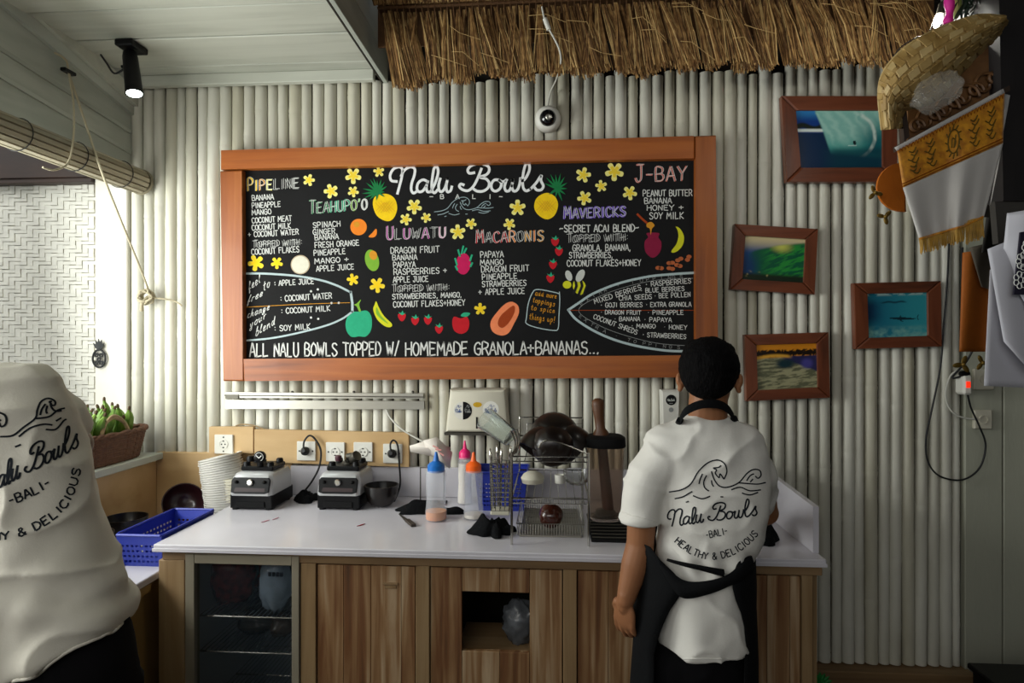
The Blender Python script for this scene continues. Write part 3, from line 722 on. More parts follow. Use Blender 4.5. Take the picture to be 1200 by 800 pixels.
painted('apple_drawing', [(cred, [[(532, 371), (540, 373), (547, 371), (550, 378), (548, 387), (541, 391), (533, 388), (530, 379)]]), (cteal, [[(540, 370), (544, 366), (551, 367), (547, 371)]])])
painted('papaya_drawing', [(cpap, [[(600, 353.5), (607, 358), (608, 367), (602, 380), (596, 390), (587, 393), (577, 388), (575, 377), (583, 365), (592, 356)]]), (cbr, [[(602, 358), (603, 365), (597, 377), (589, 384), (583.5, 380), (586, 371), (594, 363)]])])
painted('honey_jar_drawing', [(cpl, [[(758, 273), (772, 273), (771.5, 278), (775, 284), (774, 294), (768, 301), (762, 301), (756, 294), (755.5, 283), (759.5, 278)]]), (cgold, [[(758, 262), (763, 260), (767, 264), (764, 268), (762.5, 275), (761.5, 268), (758, 266)]])])
m = M(); m.ribbon([bp(747, 251), bp(752, 256), bp(759, 262)], .009, NY, .001); m.ob('honey_dipper_drawing', cbr, bo, 0, fix=False)
for q in ((773, 314, .1), (786, 314.5, .2), (786, 308, -.1), (795, 311, .3), (796, 304, -.5), (806.5, 302.5, -1.1)):
    painted('peanut_drawing', [(cpeanut, [disc(q[0]-2*math.cos(q[2]), q[1]-2*math.sin(q[2]), 3, 2.3), disc(q[0]+2*math.cos(q[2]), q[1]+2*math.sin(q[2]), 3, 2.3)])])
bee = painted('bee_drawing', [(cyg, [disc(664.5, 333.5, 5, 4.5), disc(679, 336, 7.5, 9.5, rot=-.4)])])
m = M()
for a in (672, 678.5): m.ribbon([bp(a+2, 327), bp(a+3.5, 335), bp(a, 344)], .011, NY, .0018)
m.ribbon([bp(688, 334), bp(684, 345), bp(679, 348)], .010, NY, .0018); m.ob('bee_stripes', MT['black'], bee, 0, fix=False)
for w_ in (disc(666.5, 323, 3.8, 6.5, rot=-.35), disc(680, 323, 4.4, 8, rot=.5)): M().poly([bp(*p)+Vector((0, -.0022, 0)) for p in w_]).ob('bee_wing', paint('chalk_wing', '#c9ccc6'), bee, 0, fix=False)

# --- outlines: two surfboards, the jar
def line(name, pts, wd, mt_, k=6, off=.001):
    m = M(); m.ribbon([bp(*p) for p in (smoothpath([Vector(q) for q in pts], k) if k > 1 else pts)], wd, NY, off); return m.ob(name, mt_, bo, 0, fix=False)
sbw = paint('chalk_pale_blue', '#b3c4c6')
line('surfboard_outline', [(286, 320.5), (310, 320.5), (345, 323), (375, 328), (395, 334.5), (411, 342.5)], .009, sbw)
line('surfboard_outline', [(411, 342), (413, 355), (413, 365)], .011, sbw, 1)
line('surfboard_outline', [(413, 365), (400, 374), (380, 382), (345, 391), (315, 396.5), (286, 399)], .008, sbw)
line('stringer_line', [(286, 360), (350, 356.5), (410, 354.5)], .0022, cgold)
line('surfboard_outline', [(814, 319.5), (790, 321), (760, 324), (725, 332), (695, 344), (678, 355), (666, 363)], .010, sbw)
line('surfboard_outline', [(666, 363), (675, 374), (695, 387), (720, 398), (750, 406), (785, 411), (813, 411)], .010, sbw)
line('surfboard_inner_line', [(812, 326), (780, 327), (745, 333), (705, 346), (678, 363), (700, 380), (730, 392), (770, 402), (808, 405)], .002, MT['chalkd'])
line('stringer_line', [(668, 363.5), (813, 363.5)], .0022, cbr)
line('jar_outline', [(655, 344), (648, 342), (630, 339), (624, 343), (619, 356), (617, 372), (617, 379), (630, 384), (648, 387), (654, 385), (655, 370), (656, 352), (655.5, 342)], .004, sbw, 4)

# --- text
def wr(t, p0, p1, h, wd=.0032, mt_=None, name='menu_lettering', **kw):
    m = M(); write(m, bp, NY, t, p0, p1, h, wd, off=kw.pop('off', .0012), **kw); return m.ob(name, mt_ or MT['chalk'], bo, 0, fix=False)
L1 = [('BANANA', 295.5, 235, 321, 6), ('PINEAPPLE', 295.5, 244, 329, 6), ('MANGO', 295.5, 252, 318, 6), ('COCONUT MEAT', 295.5, 261.5, 342, 6.2), ('COCONUT MILK', 295.5, 270, 341, 6.2), ('+ COCONUT WATER', 291, 278, 350, 6.2), ('COCONUT FLAKES', 295, 298.5, 351, 6.6),
      ('SPINACH', 367, 267, 399, 6.2), ('GINGER', 367, 275, 393, 6), ('BANANA', 369, 281.5, 397, 6), ('FRESH ORANGE', 369, 290.5, 421, 6.4), ('PINEAPPLE', 368, 299.5, 405, 6.2), ('MANGO +', 369, 309, 409, 6), ('APPLE JUICE', 371, 318, 415, 6.2),
      ('DRAGON FRUIT', 458, 297, 515, 7), ('BANANA', 460, 305, 489, 6.2), ('PAPAYA', 461, 313.5, 487, 6.2), ('RASPBERRIES +', 461.5, 322, 524, 6.8), ('APPLE JUICE', 461, 331, 502, 6.4), ('STRAWBERRIES, MANGO,', 460, 350.5, 541, 5.8), ('COCONUT FLAKES+HONEY', 461, 360, 545, 6.6),
      ('PAPAYA', 563, 302, 590, 7), ('MANGO', 563, 310.5, 590, 6), ('DRAGON FRUIT', 564, 319, 620, 7), ('PINEAPPLE', 565, 327.5, 606, 6.2), ('STRAWBERRIES', 565, 336, 617, 6.4), ('+ APPLE JUICE', 561, 345.5, 615, 6.6),
      ('~SECRET ACAI BLEND~', 656, 272, 749, 8), ('GRANOLA, BANANA,', 671, 294, 739, 7), ('STRAWBERRIES,', 667, 302.5, 718, 6.8), ('COCONUT FLAKES+HONEY', 664.5, 312, 751, 7),
      ('PEANUT BUTTER', 753.5, 230, 811, 7), ('BANANA', 755, 238.5, 787, 6.4), ('HONEY +', 758, 246.5, 801, 6), ('SOY MILK', 761, 256.5, 801, 7.4),
      (': APPLE JUICE', 322, 335, 368, 6), (': COCONUT WATER', 329, 353, 389, 6.4), (': COCONUT MILK', 330, 367.5, 387, 6.2), (': SOY MILK', 322, 388, 364, 6.4)]
slope = {0: -.012}
for t, x, y, x1, h in L1: wr(t, (x, y), (x1, y-(.06 if x < 420 else .03 if x < 640 else .01)*(x1-x)), h, .0034 if h < 7.5 else .0042)
L2 = [('MIXED BERRIES', (697, 356), (752, 339), 5.6), ('* RASPBERRIES', (757, 336), (810, 331.5), 5.4), ('* BLUE BERRIES', (751, 343), (802, 340.5), 5), ('CHIA SEEDS', (725.5, 352), (764, 350), 5.4), ('* BEE POLLEN', (767, 349.5), (809, 347.5), 5.4),
      ('* GOJI BERRIES', (704, 360), (753, 359.5), 5.2), ('* EXTRA GRANOLA', (757, 359.5), (810, 359), 5.2), ('* DRAGON FRUIT', (704, 368), (751, 368.5), 4.6), ('* PINEAPPLE', (759, 368.5), (801, 368.5), 5), ('* BANANA', (720, 376), (750, 376), 4.8), ('* PAPAYA', (755, 376.8), (787, 377.2), 5),
      ('COCONUT SHREDS', (695, 373), (746, 392), 5.4), ('* MANGO', (740, 384), (768, 384.5), 4.8), ('* HONEY', (778, 385.5), (805, 386), 5), ('* STRAWBERRIES', (753, 394.5), (804, 397), 5.2)]
for t, a, b, h in L2: wr(t, a, b, h, .0026)
for pth in ([(680, 359), (700, 346), (730, 335), (765, 328.5), (806, 325.5)], [(677, 370), (700, 386), (735, 399.5), (770, 406.5), (800, 409)]):
    P = smoothpath([Vector(p) for p in pth], 10); cum = [0]
    for a, b in zip(P[:-1], P[1:]): cum.append(cum[-1]+(b-a).length)
    t = 'EXTRA * TOPPINGS'; m = M()
    for i, ch in enumerate(t):
        s_ = cum[-1]*(i+.3)/len(t); k = max(j for j in range(len(cum)) if cum[j] <= s_); e = (P[min(k+1, len(P)-1)]-P[max(k-1, 0)]).normalized()
        q = P[k]; 
        if ch != ' ': write(m, bp, NY, ch, q, q+e*3.4, 3.6, .0015, off=.0014)
    m.ob('menu_lettering', MT['chalkd'], bo, 0, fix=False)
wr('ALL NALU BOWLS TOPPED W/', (293, 417.5), (469, 416), 15, .0062, gap=.8, jit=.35)
wr('HOMEMADE GRANOLA+BANANAS...', (475, 416), (702, 414.5), 14.5, .0062, gap=.8, jit=.35)
for t, a, b, h in (('feel', (289, 341), (303, 331), 8), ('to', (306, 341), (314, 336), 9), ('free', (287, 356), (305, 347), 7), ('change', (287, 373), (313, 363), 7), ('your', (290, 385), (309, 373), 7), ('blend', (297, 394), (320, 380), 8)): wr(t, (a[0]+2.5, a[1]), (b[0]+2.5, b[1]), h, .0028, slant=.75)
for t, a, b, h in (('add more', (627, 346), (652, 350), 6), ('toppings', (624, 354), (650, 359), 6), ('to spice', (622, 363), (650, 367), 6), ('things up!', (620, 374), (650, 378), 7)): wr(t, a, b, h, .0024, cgold)
def outlined(t, x, y, x1, y1, h, cols, wd=.0065):
    """hollow coloured capitals with a white shadow line"""
    W_ = textw(t, 1.2)
    for i, ch in enumerate(t):
        if ch == ' ': continue
        x0 = sum(GW.get(c, 4)+1.2 for c in t[:i]); a = x+(x1-x)*x0/W_; b = x+(x1-x)*(x0+GW.get(ch, 4))/W_
        yb = y+(y1-y)*x0/W_; hh = h*(1.25 if i == 0 else 1); c = cols[i*len(cols)//len(t)]
        m = M(); write(m, bp, NY, ch, (a, yb), (b, yb), hh, wd, off=.0010, jit=.1); m.ob('title_letter', c, bo, 0, fix=False)
        m = M(); write(m, bp, NY, ch, (a+1.3, yb-.6), (b+1.3, yb-.6), hh, .0018, off=.0017, jit=.1)
        write(m, bp, NY, ch, (a-.8, yb+.4), (b-.8, yb+.4), hh, .0014, off=.0017, jit=.1); m.ob('title_letter', MT['chalk'], bo, 0, fix=False)
dk = paint('chalk_dark_gap', '#2c2b2e'); cpu = paint('chalk_violet', '#6d4fc0'); cmg = paint('chalk_pink_violet', '#b5489c'); clp = paint('chalk_light_pink', '#eab8cf'); csal = paint('chalk_salmon', '#d9786a'); cpb = paint('chalk_green_pale', '#9fce8a')
outlined('PIPELINE', 290, 223.5, 350, 220, 11.5, [cy3, cgold, cy1, dk, dk, MT['chalkd']])
outlined("TEAHUPO'O", 363, 250, 430, 245, 12, [cgr, cgr, cteal, cteal, clg, cpb, MT['chalk']])
outlined('ULUWATU', 453, 280.5, 522, 278, 12, [cmg, dk, cmg, dk, cmg, dk, clp])
outlined('MACARONIS', 558, 284.5, 637, 282, 12, [cred, dk, cred, cred, cor, dk, cgold, cor, cgold])
outlined('MAVERICKS', 661, 256, 733, 253, 11, [cpu], .009)
outlined('J-BAY', 744, 213, 804, 211, 16, [csal, csal, csal, csal, csal], .007)
outlined('TOPPED WITH:', 297, 290, 353, 287, 6.5, [dk], .002); outlined('TOPPED WITH:', 460, 342, 526, 340, 7, [dk], .002); outlined('TOPPED WITH:', 665, 284, 735, 282, 8, [dk], .002)
line('dot_row', [(364, 341.5), (365, 341)], .006, MT['chalk'], 1)
for q in ((364.5, 341.2), (372.5, 339), (364.5, 372), (373, 373.5), (388.5, 355), (397, 354.8)):
    m = M(); m.poly([bp(*p)+Vector((0, -.001, 0)) for p in disc(q[0], q[1], 1.3)]); m.ob('chalk_dot', MT['chalk'], bo, 0, fix=False)
# script logo, traced once in a 1200 x 720 box and used on the board and on both shirts
SCRIPT = [
 [(150,190),(112,183),(104,145),(128,102),(168,88),(190,108),(184,165),(170,220),(155,275)], [(182,150),(205,110),(245,88),(276,102),(274,145),(256,200),(252,248),(268,272),(292,258)],
 [(365,190),(335,178),(302,200),(292,240),(306,262),(334,255),(360,215),(370,182),(358,230),(366,262),(388,262)], [(388,262),(418,205),(440,135),(436,92),(414,96),(404,140),(396,210),(400,255),(416,270),(436,250)],
 [(456,170),(445,215),(448,250),(466,262),(490,232),(510,165),(498,220),(505,262),(528,255),(537,226)],
 [(745,100),(720,165),(690,222),(652,254),(612,247),(590,225),(600,208),(620,214)], [(695,128),(660,132),(650,106),(680,76),(740,66),(790,82),(800,112),(780,142),(735,160),(778,172),(800,202),(790,236),(756,258),(716,258),(692,244)],
 [(870,180),(836,180),(815,210),(820,245),(845,258),(875,240),(886,205),(868,180),(895,192),(922,178)], [(922,178),(908,225),(918,256),(942,252),(960,215),(967,170),(960,228),(972,257),(996,250),(1012,215),(1020,168)],
 [(1020,168),(1034,186),(1060,160),(1082,110),(1080,70),(1060,65),(1044,110),(1034,180),(1040,235),(1060,256),(1088,245)], [(1088,245),(1130,200),(1166,148),(1163,182),(1180,222),(1165,248),(1136,250),(1120,234)]]
WAVE = [
 [(357,577),(395,570),(425,552),(450,512),(480,485),(510,477),(532,490),(538,515),(529,537)], [(529,537),(517,520),(514,532),(502,518),(506,508),(496,502),(512,500),(520,494)],
 [(490,512),(499,538),(515,558),(540,562),(575,548),(600,520),(620,507),(640,509),(645,524),(636,534),(627,527)], [(575,548),(610,551),(636,552),(660,547)],
 [(462,520),(455,536),(451,552)], [(475,525),(466,545),(469,563),(482,574)], [(490,540),(492,552),(497,560)],
 [(375,598),(400,592),(418,582),(430,575)], [(432,588),(460,598),(486,590)], [(410,609),(419,606)], [(552,570),(580,562),(610,573),(645,570)], [(585,580),(610,586),(636,578)], [(518,592),(527,592)], [(600,542),(611,526),(623,520)], [(611,546),(620,536)]]
m = M()
for st in SCRIPT: m.ribbon([bp(440+x/6, 181+y/6) for x, y in smoothpath([Vector(p) for p in st], 6)], .0115, NY, .0014)
m.ob('script_title', paint('chalk_pure_white', '#eceeee'), bo, 0, fix=False)
m = M()
for st in WAVE: m.ribbon([bp(509+(x-357)*.228, 231+(y-477)*.172) for x, y in smoothpath([Vector(p) for p in st], 4)], .0028, NY, .0014)
m.ob('wave_drawing', paint('chalk_grey_blue', '#9fb3b8'), bo, 0, fix=False)
for ch, x_ in zip('-BALI-', (503.5, 516, 534, 553.5, 572, 585)): wr(ch, (x_, 232.8), (x_+4.2, 232.8), 4.8, .0034)

# ================================================================ PICTURES ON THE WALL
import numpy as np
def fbm(x, y, s=1.0):
    out = np.zeros_like(x)
    for i in range(len(x.flat)): out.flat[i] = noise.fractal(Vector((x.flat[i]*s, y.flat[i]*s, 3.3)), 1.0, 2.0, 4)
    return out
def mixc(a, b, t): t = np.clip(t, 0, 1)[..., None]; return a*(1-t)+b*t
def S(lo, hi, t): k = np.clip((t-lo)/(hi-lo), 0, 1); return k*k*(3-2*k)
def hexc(h): return np.array(srgb(h)[:3])
def pic_barrel(x, y):                        # blue barrel with a small surfer, dark left
    n1 = fbm(x, y, 6); c = mixc(np.broadcast_to(hexc('#0a3a86'), x.shape+(3,)), hexc('#2f7fc0'), S(.8, 1, y))
    c = mixc(c, hexc('#16221a'), S(.06, .03, np.abs(y-.72-.03*np.sin(x*22)))*S(.32, .28, x)); c = mixc(c, hexc('#e8f4ee'), S(.035, .015, np.abs(y-.66))*S(.34, .30, x))
    c = mixc(c, hexc('#08294c'), S(.64, .60, y)); lip = .22+.20*np.clip(.95-y, 0, 1)**.8        # left edge of the throwing lip
    face = S(lip, lip+.03, x)*S(.25, .40, y+.12*x); st = .5+.5*np.sin((x*1.3+y*.5)*34+n1*3)
    c = mixc(c, hexc('#3fa39b'), face); c = mixc(c, hexc('#a9d8cc'), face*S(.95, .45, np.hypot((x-.52)/.8, (y-.95)/.75))*(.55+.35*st)); r = np.hypot((x-.62)/.40, (y-.42)/.42)
    c = mixc(c, hexc('#0f5f68'), face*S(.62, .95, x)*S(1.0, .4, y)); c = mixc(c, hexc('#dff0e6'), S(.10, .03, np.abs(np.hypot((x-.62)/.30, (y-.56)/.42)-1))*S(.66, .8, x)*(.3+.5*st)*face)
    c = mixc(c, hexc('#0a3d4c'), S(.42, .28, y)*.8*S(.2, .5, x)); c = mixc(c, hexc('#0c1d22'), ((np.hypot((x-.68)/.018, (y-.44)/.045) < 1)).astype(float)); return mixc(c, hexc('#dff3ee'), ((np.abs(y-.395) < .010) & (x > .60) & (x < .70)).astype(float)*.7)
def pic_green(x, y):                         # green-gold crest
    n1 = fbm(x, y, 5); c = mixc(np.broadcast_to(hexc('#23518a'), x.shape+(3,)), hexc('#d8c89a'), S(.6, 1, y)); edge = .55+.4*np.sqrt(np.clip(x-.05, 0, 1))
    c = mixc(c, hexc('#0f5a3c'), S(edge+.02, edge-.06, y)*S(.02, .2, x)); st = np.clip(.5+2.2*fbm(x*2+y*1.2, y*8-x*6, 2.0), 0, 1)
    c = mixc(c, hexc('#2f9a3c'), st*S(.2, .6, x)*S(edge, edge-.1, y)*.8); c = mixc(c, hexc('#d8d864'), S(.25, .0, np.hypot((x-.62)/1.0, (y-.80)/.8))*.9*S(edge+.02, edge-.04, y))
    c = mixc(c, hexc('#123a68'), S(.35, .1, x)*S(.8, .3, y)); c = mixc(c, hexc('#1a2a1c'), S(.2, .1, y)); return mixc(c, hexc('#c8b878'), S(.3, .7, n1)*S(.25, .12, y))
def pic_dusk(x, y):                          # sunset sky, breaking lip, purple shade
    n1 = fbm(x, y, 5); c = np.broadcast_to(hexc('#a3a07c'), x.shape+(3,)); st = np.clip(.5+2.2*fbm(x*2+y*2, y*9-x*2, 2.2), 0, 1)
    c = mixc(c, hexc('#3c4230'), st*.75); c = mixc(c, hexc('#d88a1e'), S(.68, .74, y)); c = mixc(c, hexc('#1c120a'), S(.05, .02, np.abs(y-.80+.0*x)-.05*np.abs(np.sin(x*31+n1*6))))
    lip = .70-.55*np.clip(x-.42, 0, 1)**1.1; c = mixc(c, hexc('#2b2a55'), S(lip-.06, lip+.0, y)*S(.74, .72, y)*S(.4, .5, x)); c = mixc(c, hexc('#e0a63a'), S(.06, .0, np.abs(y-.70-.05*np.sin(x*5)))*S(.62, .5, x))
    c = mixc(c, hexc('#14323a'), S(.16, .05, np.hypot((x-.48)/1.5, y-.56))); return mixc(c, hexc('#4a4590'), S(.14, .04, np.hypot((x-.84), (y-.55)/1.2)))
def pic_under(x, y):                         # underwater with a shark over pale sand
    n1 = fbm(x, y, 9); c = mixc(np.broadcast_to(hexc('#1b6f86'), x.shape+(3,)), hexc('#2f93a0'), S(.2, .9, x)); c = mixc(c, hexc('#0d3a5c'), S(.35, .05, x)*S(.2, .5, y)*S(.95, .7, y))
    c = mixc(c, hexc('#7fb5ac'), S(.30, .10, y)*(.5+.8*n1)); c = mixc(c, hexc('#a8c8c4'), S(.93, .98, y)*S(.2, .3, n1+.3)); c = mixc(c, hexc('#113f50'), S(.03, .01, np.abs(y-.80+.01*np.sin(x*30)))*S(.2, .3, x)*S(.7, .6, x))
    body = (np.abs(y-.42-.015*np.sin(x*6)) < .032*np.sin(np.clip((x-.34)/.5, 0, 1)*PI)) & (x > .34) & (x < .84)
    fin = (np.abs(x-.56) < (.50-y)*.35) & (y > .42) & (y < .50); fin2 = (np.abs(x-.52-(.42-y)) < .015) & (y > .34) & (y < .42); tail = (np.abs(x-.84-(np.abs(y-.43))*.4) < .008) & (np.abs(y-.43) < .06)
    return mixc(c, hexc('#0d2a36'), (body | fin | fin2 | tail).astype(float))
def picture(label, q, inner, fn, seed=0):
    """q: outer corners TL TR BR BL in px, inner: frame width ratio; face y -.03"""
    yf = -.036; P = [atY(a, b, yf) for a, b in q]; c = sum(P, Vector())/4
    t = thing('framed_picture', label, 'picture', (c.x, -.0, min(p.z for p in P)), 'framed wave pictures')
    wd = [( P[1]-P[0]).normalized(), (P[2]-P[1]).normalized()]
    I = []
    fwx = inner[0]*(P[1]-P[0]).length; fwy = inner[1]*(P[2]-P[1]).length
    ex, ey = wd
    I = [P[0]+ex*fwx+ey*fwy, P[1]-ex*fwx+ey*fwy, P[2]-ex*fwx-ey*fwy, P[3]+ex*fwx-ey*fwy]
    for k in range(4):
        a, b, ib, ia = P[k], P[(k+1) % 4], I[(k+1) % 4], I[k]; g = (b-a).normalized()*.0005
        back = [Vector((p.x, -.003, p.z)) for p in (a+g, b-g, ib-g, ia+g)]; mid = [Vector((p.x, yf+.004, p.z)) for p in (a+g, b-g, ib-g, ia+g)]
        cc = (a+b+ib+ia)/4; fr_ = [p+(cc-p)*.05 for p in (a+g, b-g, ib-g, ia+g)]
        for p in fr_: p.y = yf
        M().rings([back, mid, fr_]).ob('frame_bar', MT['pframe'] if k % 2 == 0 else MT['pframev'], t, 0)
    nx, ny = 96, 66; yp = yf+.010
    A_ = [Vector((p.x, yp, p.z)) for p in I]
    m = M(); m.grid(lambda a, b: A_[3].lerp(A_[2], a).lerp(A_[0].lerp(A_[1], a), b), nx, ny)
    o = m.ob('photo_print', vc, t, 0, fix=False)
    xs, ys_ = np.meshgrid(np.linspace(0, 1, nx+1), np.linspace(0, 1, ny+1)); col = np.clip(fn(xs, ys_), 0, 1)
    at = o.data.color_attributes.new('print', 'FLOAT_COLOR', 'POINT')
    arr = np.ones((len(o.data.vertices), 4)); arr[:, :3] = col.reshape(-1, 3); at.data.foreach_set('color', arr.ravel().astype(np.float32))
    return t
vc = vcol('glossy_photo_print', .3); MT['pframev'] = wood('red_brown_frame_upright', ['#42200f', '#6e3820', '#7e452a'], (1, 1, .1), 30, .4, .4, coat=.2)
picture('top picture on the bamboo wall, turquoise barrel wave with a tiny surfer', [(916, 112), (1052, 112), (1052, 213), (922, 213)], (.127, .17), pic_barrel)
picture('tilted picture of a green and gold wave crest, nearest the chalkboard top', [(861, 262), (959, 268), (955, 345), (856, 339)], (.14, .17), pic_green)
picture('lowest picture, sunset wave with tree silhouettes, beside the man in the white shirt', [(873, 392), (971, 389), (973, 466), (875, 470)], (.14, .165), pic_dusk)
picture('rightmost picture, blue-green underwater view with a shark', [(1001, 331.5), (1103, 329), (1104, 406), (1003, 409)], (.155, .17), pic_under)
# ================================================================ ON AND ABOVE THE WORKTOP
def onC(u, v, z=CT): return atZ(u, v, z)
rr4 = random.Random(11)
# ---- sockets on two plywood strips
def strip(q, label):
    P = [atY(a, b, -.038) for a, b in q]; m = M(); m.prism([Vector((p.x, -.014, p.z)) for p in P], (0, -.024, 0))
    return tag(m.ob('socket_board', MT['ply'], None, 0), label, 'board')
strip([(245, 500), (296.5, 500), (296.5, 531), (245, 530)], 'short tan plywood board carrying one white socket, below the chalkboard corner')
strip([(298, 503), (478.5, 507), (479, 547), (298, 541)], 'long tan plywood board carrying four white sockets')
def socket(u, v, label, plug):
    c = atY(u, v, -.040); s = .042
    t = thing('wall_socket', label, 'socket', (c.x, -.0385, c.z-s), 'white sockets on the plywood boards')
    M().box((c.x-s, -.048, c.z-s), (c.x+s, -.039, c.z+s), .003).ob('face_plate', MT['whitep'], t, 0)
    if not plug:
        M().lathe([(.021, 0), (.021, .003), (.017, .003), (.017, .0012), (.0, .0012)], (c.x, -.048, c.z), (0, -1, 0), 24).ob('socket_well', MT['whitep'], t)
        m = M()
        for dx in (-.008, .008): m.lathe([(.003, 0), (.003, .002)], (c.x+dx, -.0488, c.z), (0, -1, 0), 8)
        m.box((c.x-.004, -.0508, c.z+.012), (c.x+.004, -.048, c.z+.018), .0005).box((c.x-.004, -.0508, c.z-.018), (c.x+.004, -.048, c.z-.012), .0005)
        m.ob('contact_holes', MT['black'], t)
    ms = M()
    for dz in ((0, 1), (0, -1)) if not plug and u < 300 else ((1, 0), (-1, 0)): ms.lathe([(.0035, 0), (.0035, .0016)], (c.x+dz[0]*.030, -.0478, c.z+dz[1]*.031), (0, -1, 0), 8)
    ms.ob('screw', MT['black'], t)
    return c
s1 = socket(263, 520, 'white socket alone on the short plywood board', False)
s2 = socket(359.5, 528, 'white socket with black plug, behind the right edge of the left blender', True)
s3 = socket(393.5, 529, 'empty white socket above the left side of the right blender', False)
s4 = socket(426, 529, 'empty white socket above the right side of the right blender', False)
s5 = socket(460.5, 531, 'white socket with black plug, rightmost on the long board', True)
def cord(name, label, pts, r, mt_, plug=None):
    t = thing(name, label, 'cable', pts[0])
    M().tube(smoothpath(pts, 8), r, 8).ob('cord', mt_, t, 60)
    if plug is not None:
        M().lathe([(.017, 0), (.019, .004), (.019, .012), (.013, .022), (.008, .03)], (plug.x, -.0515, plug.z), (0, -1, .25), 18).ob('plug', mt_, t)
    return t
cord('cable', 'black cord from the plug looping down behind the left blender', [(s2.x, -.075, s2.z+.008), (s2.x, -.07, s2.z+.045), (s2.x+.02, -.062, s2.z+.07), (s2.x+.045, -.06, s2.z+.055), atY(376, 528, -.06), atY(374, 547, -.06), atY(366, 563, -.06), atY(356, 576, -.07), atY(350, 581, -.11)], .0042, MT['bcable'], s2)
cord('cable', 'black cord hanging from the rightmost plug behind the coconut bowl', [(s5.x, -.075, s5.z+.01), (s5.x-.004, -.068, s5.z+.045), (s5.x+.008, -.06, s5.z+.06), atY(466, 522, -.06), atY(468, 545, -.05), atY(469, 566, -.05), atY(466, 578, -.06), (atY(462, 581, -.12).x, -.12, CT+.006)], .0042, MT['bcable'], s5)
wc = cord('cable', 'thin white cable lying over the top of the socket boards', [atY(276, 499, -.025), atY(284, 497, -.02), atY(298, 498.5, -.02), atY(310, 503, -.022)], .003, MT['cane'])
cord('cable', 'white cable running down from the steel rail to the napkins', [atY(452, 478, -.02), atY(458, 490, -.02), atY(470, 502, -.035), atY(484, 511, -.04), atY(503, 521, -.05)], .004, MT['cable'])
# ---- steel rail on the wall
kr = thing('steel_rail', 'long brushed steel holder rail mounted below the chalkboard', 'rail', atY(380, 480, -.01))
def barq(q, y0, y1, m): 
    P = [atY(a, b, y1) for a, b in q]; return m.prism([Vector((p.x, y0, p.z)) for p in P], (0, y1-y0, 0))
barq([(264, 459.5), (496, 461), (496, 467), (264, 466)], -.002, -.030, M()).ob('upper_channel', MT['steel'], kr, 0)
barq([(263, 462.5), (496.5, 464.5), (496.5, 465.7), (263, 463.9)], -.030, -.034, M()).ob('groove_lip', MT['dkmetal'], kr, 0)
barq([(264, 468.5), (497, 470), (497, 479.5), (264, 479)], -.002, -.024, M()).ob('lower_plate', MT['steel'], kr, 0)
barq([(264, 462), (279, 462.2), (279, 467.3), (264, 467)], -.030, -.036, M()).ob('end_cap', MT['dkmetal'], kr, 0)
ms = M()
for u_ in (343, 415, 484): ms.lathe([(.006, 0), (.006, .006), (.003, .008)], atY(u_, 459.6, -.02), (0, -1, .4), 10)
ms.ob('screw', MT['dkmetal'], kr)
# ---- paper towel dispenser
pt = thing('towel_dispenser', 'grey-white paper towel dispenser with round stickers on the bamboo wall', 'dispenser', atY(560, 509, -.0))
a0, a1, a2, a3 = [atY(a, b, -.10) for a, b in ((527, 456), (592, 456), (596.5, 507), (521.5, 506.5))]
def inset(P, k): c = sum(P, Vector())/4; return [p.lerp(c, k) for p in P]
fq = [a0, a1, a2, a3]
M().rings([[Vector((p.x, -.002, p.z)) for p in fq], [Vector((p.x, -.085, p.z)) for p in fq], [Vector((p.x, -.098, p.z)) for p in inset(fq, .05)], [Vector((p.x, -.102, p.z)) for p in inset(fq, .12)]]).ob('cover', MT['cream'], pt, 30)
M().prism([Vector((p.x, -.004, p.z)) for p in (atY(520.5, 506.5, -.1), atY(597.5, 507, -.1), atY(597, 510, -.1), atY(521, 509.5, -.1))], (0, -.10, 0)).ob('towel_slot', MT['dkmetal'], pt, 0)
def fp(u, v, o=.0): return atY(u, v, -.1025-o)
M().poly([fp(*p) for p in disc(542, 481, 10.5, n=28)]).ob('round_sticker', MT['whitep'], pt, 0, fix=False)
M().poly([fp(*p, .0006) for p in [(542.5, 470.5)]+[(542.5+10.5*math.sin(k*PI/12), 481-10.5*math.cos(k*PI/12)) for k in range(1, 12)]+[(542.5, 491.5)]]).ob('sticker_half', MT['black'], pt, 0, fix=False)
M().poly([fp(*p) for p in disc(575, 479.5, 9.5, n=28)]).ob('round_sticker', MT['whitep'], pt, 0, fix=False)
M().poly([fp(*p) for p in disc(559.5, 474, 5.2, 3, n=20)]).ob('oval_sticker', paint('gold_sticker', '#c9a02c'), pt, 0, fix=False)
M().prism([fp(557.8, 488.5), fp(559.8, 488.5), fp(559.8, 502), fp(557.8, 502)], (0, -.002, 0)).ob('level_window', MT['black'], pt, 0)
bi = paint('sticker_blue_ink', '#3d5a94')
for (cu, cv, mt_, k) in ((537, 481, bi, .5), (548, 481, MT['chalkd'], .5), (575, 480.5, bi, .62)):
    m = M()
    for st in SCRIPT[:5] if k == .5 else SCRIPT: m.ribbon([fp(cu+(x-(320 if k == .5 else 650))/1200*(9*2.2 if k == .5 else 15), cv+(y-170)/215*5, .0012) for x, y in smoothpath([Vector(p) for p in st], 3)], .0016, NY)
    for st in WAVE[:3]: m.ribbon([fp(cu+(x-500)/300*9*(.8 if k == .5 else 1), cv-5+(y-520)/100*4, .0012) for x, y in st], .0012, NY)
    m.ob('sticker_print', mt_, pt, 0, fix=False)
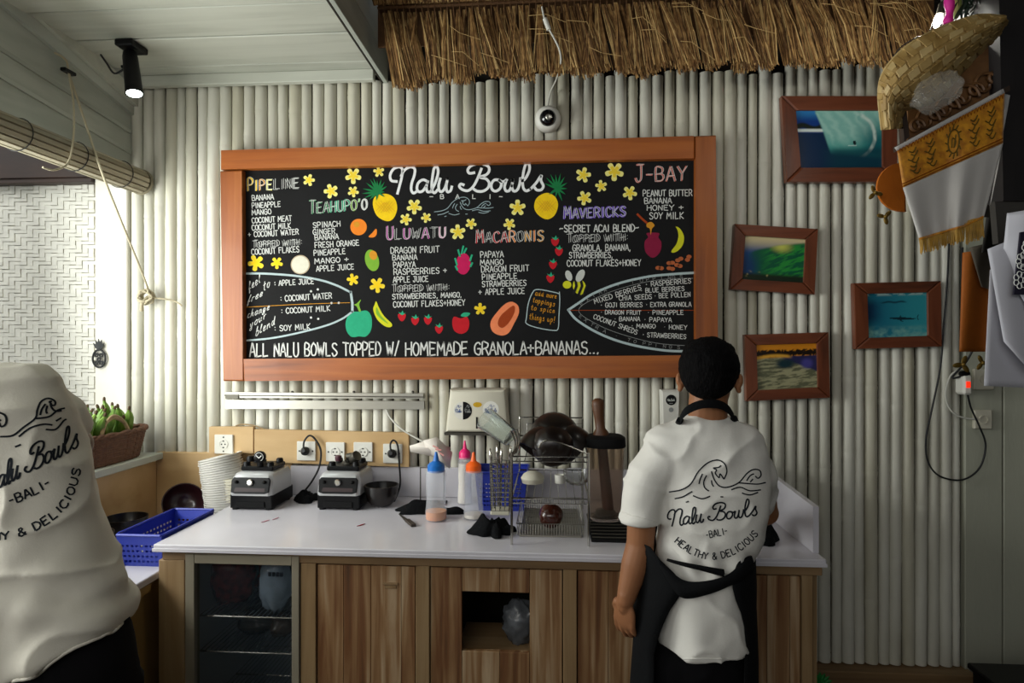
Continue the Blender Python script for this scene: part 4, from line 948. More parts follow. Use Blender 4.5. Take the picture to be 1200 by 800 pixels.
# ---- white dispenser by the man's head
sd = thing('soap_dispenser', 'slim white wall dispenser with a round black label, left of the man\'s neck', 'dispenser', atY(786, 501, 0))
q = [atY(a, b, -.07) for a, b in ((775.5, 457), (797, 457), (796, 500), (776.5, 500))]
M().rings([[Vector((p.x, -.002, p.z)) for p in q], [Vector((p.x, -.058, p.z)) for p in q], [Vector((p.x, -.07, p.z)) for p in inset(q, .12)]]).ob('housing', MT['whitep'], sd, 30)
M().poly([atY(*p, -.0712) for p in disc(786.5, 468.5, 6.2, n=24)]).ob('round_label', MT['black'], sd, 0, fix=False)
m = M()
for st in SCRIPT: m.ribbon([atY(786.5+(x-650)/1200*9.5, 468.5+(y-170)/215*3, -.0722) for x, y in smoothpath([Vector(p) for p in st], 2)], .0012, NY)
m.ribbon([atY(784.5, 472.5, -.0722), atY(788.5, 472.5, -.0722)], .001, NY); m.ob('label_print', MT['chalk'], sd, 0, fix=False)
M().poly([atY(*p, -.0712) for p in disc(786.5, 480, 2.8, n=16)]).ob('sensor', MT['chalkd'], sd, 0, fix=False)
M().box(atY(779, 503, -.05), atY(794, 500, -.02)+Vector((0, 0, 0)), .001).ob('nozzle', MT['cream'], sd, 0)
# ---- security camera and its lead
dc = thing('dome_camera', 'white dome security camera mounted on the bamboo below the thatch', 'camera', atY(642, 150, -.0))
c = atY(642, 137, -.04); c.y = -.003
M().lathe([(.056, 0), (.056, .02), (.050, .038), (.040, .046), (.034, .047)], c, (0, -1, -.15), 28).ob('base', MT['whitep'], dc)
M().lathe([(.036, .040), (.034, .055), (.027, .067), (.014, .074), (0, .076)], c, (0, -1, -.15), 24).ob('dome', mat('smoked_dome', '#0d0e12', .08, coat=.6), dc)
M().lathe([(.013, .060), (.013, .079), (.009, .081), (0, .079)], c+Vector((0, 0, .002)), (0.05, -1, -.2), 16).ob('lens', MT['steel'], dc)
cord('cable', 'white cable hanging from the thatch to the dome camera', [atY(635, 8, -.36), atY(638, 22, -.36), atY(641, 30, -.36), atY(650, 46, -.36), atY(656, 60, -.35), atY(657, 75, -.33), atY(652, 93, -.20), atY(645, 108, -.03), atY(642, 124, -.02)], .0035, MT['cable'])
cn = M().tube([atY(638.5, 22, -.362), atY(643.5, 35, -.362)], .009, 10).ob('connector', MT['whitep'], None); tag(cn, 'small white cable connector on the lead in front of the thatch', 'connector')

# ---- the two blender bases
def blender_base(u0, v0, label):
    c = onC(u0, v0); w_, d_, h_ = .176, .205, .165
    x0, x1 = c.x, c.x+w_; yf, yb = c.y, min(c.y+d_, -.03); z = CT
    t = thing('blender', label, 'blender', ((x0+x1)/2, (yf+yb)/2, z), 'white and black blender bases without jars')
    t.location.z = z
    sec = lambda y, k: [Vector((x0+k, y, z+.008)), Vector((x1-k, y, z+.008)), Vector((x1-k, y, z+.060)), Vector((x0+k, y, z+.060))]
    M().rings([sec(yf+.004, .004), sec(yf+.01, 0), sec(yb, 0)]).ob('lower_skirt', MT['black'], t, 30)
    m = M()
    m.box((x0+.03, yf-.001, z+.012), (x1-.03, yf+.006, z+.034), .003); m.ob('front_recess', MT['blackm'], t, 0)
    for fx in (x0+.018, x1-.018):
        for fy in (yf+.02, yb-.02): M().lathe([(.014, 0), (.014, .008), (.011, .009)], (fx, fy, z), (0, 0, 1), 12).ob('foot', MT['black'], t)
    # white shroud: tilted front face, tapering to the top deck
    def ring(k, zz, yo, yb_): 
        r = .014
        return [Vector((x0+k+r, yo, zz)), Vector((x1-k-r, yo, zz)), Vector((x1-k, yo+r, zz)), Vector((x1-k, yb_-r, zz)), Vector((x1-k-r, yb_, zz)), Vector((x0+k+r, yb_, zz)), Vector((x0+k, yb_-r, zz)), Vector((x0+k, yo+r, zz))]
    M().rings([ring(0, z+.059, yf-.002, yb), ring(0, z+.066, yf-.004, yb), ring(.003, z+.125, yf+.012, yb), ring(.012, z+.142, yf+.022, yb-.004), ring(.024, z+.148, yf+.035, yb-.012)]).ob('shroud', MT['silver'], t, 35)
    # control panel on the sloping front
    ey = Vector((0, .25, 1)).normalized(); pc = Vector(((x0+x1)/2, yf+.0055-.002, z+.101))
    def pp(a, b, o): return pc+Vector((a, 0, 0))+ey*b+Vector((0, -1, .25)).normalized()*o
    q = [(-.078, -.028), (-.06, -.034), (.06, -.034), (.078, -.028), (.080, .020), (.072, .030), (-.072, .030), (-.080, .020)]
    M().rings([[pp(a, b, -.003) for a, b in q], [pp(a, b, .0032) for a, b in q], [pp(a*.97, b*.95, .0045) for a, b in q]]).ob('control_panel', MT['black'], t, 0)
    M().lathe([(.013, 0), (.013, .008), (.009, .012), (0, .012)], pp(0, .010, .0045), (0, -1, .25), 20).ob('dial', MT['chrome'], t)
    M().poly([pp(a, b, .0052) for a, b in ((-.065, -.026), (.062, -.026), (.062, -.012), (-.06, -.010))]).ob('red_strip', mat('dark_red_print', '#240d10', .45), t, 0, fix=False)
    m = M()
    for a in (-.058, .058): m.lathe([(.007, 0), (.007, .006), (.004, .012)], pp(a, .012, .0045), (0, -1, .25), 10)
    m.ob('switch', MT['blackm'], t)
    # rubber jar seat with drive socket
    zc = z+.148; yc = (yf+yb)/2+.01; xc = (x0+x1)/2+.002
    M().box((xc-.068, yc-.062, zc), (xc+.068, yc+.062, zc+.020), .012).ob('jar_pad', MT['black'], t, 30)
    for a in (-1, 1):
        for b in (-1, 1): M().lathe([(.016, 0), (.014, .014), (.010, .018)], (xc+a*.050, yc+b*.044, zc+.018), (0, 0, 1), 12).ob('pad_peg', MT['black'], t)
    M().lathe([(.026, 0), (.022, .008), (.012, .010), (.012, .018), (0, .018)], (xc, yc, zc+.019), (0, 0, 1), 18).ob('drive_socket', MT['dkmetal'], t)
    return xc, yc, zc
b1 = blender_base(268.5, 597.5, 'left blender base, silver and black, with a round badge knob on top')
b2 = blender_base(371, 597.5, 'right blender base, silver and black, beside the black coconut bowl')
kn = M().lathe([(.020, -.008), (.024, -.006), (.024, .006), (.020, .009), (0, .009)], (b1[0]+.012, b1[1]-.058, b1[2]+.058), (0.1, -1, .15), 24)
kn.lathe([(.013, 0), (.012, .035)], (b1[0]+.012, b1[1]-.055, b1[2]+.0205), (0, 0, 1), 12)
ko = kn.ob('lid_plug', MT['black'], None); tag(ko, 'round black lid plug with pale emblem standing on the left blender base', 'lid')
m = M(); 
for r_ in (.017,): m.tube([(b1[0]+.012+.0007+r_*math.cos(a*PI/10), b1[1]-.0675, b1[2]+.0595+r_*math.sin(a*PI/10)) for a in range(20)], .0012, 5, closed=True)
m.ribbon([(b1[0]+.002, b1[1]-.0685, b1[2]+.064), (b1[0]+.012, b1[1]-.0685, b1[2]+.055), (b1[0]+.022, b1[1]-.0685, b1[2]+.064)], .004, NY)
m.ob('emblem', MT['chalk'], ko, 0, fix=False)
kk = M().lathe([(.018, 0), (.018, .014), (.013, .022), (0, .024)], (b1[0]-.038, b1[1]-.035, b1[2]+.0355), (0, 0, 1), 14).ob('rubber_stopper', MT['black'], None)
tag(kk, 'small round black cap on the left side of the left blender base', 'cap')
kk = M().lathe([(.012, 0), (.014, .012), (.012, .022), (0, .024)], (b2[0]-.03, b2[1]-.03, b2[2]+.0365), (0.1, 0, 1), 14).ob('rubber_stopper', mat('dark_maroon_plastic', '#47202c', .4), None)
tag(kk, 'small maroon cap on top of the right blender base', 'cap')
kk = M().lathe([(.022, -.012), (.024, 0), (.022, .02), (.015, .022), (0, .022)], (b2[0]+.032, b2[1]-.01, b2[2]+.046), (.7, -.4, .5), 16).lathe([(.014, 0), (.016, .03)], (b2[0]+.0, b2[1]-.01, b2[2]+.05), (1, 0, .1), 12).ob('blade_cup', MT['dkmetal'], None)
tag(kk, 'dark metal blade cup lying tilted on the right blender base', 'blender part')
# ---- cloths
def cloth(name, label, c, rx, ry, h, seed, fold=.5, mt_=None, a=0, amp=.5):
    c = Vector(c); o_ = Vector((seed*7.7, seed, 0)); m = M(); n1, n2 = 36, 14; ca, sa = math.cos(a), math.sin(a)
    rs = []
    for j in range(n2+1):
        t = j/n2; ring = []
        for i in range(n1):
            th = 2*PI*i/n1; k = 1+amp*noise.noise(Vector((math.cos(th)*1.6, math.sin(th)*1.6, 0))+o_)
            r = math.cos(t*PI/2)*k
            z = h*math.sin(t*PI/2)**1.3*(.62+.55*noise.noise(Vector((math.cos(th)*r*1.9, math.sin(th)*r*1.9, 4))+o_))+.003*math.sin(th*9)
            x, y = rx*r*math.cos(th), ry*r*math.sin(th)
            ring.append(c+Vector((x*ca-y*sa, x*sa+y*ca, max(z, .001))))
        rs.append(ring)
    m.rings(rs)
    o = m.ob(name, mt_ or MT['cloth'], None, 50); return tag(o, label, 'cloth')
cloth('cloth', 'black cloth bunched on the worktop between the two blenders', (b1[0]+.16, -.10, CT), .055, .06, .05, 3)
cloth('cloth', 'black cloth spread behind the blue-capped and orange-capped bottles', (onC(505, 598).x, -.26, CT), .13, .055, .06, 5)
c = onC(592, 628); cloth('cloth', 'crumpled black cloth at the left foot of the dish rack', (c.x-.035, c.y+.02, CT), .062, .060, .085, 8, a=.6, amp=1.3)
c = onC(893, 636); cloth('cloth', 'black cloth at the right end of the worktop beside the man', (c.x-.0, c.y+.04, CT), .065, .06, .09, 9, a=.3)
# ---- black coconut bowl
def half_bowl(c, r, h, axis=(0, 0, 1), sx=1, sy=1, m=None, irr=0):
    pr = [(r*.30, 0), (r*.62, h*.10), (r*.84, h*.32), (r*.97, h*.66), (r, h), (r*.95, h*1.0), (r*.90, h*.66), (r*.75, h*.34), (r*.45, h*.14), (0, h*.09)]
    return (m or M()).lathe(pr, c, axis, 30, sx=sx, sy=sy)
c = onC(445.5, 594); cb = half_bowl((c.x, c.y+.02, CT), .070, .088, sx=1.0).ob('coconut_bowl', MT['coco'], None, 50); tag(cb, 'black coconut shell bowl beside the right blender', 'bowl')
# ---- knife
a, b = onC(468, 603), onC(492, 623.5); d = (b-a).normalized(); n_ = Vector((-d.y, d.x, 0))
kf = thing('knife', 'small short-bladed knife lying on the worktop near the bottles', 'knife', a)
M().prism([a+n_*.002+Vector((0, 0, .001)), a+d*.105+n_*.009+Vector((0, 0, .001)), a+d*.105-n_*.008+Vector((0, 0, .001)), a-n_*.002+Vector((0, 0, .001))], (0, 0, .0025)).ob('blade', MT['dkmetal'], kf, 0)
M().rings([[a+d*s_+n_*(q*.009)+Vector((0, 0, zz)) for q, zz in ((-1, .001), (1, .001), (1, .010), (-1, .010))] for s_ in (.103, .115, .175, .182)]).ob('handle', mat('dark_knife_handle', '#3c322a', .6), kf, 30)
# ---- squeeze bottles
def bottle(c, r, h, capm, fill, fillh, label, hourglass=True, bodym=None):
    c = Vector((c.x, c.y, CT)); t = thing('squeeze_bottle', label, 'bottle', c)
    pr = [(r*.9, 0), (r, .006), (r, h*.20), (r*.93, h*.30), (r*.90, h*.42), (r*.93, h*.55), (r*.96, h*.9), (r*.86, h*.97), (r*.70, h)]
    ow = [(q-.0016, z) for q, z in pr][::-1]; ow[-1] = (r*.9-.002, .002)
    M().lathe(pr+ow+[(0, .002)], c, n=28).ob('bottle_body', bodym or MT['squeeze'], t, 40)
    if fill:
        fp_ = [(q-.0022, min(max(z, .0035), fillh)) for q, z in pr if z < fillh]; fp_.append((r*.93-.0022 if fillh > h*.25 else r-.0022, fillh))
        M().lathe(fp_+[(0, fillh)], c, n=24).ob('contents', fill, t, 40)
    M().lathe([(r*.72, h-.012), (r*.80, h-.010), (r*.80, h+.014), (r*.62, h+.022), (r*.30, h+.030), (r*.20, h+.046), (r*.11, h+.064), (0, h+.065)], c, n=24).ob('cap', capm, t, 35)
    return t
c = onC(509, 612); bottle(c+Vector((0, .035, 0)), .041, .195, MT['bluecap'], MT['honey'], .036, 'squeeze bottle with blue cap and a little honey in the bottom')
c = onC(553.5, 610); bottle(c+Vector((0, .035, 0)), .038, .190, MT['orange'], MT['milk'], .018, 'nearly empty squeeze bottle with bright orange cap')
c = onC(543.5, 592); bottle(c+Vector((0, .03, 0)), .031, .20, MT['pink'], MT['milk'], .17, 'tall white-filled squeeze bottle with pink cap, behind the orange-capped one')
# ---- napkins
c = onC(508, 588)
nd = thing('napkin_holder', 'small stand holding loose white napkins behind the blue-capped bottle', 'holder', (c.x, -.13, CT))
M().box((c.x-.06, -.16, CT+.001), (c.x+.06, -.10, CT+.008), .002).ob('base', MT['blackm'], nd, 0)
M().tube([(c.x-.05, -.13, CT+.006), (c.x-.05, -.13, CT+.15), (c.x+.05, -.13, CT+.15), (c.x+.05, -.13, CT+.006)], .003, 6).ob('wire', MT['dkmetal'], nd)
npm = mat('thin_paper', '#ddd5cb', .7)
for k, (q, lab) in enumerate((([(480, 522), (503, 515), (528, 524), (522, 538), (500, 533), (481, 529)], 'front white paper napkin sticking out to the left'), ([(496, 516), (512, 512), (530, 530), (527, 549), (516, 540), (500, 528)], 'back white paper napkin with pink print drooping right'))):
    P = [atY(a_, b_, -.135-.022*k+.018*((i*7) % 3)) for i, (a_, b_) in enumerate(q)]; cc = sum(P, Vector())/6+Vector((0, -.025, .012))
    m = M(); m.add(P+[cc], [(i, (i+1) % 6, 6) for i in range(6)]); o = m.ob('napkin', npm, None, 20, fix=False); tag(o, lab, 'napkin')
    sm = o.modifiers.new('s', 'SOLIDIFY'); sm.thickness = .0012
    if k: 
        m = M()
        for a_, b_ in (((506, 520), (514, 524)), ((510, 526), (519, 527)), ((516, 531), (523, 536))): m.ribbon([cc.lerp(atY(*a_, -.165), .7), cc.lerp(atY(*b_, -.165), .7)], .006, NY, .004)
        m.ob('pink_print', paint('faded_pink_print', '#dfa09a'), o, 0, fix=False)
# ---- perforated plastic baskets
def pbasket(name, label, cx, cy, z, L_, W_, h, rot, n1, n2, rows, flare=.86):
    """rectangular basket, long axis L_ turned by rot; real holes"""
    t = thing(name, label, 'basket', (cx, cy, z)); R = Matrix.Rotation(rot, 3, 'Z'); O = Vector((cx, cy, z))
    def P(a, b, zz):
        k = flare+(1-flare)*zz/h; return O+R@Vector((a*L_/2*k, b*W_/2*k, zz))
    m = M(); th = .0022
    for side in range(4):
        n_ = n1 if side % 2 == 0 else n2
        def Q(s_, zz, o=0):
            c_ = -1+2*s_
            a, b = ((c_, -1), (1, c_), (-c_, 1), (-1, -c_))[side]
            p = P(a, b, zz); q_ = P(0, 0, zz); dd = (0, -1, 0), (1, 0, 0), (0, 1, 0), (-1, 0, 0)
            return p-R@Vector(dd[side])*o
        zs2 = [0, h*.12]; dz = (h*.78-h*.12)/rows
        for k in range(rows): zs2 += [h*.12+dz*(k+.42), h*.12+dz*(k+1)]
        zs2 += [h]
        ss = [0, .06]
        ds = .88/n_
        for k in range(n_): ss += [.06+ds*(k+.62), .06+ds*(k+1)]
        ss += [1]
        idx = {}
        vs = []
        for o in (0, th):
            for j, zz in enumerate(zs2):
                for i, s_ in enumerate(ss): idx[(o > 0, j, i)] = len(vs); vs.append(Q(s_, zz, o))
        fs = []
        for j in range(len(zs2)-1):
            for i in range(len(ss)-1):
                hole = (1 <= i < len(ss)-2 and i % 2 == 1) and (1 <= j < len(zs2)-2 and j % 2 == 1)
                if hole: continue
                for o in (False, True): fs.append((idx[(o, j, i)], idx[(o, j, i+1)], idx[(o, j+1, i+1)], idx[(o, j+1, i)]))
        m.add(vs, fs)
    m.ob('perforated_wall', MT['blue'], t, 0, fix=False)
    rim = [P(a, b, h) for a, b in ((-1, -.9), (-.95, -1), (.95, -1), (1, -.9), (1, .9), (.95, 1), (-.95, 1), (-1, .9))]
    M().tube(rim, .005, 6, closed=True).ob('rim', MT['blue'], t)
    M().prism([P(a, b, 0) for a, b in ((-1, -1), (1, -1), (1, 1), (-1, 1))], (0, 0, .003)).ob('floor_plate', MT['blue'], t, 0)
    return t
a, b, c2 = atZ(150, 661, .817), atZ(186, 663, .817), None
SCT = .815
pbasket('plastic_basket', 'blue perforated plastic basket on the side counter left of the worktop', -1.437, -.49, SCT, .165, .34, .115, 0.0, 8, 14, 4)
pbasket('plastic_basket', 'blue perforated plastic basket on the worktop behind the dish rack', onC(590, 590).x, -.15, CT, .21, .17, .155, 0, 14, 9, 6)
cc_ = half_bowl((-1.36+.0, 0, 0), .01, .01)    # (shape only tested)
ORD = 'second third fourth fifth sixth seventh eighth ninth tenth eleventh twelfth thirteenth fourteenth fifteenth sixteenth seventeenth eighteenth nineteenth twentieth twenty-first twenty-second twenty-third twenty-fourth'.split()
# paper bowls in a leaning stack: every one an object
base = Vector((-1.415+.02, -.125, SCT)); 
base = atZ(226, 603, SCT+.03); base = Vector((-1.41, -.115, SCT))
br = .088
pr = [(br*.62, 0), (br*.64, .002), (br*.93, .060), (br*1.0, .0625), (br*1.0, .066), (br*.965, .066), (br*.90, .060), (br*.61, .004), (0, .004)]
cupm = M().lathe(pr, base, n=32).ob('paper_bowl', MT['paper'], None, 40)
tag(cupm, 'bottom white paper bowl of the leaning stack behind the blue basket', 'bowl', 'white paper bowls in one leaning stack'); cupm.location = base
N_ = 24; wl0 = base
for k in range(1, N_):
    o = cupm.copy(); COL.objects.link(o); t_ = k/N_
    o.location = base+Vector((-.0009*k+.0012*math.sin(k*1.7), .0008*math.sin(k*2.3), .0098*k)); o.rotation_euler = (-.02+.006*math.sin(k*1.3), -.02-.0085*k-.008*math.sin(k*.9), 0)
    o['group'] = cupm['group']
    o['label'] = ORD[k-1]+' white paper bowl from the bottom of the leaning stack behind the blue basket'
    if k == N_-1: o['label'] = 'topmost white paper bowl of the leaning stack'
    WL[o.name] = o.location.copy()
# stack of cream lids
ln = M().lathe([(.050, 0), (.052, .002), (.052, .009), (.046, .011), (.030, .012), (0, .0122)], (0, 0, 0), n=26)
lb_ = onC(259, 595.5); lo = ln.ob('cup_lid', MT['cream'], None, 40); tag(lo, 'bottom cream plastic lid of the short stack left of the left blender', 'lid', 'cream lids in a short stack')
lo.location = (lb_.x-.016, -.135, CT+.001)
for k in range(1, 9):
    o = lo.copy(); COL.objects.link(o); o.location = lo.location+Vector((.0015*math.sin(k*2), .001*math.cos(k*3), .0108*k)); o['group'] = lo['group']; o['label'] = ORD[k-1]+' cream plastic lid from the bottom of the short stack' if k < 8 else 'topmost cream plastic lid of the short stack left of the left blender'
# dark coconut bowls on the side counter
for k, (x, y, r_, ax, lab, mm) in enumerate(((-1.62, -.10, .085, (.35, -.5, .4), 'dark red-brown coconut bowl tipped on its side by the stack of paper bowls', 'cocor'), (-1.71, -.34, .08, (0, 0, 1), 'dark coconut bowl standing behind the blue basket', 'coco'), (-1.70, -.56, .085, (0.1, 0, 1), 'dark coconut bowl nearest the man on the left, behind the basket', 'coco'))):
    o = half_bowl((x, y, SCT+(.0 if k else .055)), r_, .085, ax if k == 0 else (0, 0, 1)).ob('coconut_bowl', mat('dark_red_shell', '#2e1418', .3, coat=.4) if k == 0 else MT[mm], None, 50); tag(o, lab, 'bowl')
    if k == 0: pass
c = atZ(133, 665, SCT); o = M().lathe([(.022, 0), (.026, .012), (.024, .013), (.020, .003), (0, .003)], (c.x, c.y, SCT), n=20).ob('small_dish', MT['whitep'], None); tag(o, 'tiny white dish on the side counter in front of the blue basket', 'dish')
# petals / crumbs of red on the worktop
for k, (u_, v_, du, lab) in enumerate(((311, 611, 5, 'pinkish red scrap on the worktop below the left blender'), (323, 608, 4, 'smallest pink scrap on the worktop, right of the other'), (423, 615.5, 5, 'dark red petal on the worktop below the right blender'))):
    a = onC(u_-du, v_+1.5); b = onC(u_+du, v_-1.5); n_ = Vector((0, .006, 0)); z_ = Vector((0, 0, .001))
    o = M().prism([a+z_, a.lerp(b, .5)-n_+z_, b+z_, a.lerp(b, .6)+n_+z_], (0, 0, .0018)).ob('fruit_scrap', paint('red_scrap' if k == 2 else 'pink_scrap', '#a01228' if k == 2 else '#c77c8c'), None, 0); tag(o, lab, 'scrap')

# ================================================================ DISH RACK AND WHAT IT HOLDS
dk_ = thing('dish_rack', 'two-tier chrome wire dish rack on the worktop', 'dish rack', (onC(645, 620).x, -.40, CT))
L0 = onC(598, 639); R0 = onC(691, 638.5); yf, yb = L0.y+.01, -.17
xl, xr = L0.x+.004, R0.x-.004; z1, z2 = 1.075, 1.215
posts = []
for x in (xl, xr):
    for y in (yf, yb): M().tube([(x, y, CT), (x, y, z2+.015 if y == yf else z2+.07)], .0042, 8).ob('post', MT['chrome'], dk_)
def tier(z, name, nb, mt_):
    m = M()
    m.tube([(xl, yf, z), (xr, yf, z), (xr, yb, z), (xl, yb, z)], .0035, 8, closed=True)
    m.tube([(xl, yf, z-.016), (xr, yf, z-.016)], .0022, 6)
    for k in range(nb): x = xl+(xr-xl)*(k+.5)/nb; m.tube([(x, yf, z-.014), (x, yf+.005, z-.017), (x, yb, z-.017), (x, yb, z)], .0016, 5)
    m.ob(name, mt_, dk_)
tier(z2, 'upper_tier', 9, MT['chrome']); tier(z1, 'lower_tier', 9, MT['chrome'])
m = M(); m.tube([(xl, yb, z2+.07), (xl, yb-.0, z2+.075), (xr, yb, z2+.075), (xr, yb, z2+.07)], .003, 6)
for x in (xl+.03, xr-.03): m.tube([(x, yb, z2), (x, yb, z2+.05), (x+.03, yb, z2+.05), (x+.03, yb, z2)], .002, 6)
m.ob('rear_hoop', MT['chrome'], dk_)
m = M(); m.tube(smoothpath([(xl+.09, yf, z2+.03), (xl+.11, yf-.01, z2+.055), (xl+.16, yf-.012, z2+.05), (xr, yf, z2+.01)], 6), .0024, 6); m.ob('handle_wire', MT['chrome'], dk_)
# wire draining tray at the bottom
dt = thing('drainer_basket', 'shallow grey wire drainer basket on the worktop under the rack', 'basket', ((xl+xr)/2, -.38, CT))
a0_, a1_ = onC(600, 633), onC(690, 633); yF, yB = a0_.y+.03, -.20
m = M()
for z_, k in ((.008, .012), (.05, 0)): m.tube([(xl+.012+k, yF+k, CT+z_), (xr-.012-k, yF+k, CT+z_), (xr-.012-k, yB-k, CT+z_), (xl+.012+k, yB-k, CT+z_)], .003, 6, closed=True)
m.ob('rim_wires', MT['steel'], dt)
m = M(); nb = 26
for k in range(nb):
    x = xl+.014+(xr-xl-.028)*k/(nb-1); m.tube([(x, yF, CT+.05), (x, yF+.010, CT+.008), (x, yB-.01, CT+.008), (x, yB, CT+.05)], .0014, 5)
for k in range(7):
    y = yF+.012+(yB-yF-.024)*k/6; m.tube([(xl+.012, y, CT+.05), (xl+.02, y, CT+.007), (xr-.02, y, CT+.007), (xr-.012, y, CT+.05)], .0016, 5)
m.ob('mesh_wires', MT['steel'], dt, kind='stuff')
M().box((xl+.02, yF+.012, CT+.001), (xr-.02, yB-.02, CT+.006), .002).ob('drip_plate', mat('cloudy_drip_plate', '#9a958a', .3), dt, 0)
# bowls piled in the upper tier
def shell(u_, v_, r_, h_, ax, y, lab, mm, name='coconut_bowl', sx=1):
    c = atY(u_, v_, y); ax = Vector(ax).normalized()
    o = half_bowl(c-ax*h_*.5, r_, h_, ax, sx=sx).ob(name, MT[mm], None, 50); return tag(o, lab, 'bowl')
MT['coco2'] = mat('coconut_shell_brown', '#221611', .32, var=.5, vscale=10, col2='#120b09', coat=.2)
shell(650, 503, .098, .10, (-.05, .45, -.9), -.33, 'dark grey-brown coconut bowl, topmost at the back of the rack pile', 'coco')
shell(637, 519, .080, .105, (-.45, -.25, -.65), -.40, 'coconut bowl leaning left in the rack pile, rim edge showing', 'coco2')
shell(663, 516, .078, .09, (.55, .2, -.5), -.36, 'dark coconut bowl leaning right in the rack pile', 'coco')
shell(647, 527, .076, .075, (.05, .85, .35), -.47, 'glossy dark coconut bowl at the front of the rack pile', 'coco2')
shell(645, 607, .043, .055, (.1, .9, .30), -.50, 'small glossy red-brown coconut cup in the lower drainer basket', 'cocor', 'coconut_cup')
# lower things on the rack
c = atY(676, 580, -.36); gb = half_bowl((c.x, -.36, z1-.015), .052, .055).ob('glass_bowl', MT['glass'], None, 60); tag(gb, 'small clear glass bowl on the lower tier of the rack', 'bowl')
c = atY(656, 573, -.34); o = M().lathe([(.018, 0), (.02, .03), (.018, .032), (.016, .004), (0, .004)], (c.x, -.33, z1-.015), n=18).ob('small_cup', MT['whitep'], None); tag(o, 'tiny white cup on the lower tier of the rack', 'cup')
c = atY(624, 572, -.34); o = M().lathe([(.04, 0), (.045, .018), (.036, .032), (.02, .042), (0, .045)], (c.x, -.33, z1-.015), n=20).ob('upturned_bowl', MT['cream'], None); tag(o, 'small cream bowl upturned at the left of the lower rack tier', 'bowl')
# cutlery holder hooked on the left of the rack
ch = thing('cutlery_holder', 'tall chrome wire cutlery holder on the left side of the rack', 'cutlery holder', (xl-.035, yf+.02, 1.04))
cxh, cyh = xl-.040, yf+.035; ch.location = (cxh, cyh, 1.03); WL[ch.name] = Vector((cxh, cyh, 1.03))
m = M()
for z_ in [1.03+.016*k for k in range(11)]: 
    k_ = .030+.004*(z_-1.03)/.16; m.tube([(cxh-k_, cyh-.03, z_), (cxh+k_, cyh-.03, z_), (cxh+k_, cyh+.03, z_), (cxh-k_, cyh+.03, z_)], .0016, 5, closed=True)
for k in range(5):
    for yy_ in (-.03, .03): m.tube([(cxh-.03+.015*k, cyh+yy_, 1.03), (cxh-.034+.017*k, cyh+yy_, 1.19)], .0016, 5)
for k in (-.03, .03):
    for yy_ in (-.015, 0, .015): m.tube([(cxh+k, cyh+yy_, 1.03), (cxh+k*1.13, cyh+yy_, 1.19)], .0016, 5)
m.ob('wire_cage', MT['chrome'], ch, kind='stuff'); m = M().box((cxh-.032, cyh-.032, 1.016), (cxh+.032, cyh+.032, 1.03), .004).ob('base_cup', MT['cream'], ch, 0)
m = M(); m.tube([(cxh+.034, cyh, 1.18), (cxh+.04, cyh, 1.218), (xl+.004, cyh, 1.220)], .0022, 6).ob('hook', MT['chrome'], ch)
def spoon(dx, dy, h, tilt, lab, k):
    b = Vector((cxh+dx, cyh+dy, 1.035)); tp = b+Vector((tilt[0], tilt[1], h)); ax = (tp-b).normalized()
    t = thing('spoon', lab, 'spoon', b, 'spoons in the cutlery holder')
    M().tube([b, b.lerp(tp, .5)+Vector((0, .002, 0)), tp], [.0032, .0022, .003], 8).ob('handle', MT['chrome'], t)
    a_, b_ = frame_of(ax)
    M().ellipsoid(tp+ax*.026, (.017, .006, .027), 16, 10, rot=Matrix((a_, a_.cross(ax)*-1, ax)).transposed()).ob('spoon_bowl', MT['chrome'], t)
for k, (dx, dy, h, tl, lab) in enumerate(((-.018, -.012, .152, (-.012, -.01), 'front left steel spoon, its bowl catching the light'), (.0, -.015, .155, (.004, -.012), 'front middle steel spoon standing in the holder'), (-.008, .012, .160, (-.004, .0), 'rear steel spoon between the others'), (.014, .0, .158, (.016, .0), 'rightmost steel spoon leaning towards the rack'))): spoon(dx, dy, h, tl, lab, k)
# tumbler lying tilted on the spoons
c0 = atY(571, 492, -.43); c1 = atY(599, 513, -.47); ax = (c0-c1).normalized()
L_ = (c0-c1).length+.012
tm_ = M().lathe([(.030, 0), (.034, .004), (.043, L_), (.041, L_), (.032, .008), (0, .006)], c1, ax, 28).ob('tumbler', mat('clear_tumbler', '#e6ece8', .08, trans=.9, ior=1.25), None, 50); tag(tm_, 'clear plastic tumbler lying tilted above the spoons', 'tumbler')
m = M()
for k in range(3): m.tube(smoothpath([(xl+.002+.004*k, yf+.02+.02*k, z2), (xl+.012+.006*k, yf+.01+.02*k, z2+.045), (xl-.004+.010*k, yf+.0+.02*k, z2+.085)], 4), .003, 6)
o = m.ob('whisk', MT['chrome'], None); tag(o, 'steel whisk standing at the left corner of the rack', 'whisk')
# blender jar with tamper on the dark drain grille
gr = thing('drain_grille', 'dark metal drip grille under the blender jar', 'tray', (onC(712, 620).x, -.45, CT))
g0, g1 = onC(693, 636), onC(742, 634); gy0, gy1 = g0.y+.005, -.27
M().box((g0.x, gy0, CT+.001), (g1.x+.03, gy1, CT+.010), .002).ob('tray', MT['blackm'], gr, 0)
for k in range(9):
    y = gy0+.012+(gy1-gy0-.024)*k/8; M().tube([(g0.x+.004, y, CT+.014), (g1.x+.026, y, CT+.014)], .003, 6).ob('bar', MT['dkmetal'], gr)
c = atY(709, 600, -.37); jz = CT+.018; jx = c.x
bj = thing('blender_jar', 'tall clear blender jar with black lid standing on the grille', 'blender jar', (jx, -.37, jz))
def sq(r_, z_, k=.72): return [Vector((jx+r_*math.copysign(abs(math.cos(t))**k, math.cos(t)), -.37+r_*math.copysign(abs(math.sin(t))**k, math.sin(t)), jz+z_)) for t in [2*PI*i/28+.001 for i in range(28)]]
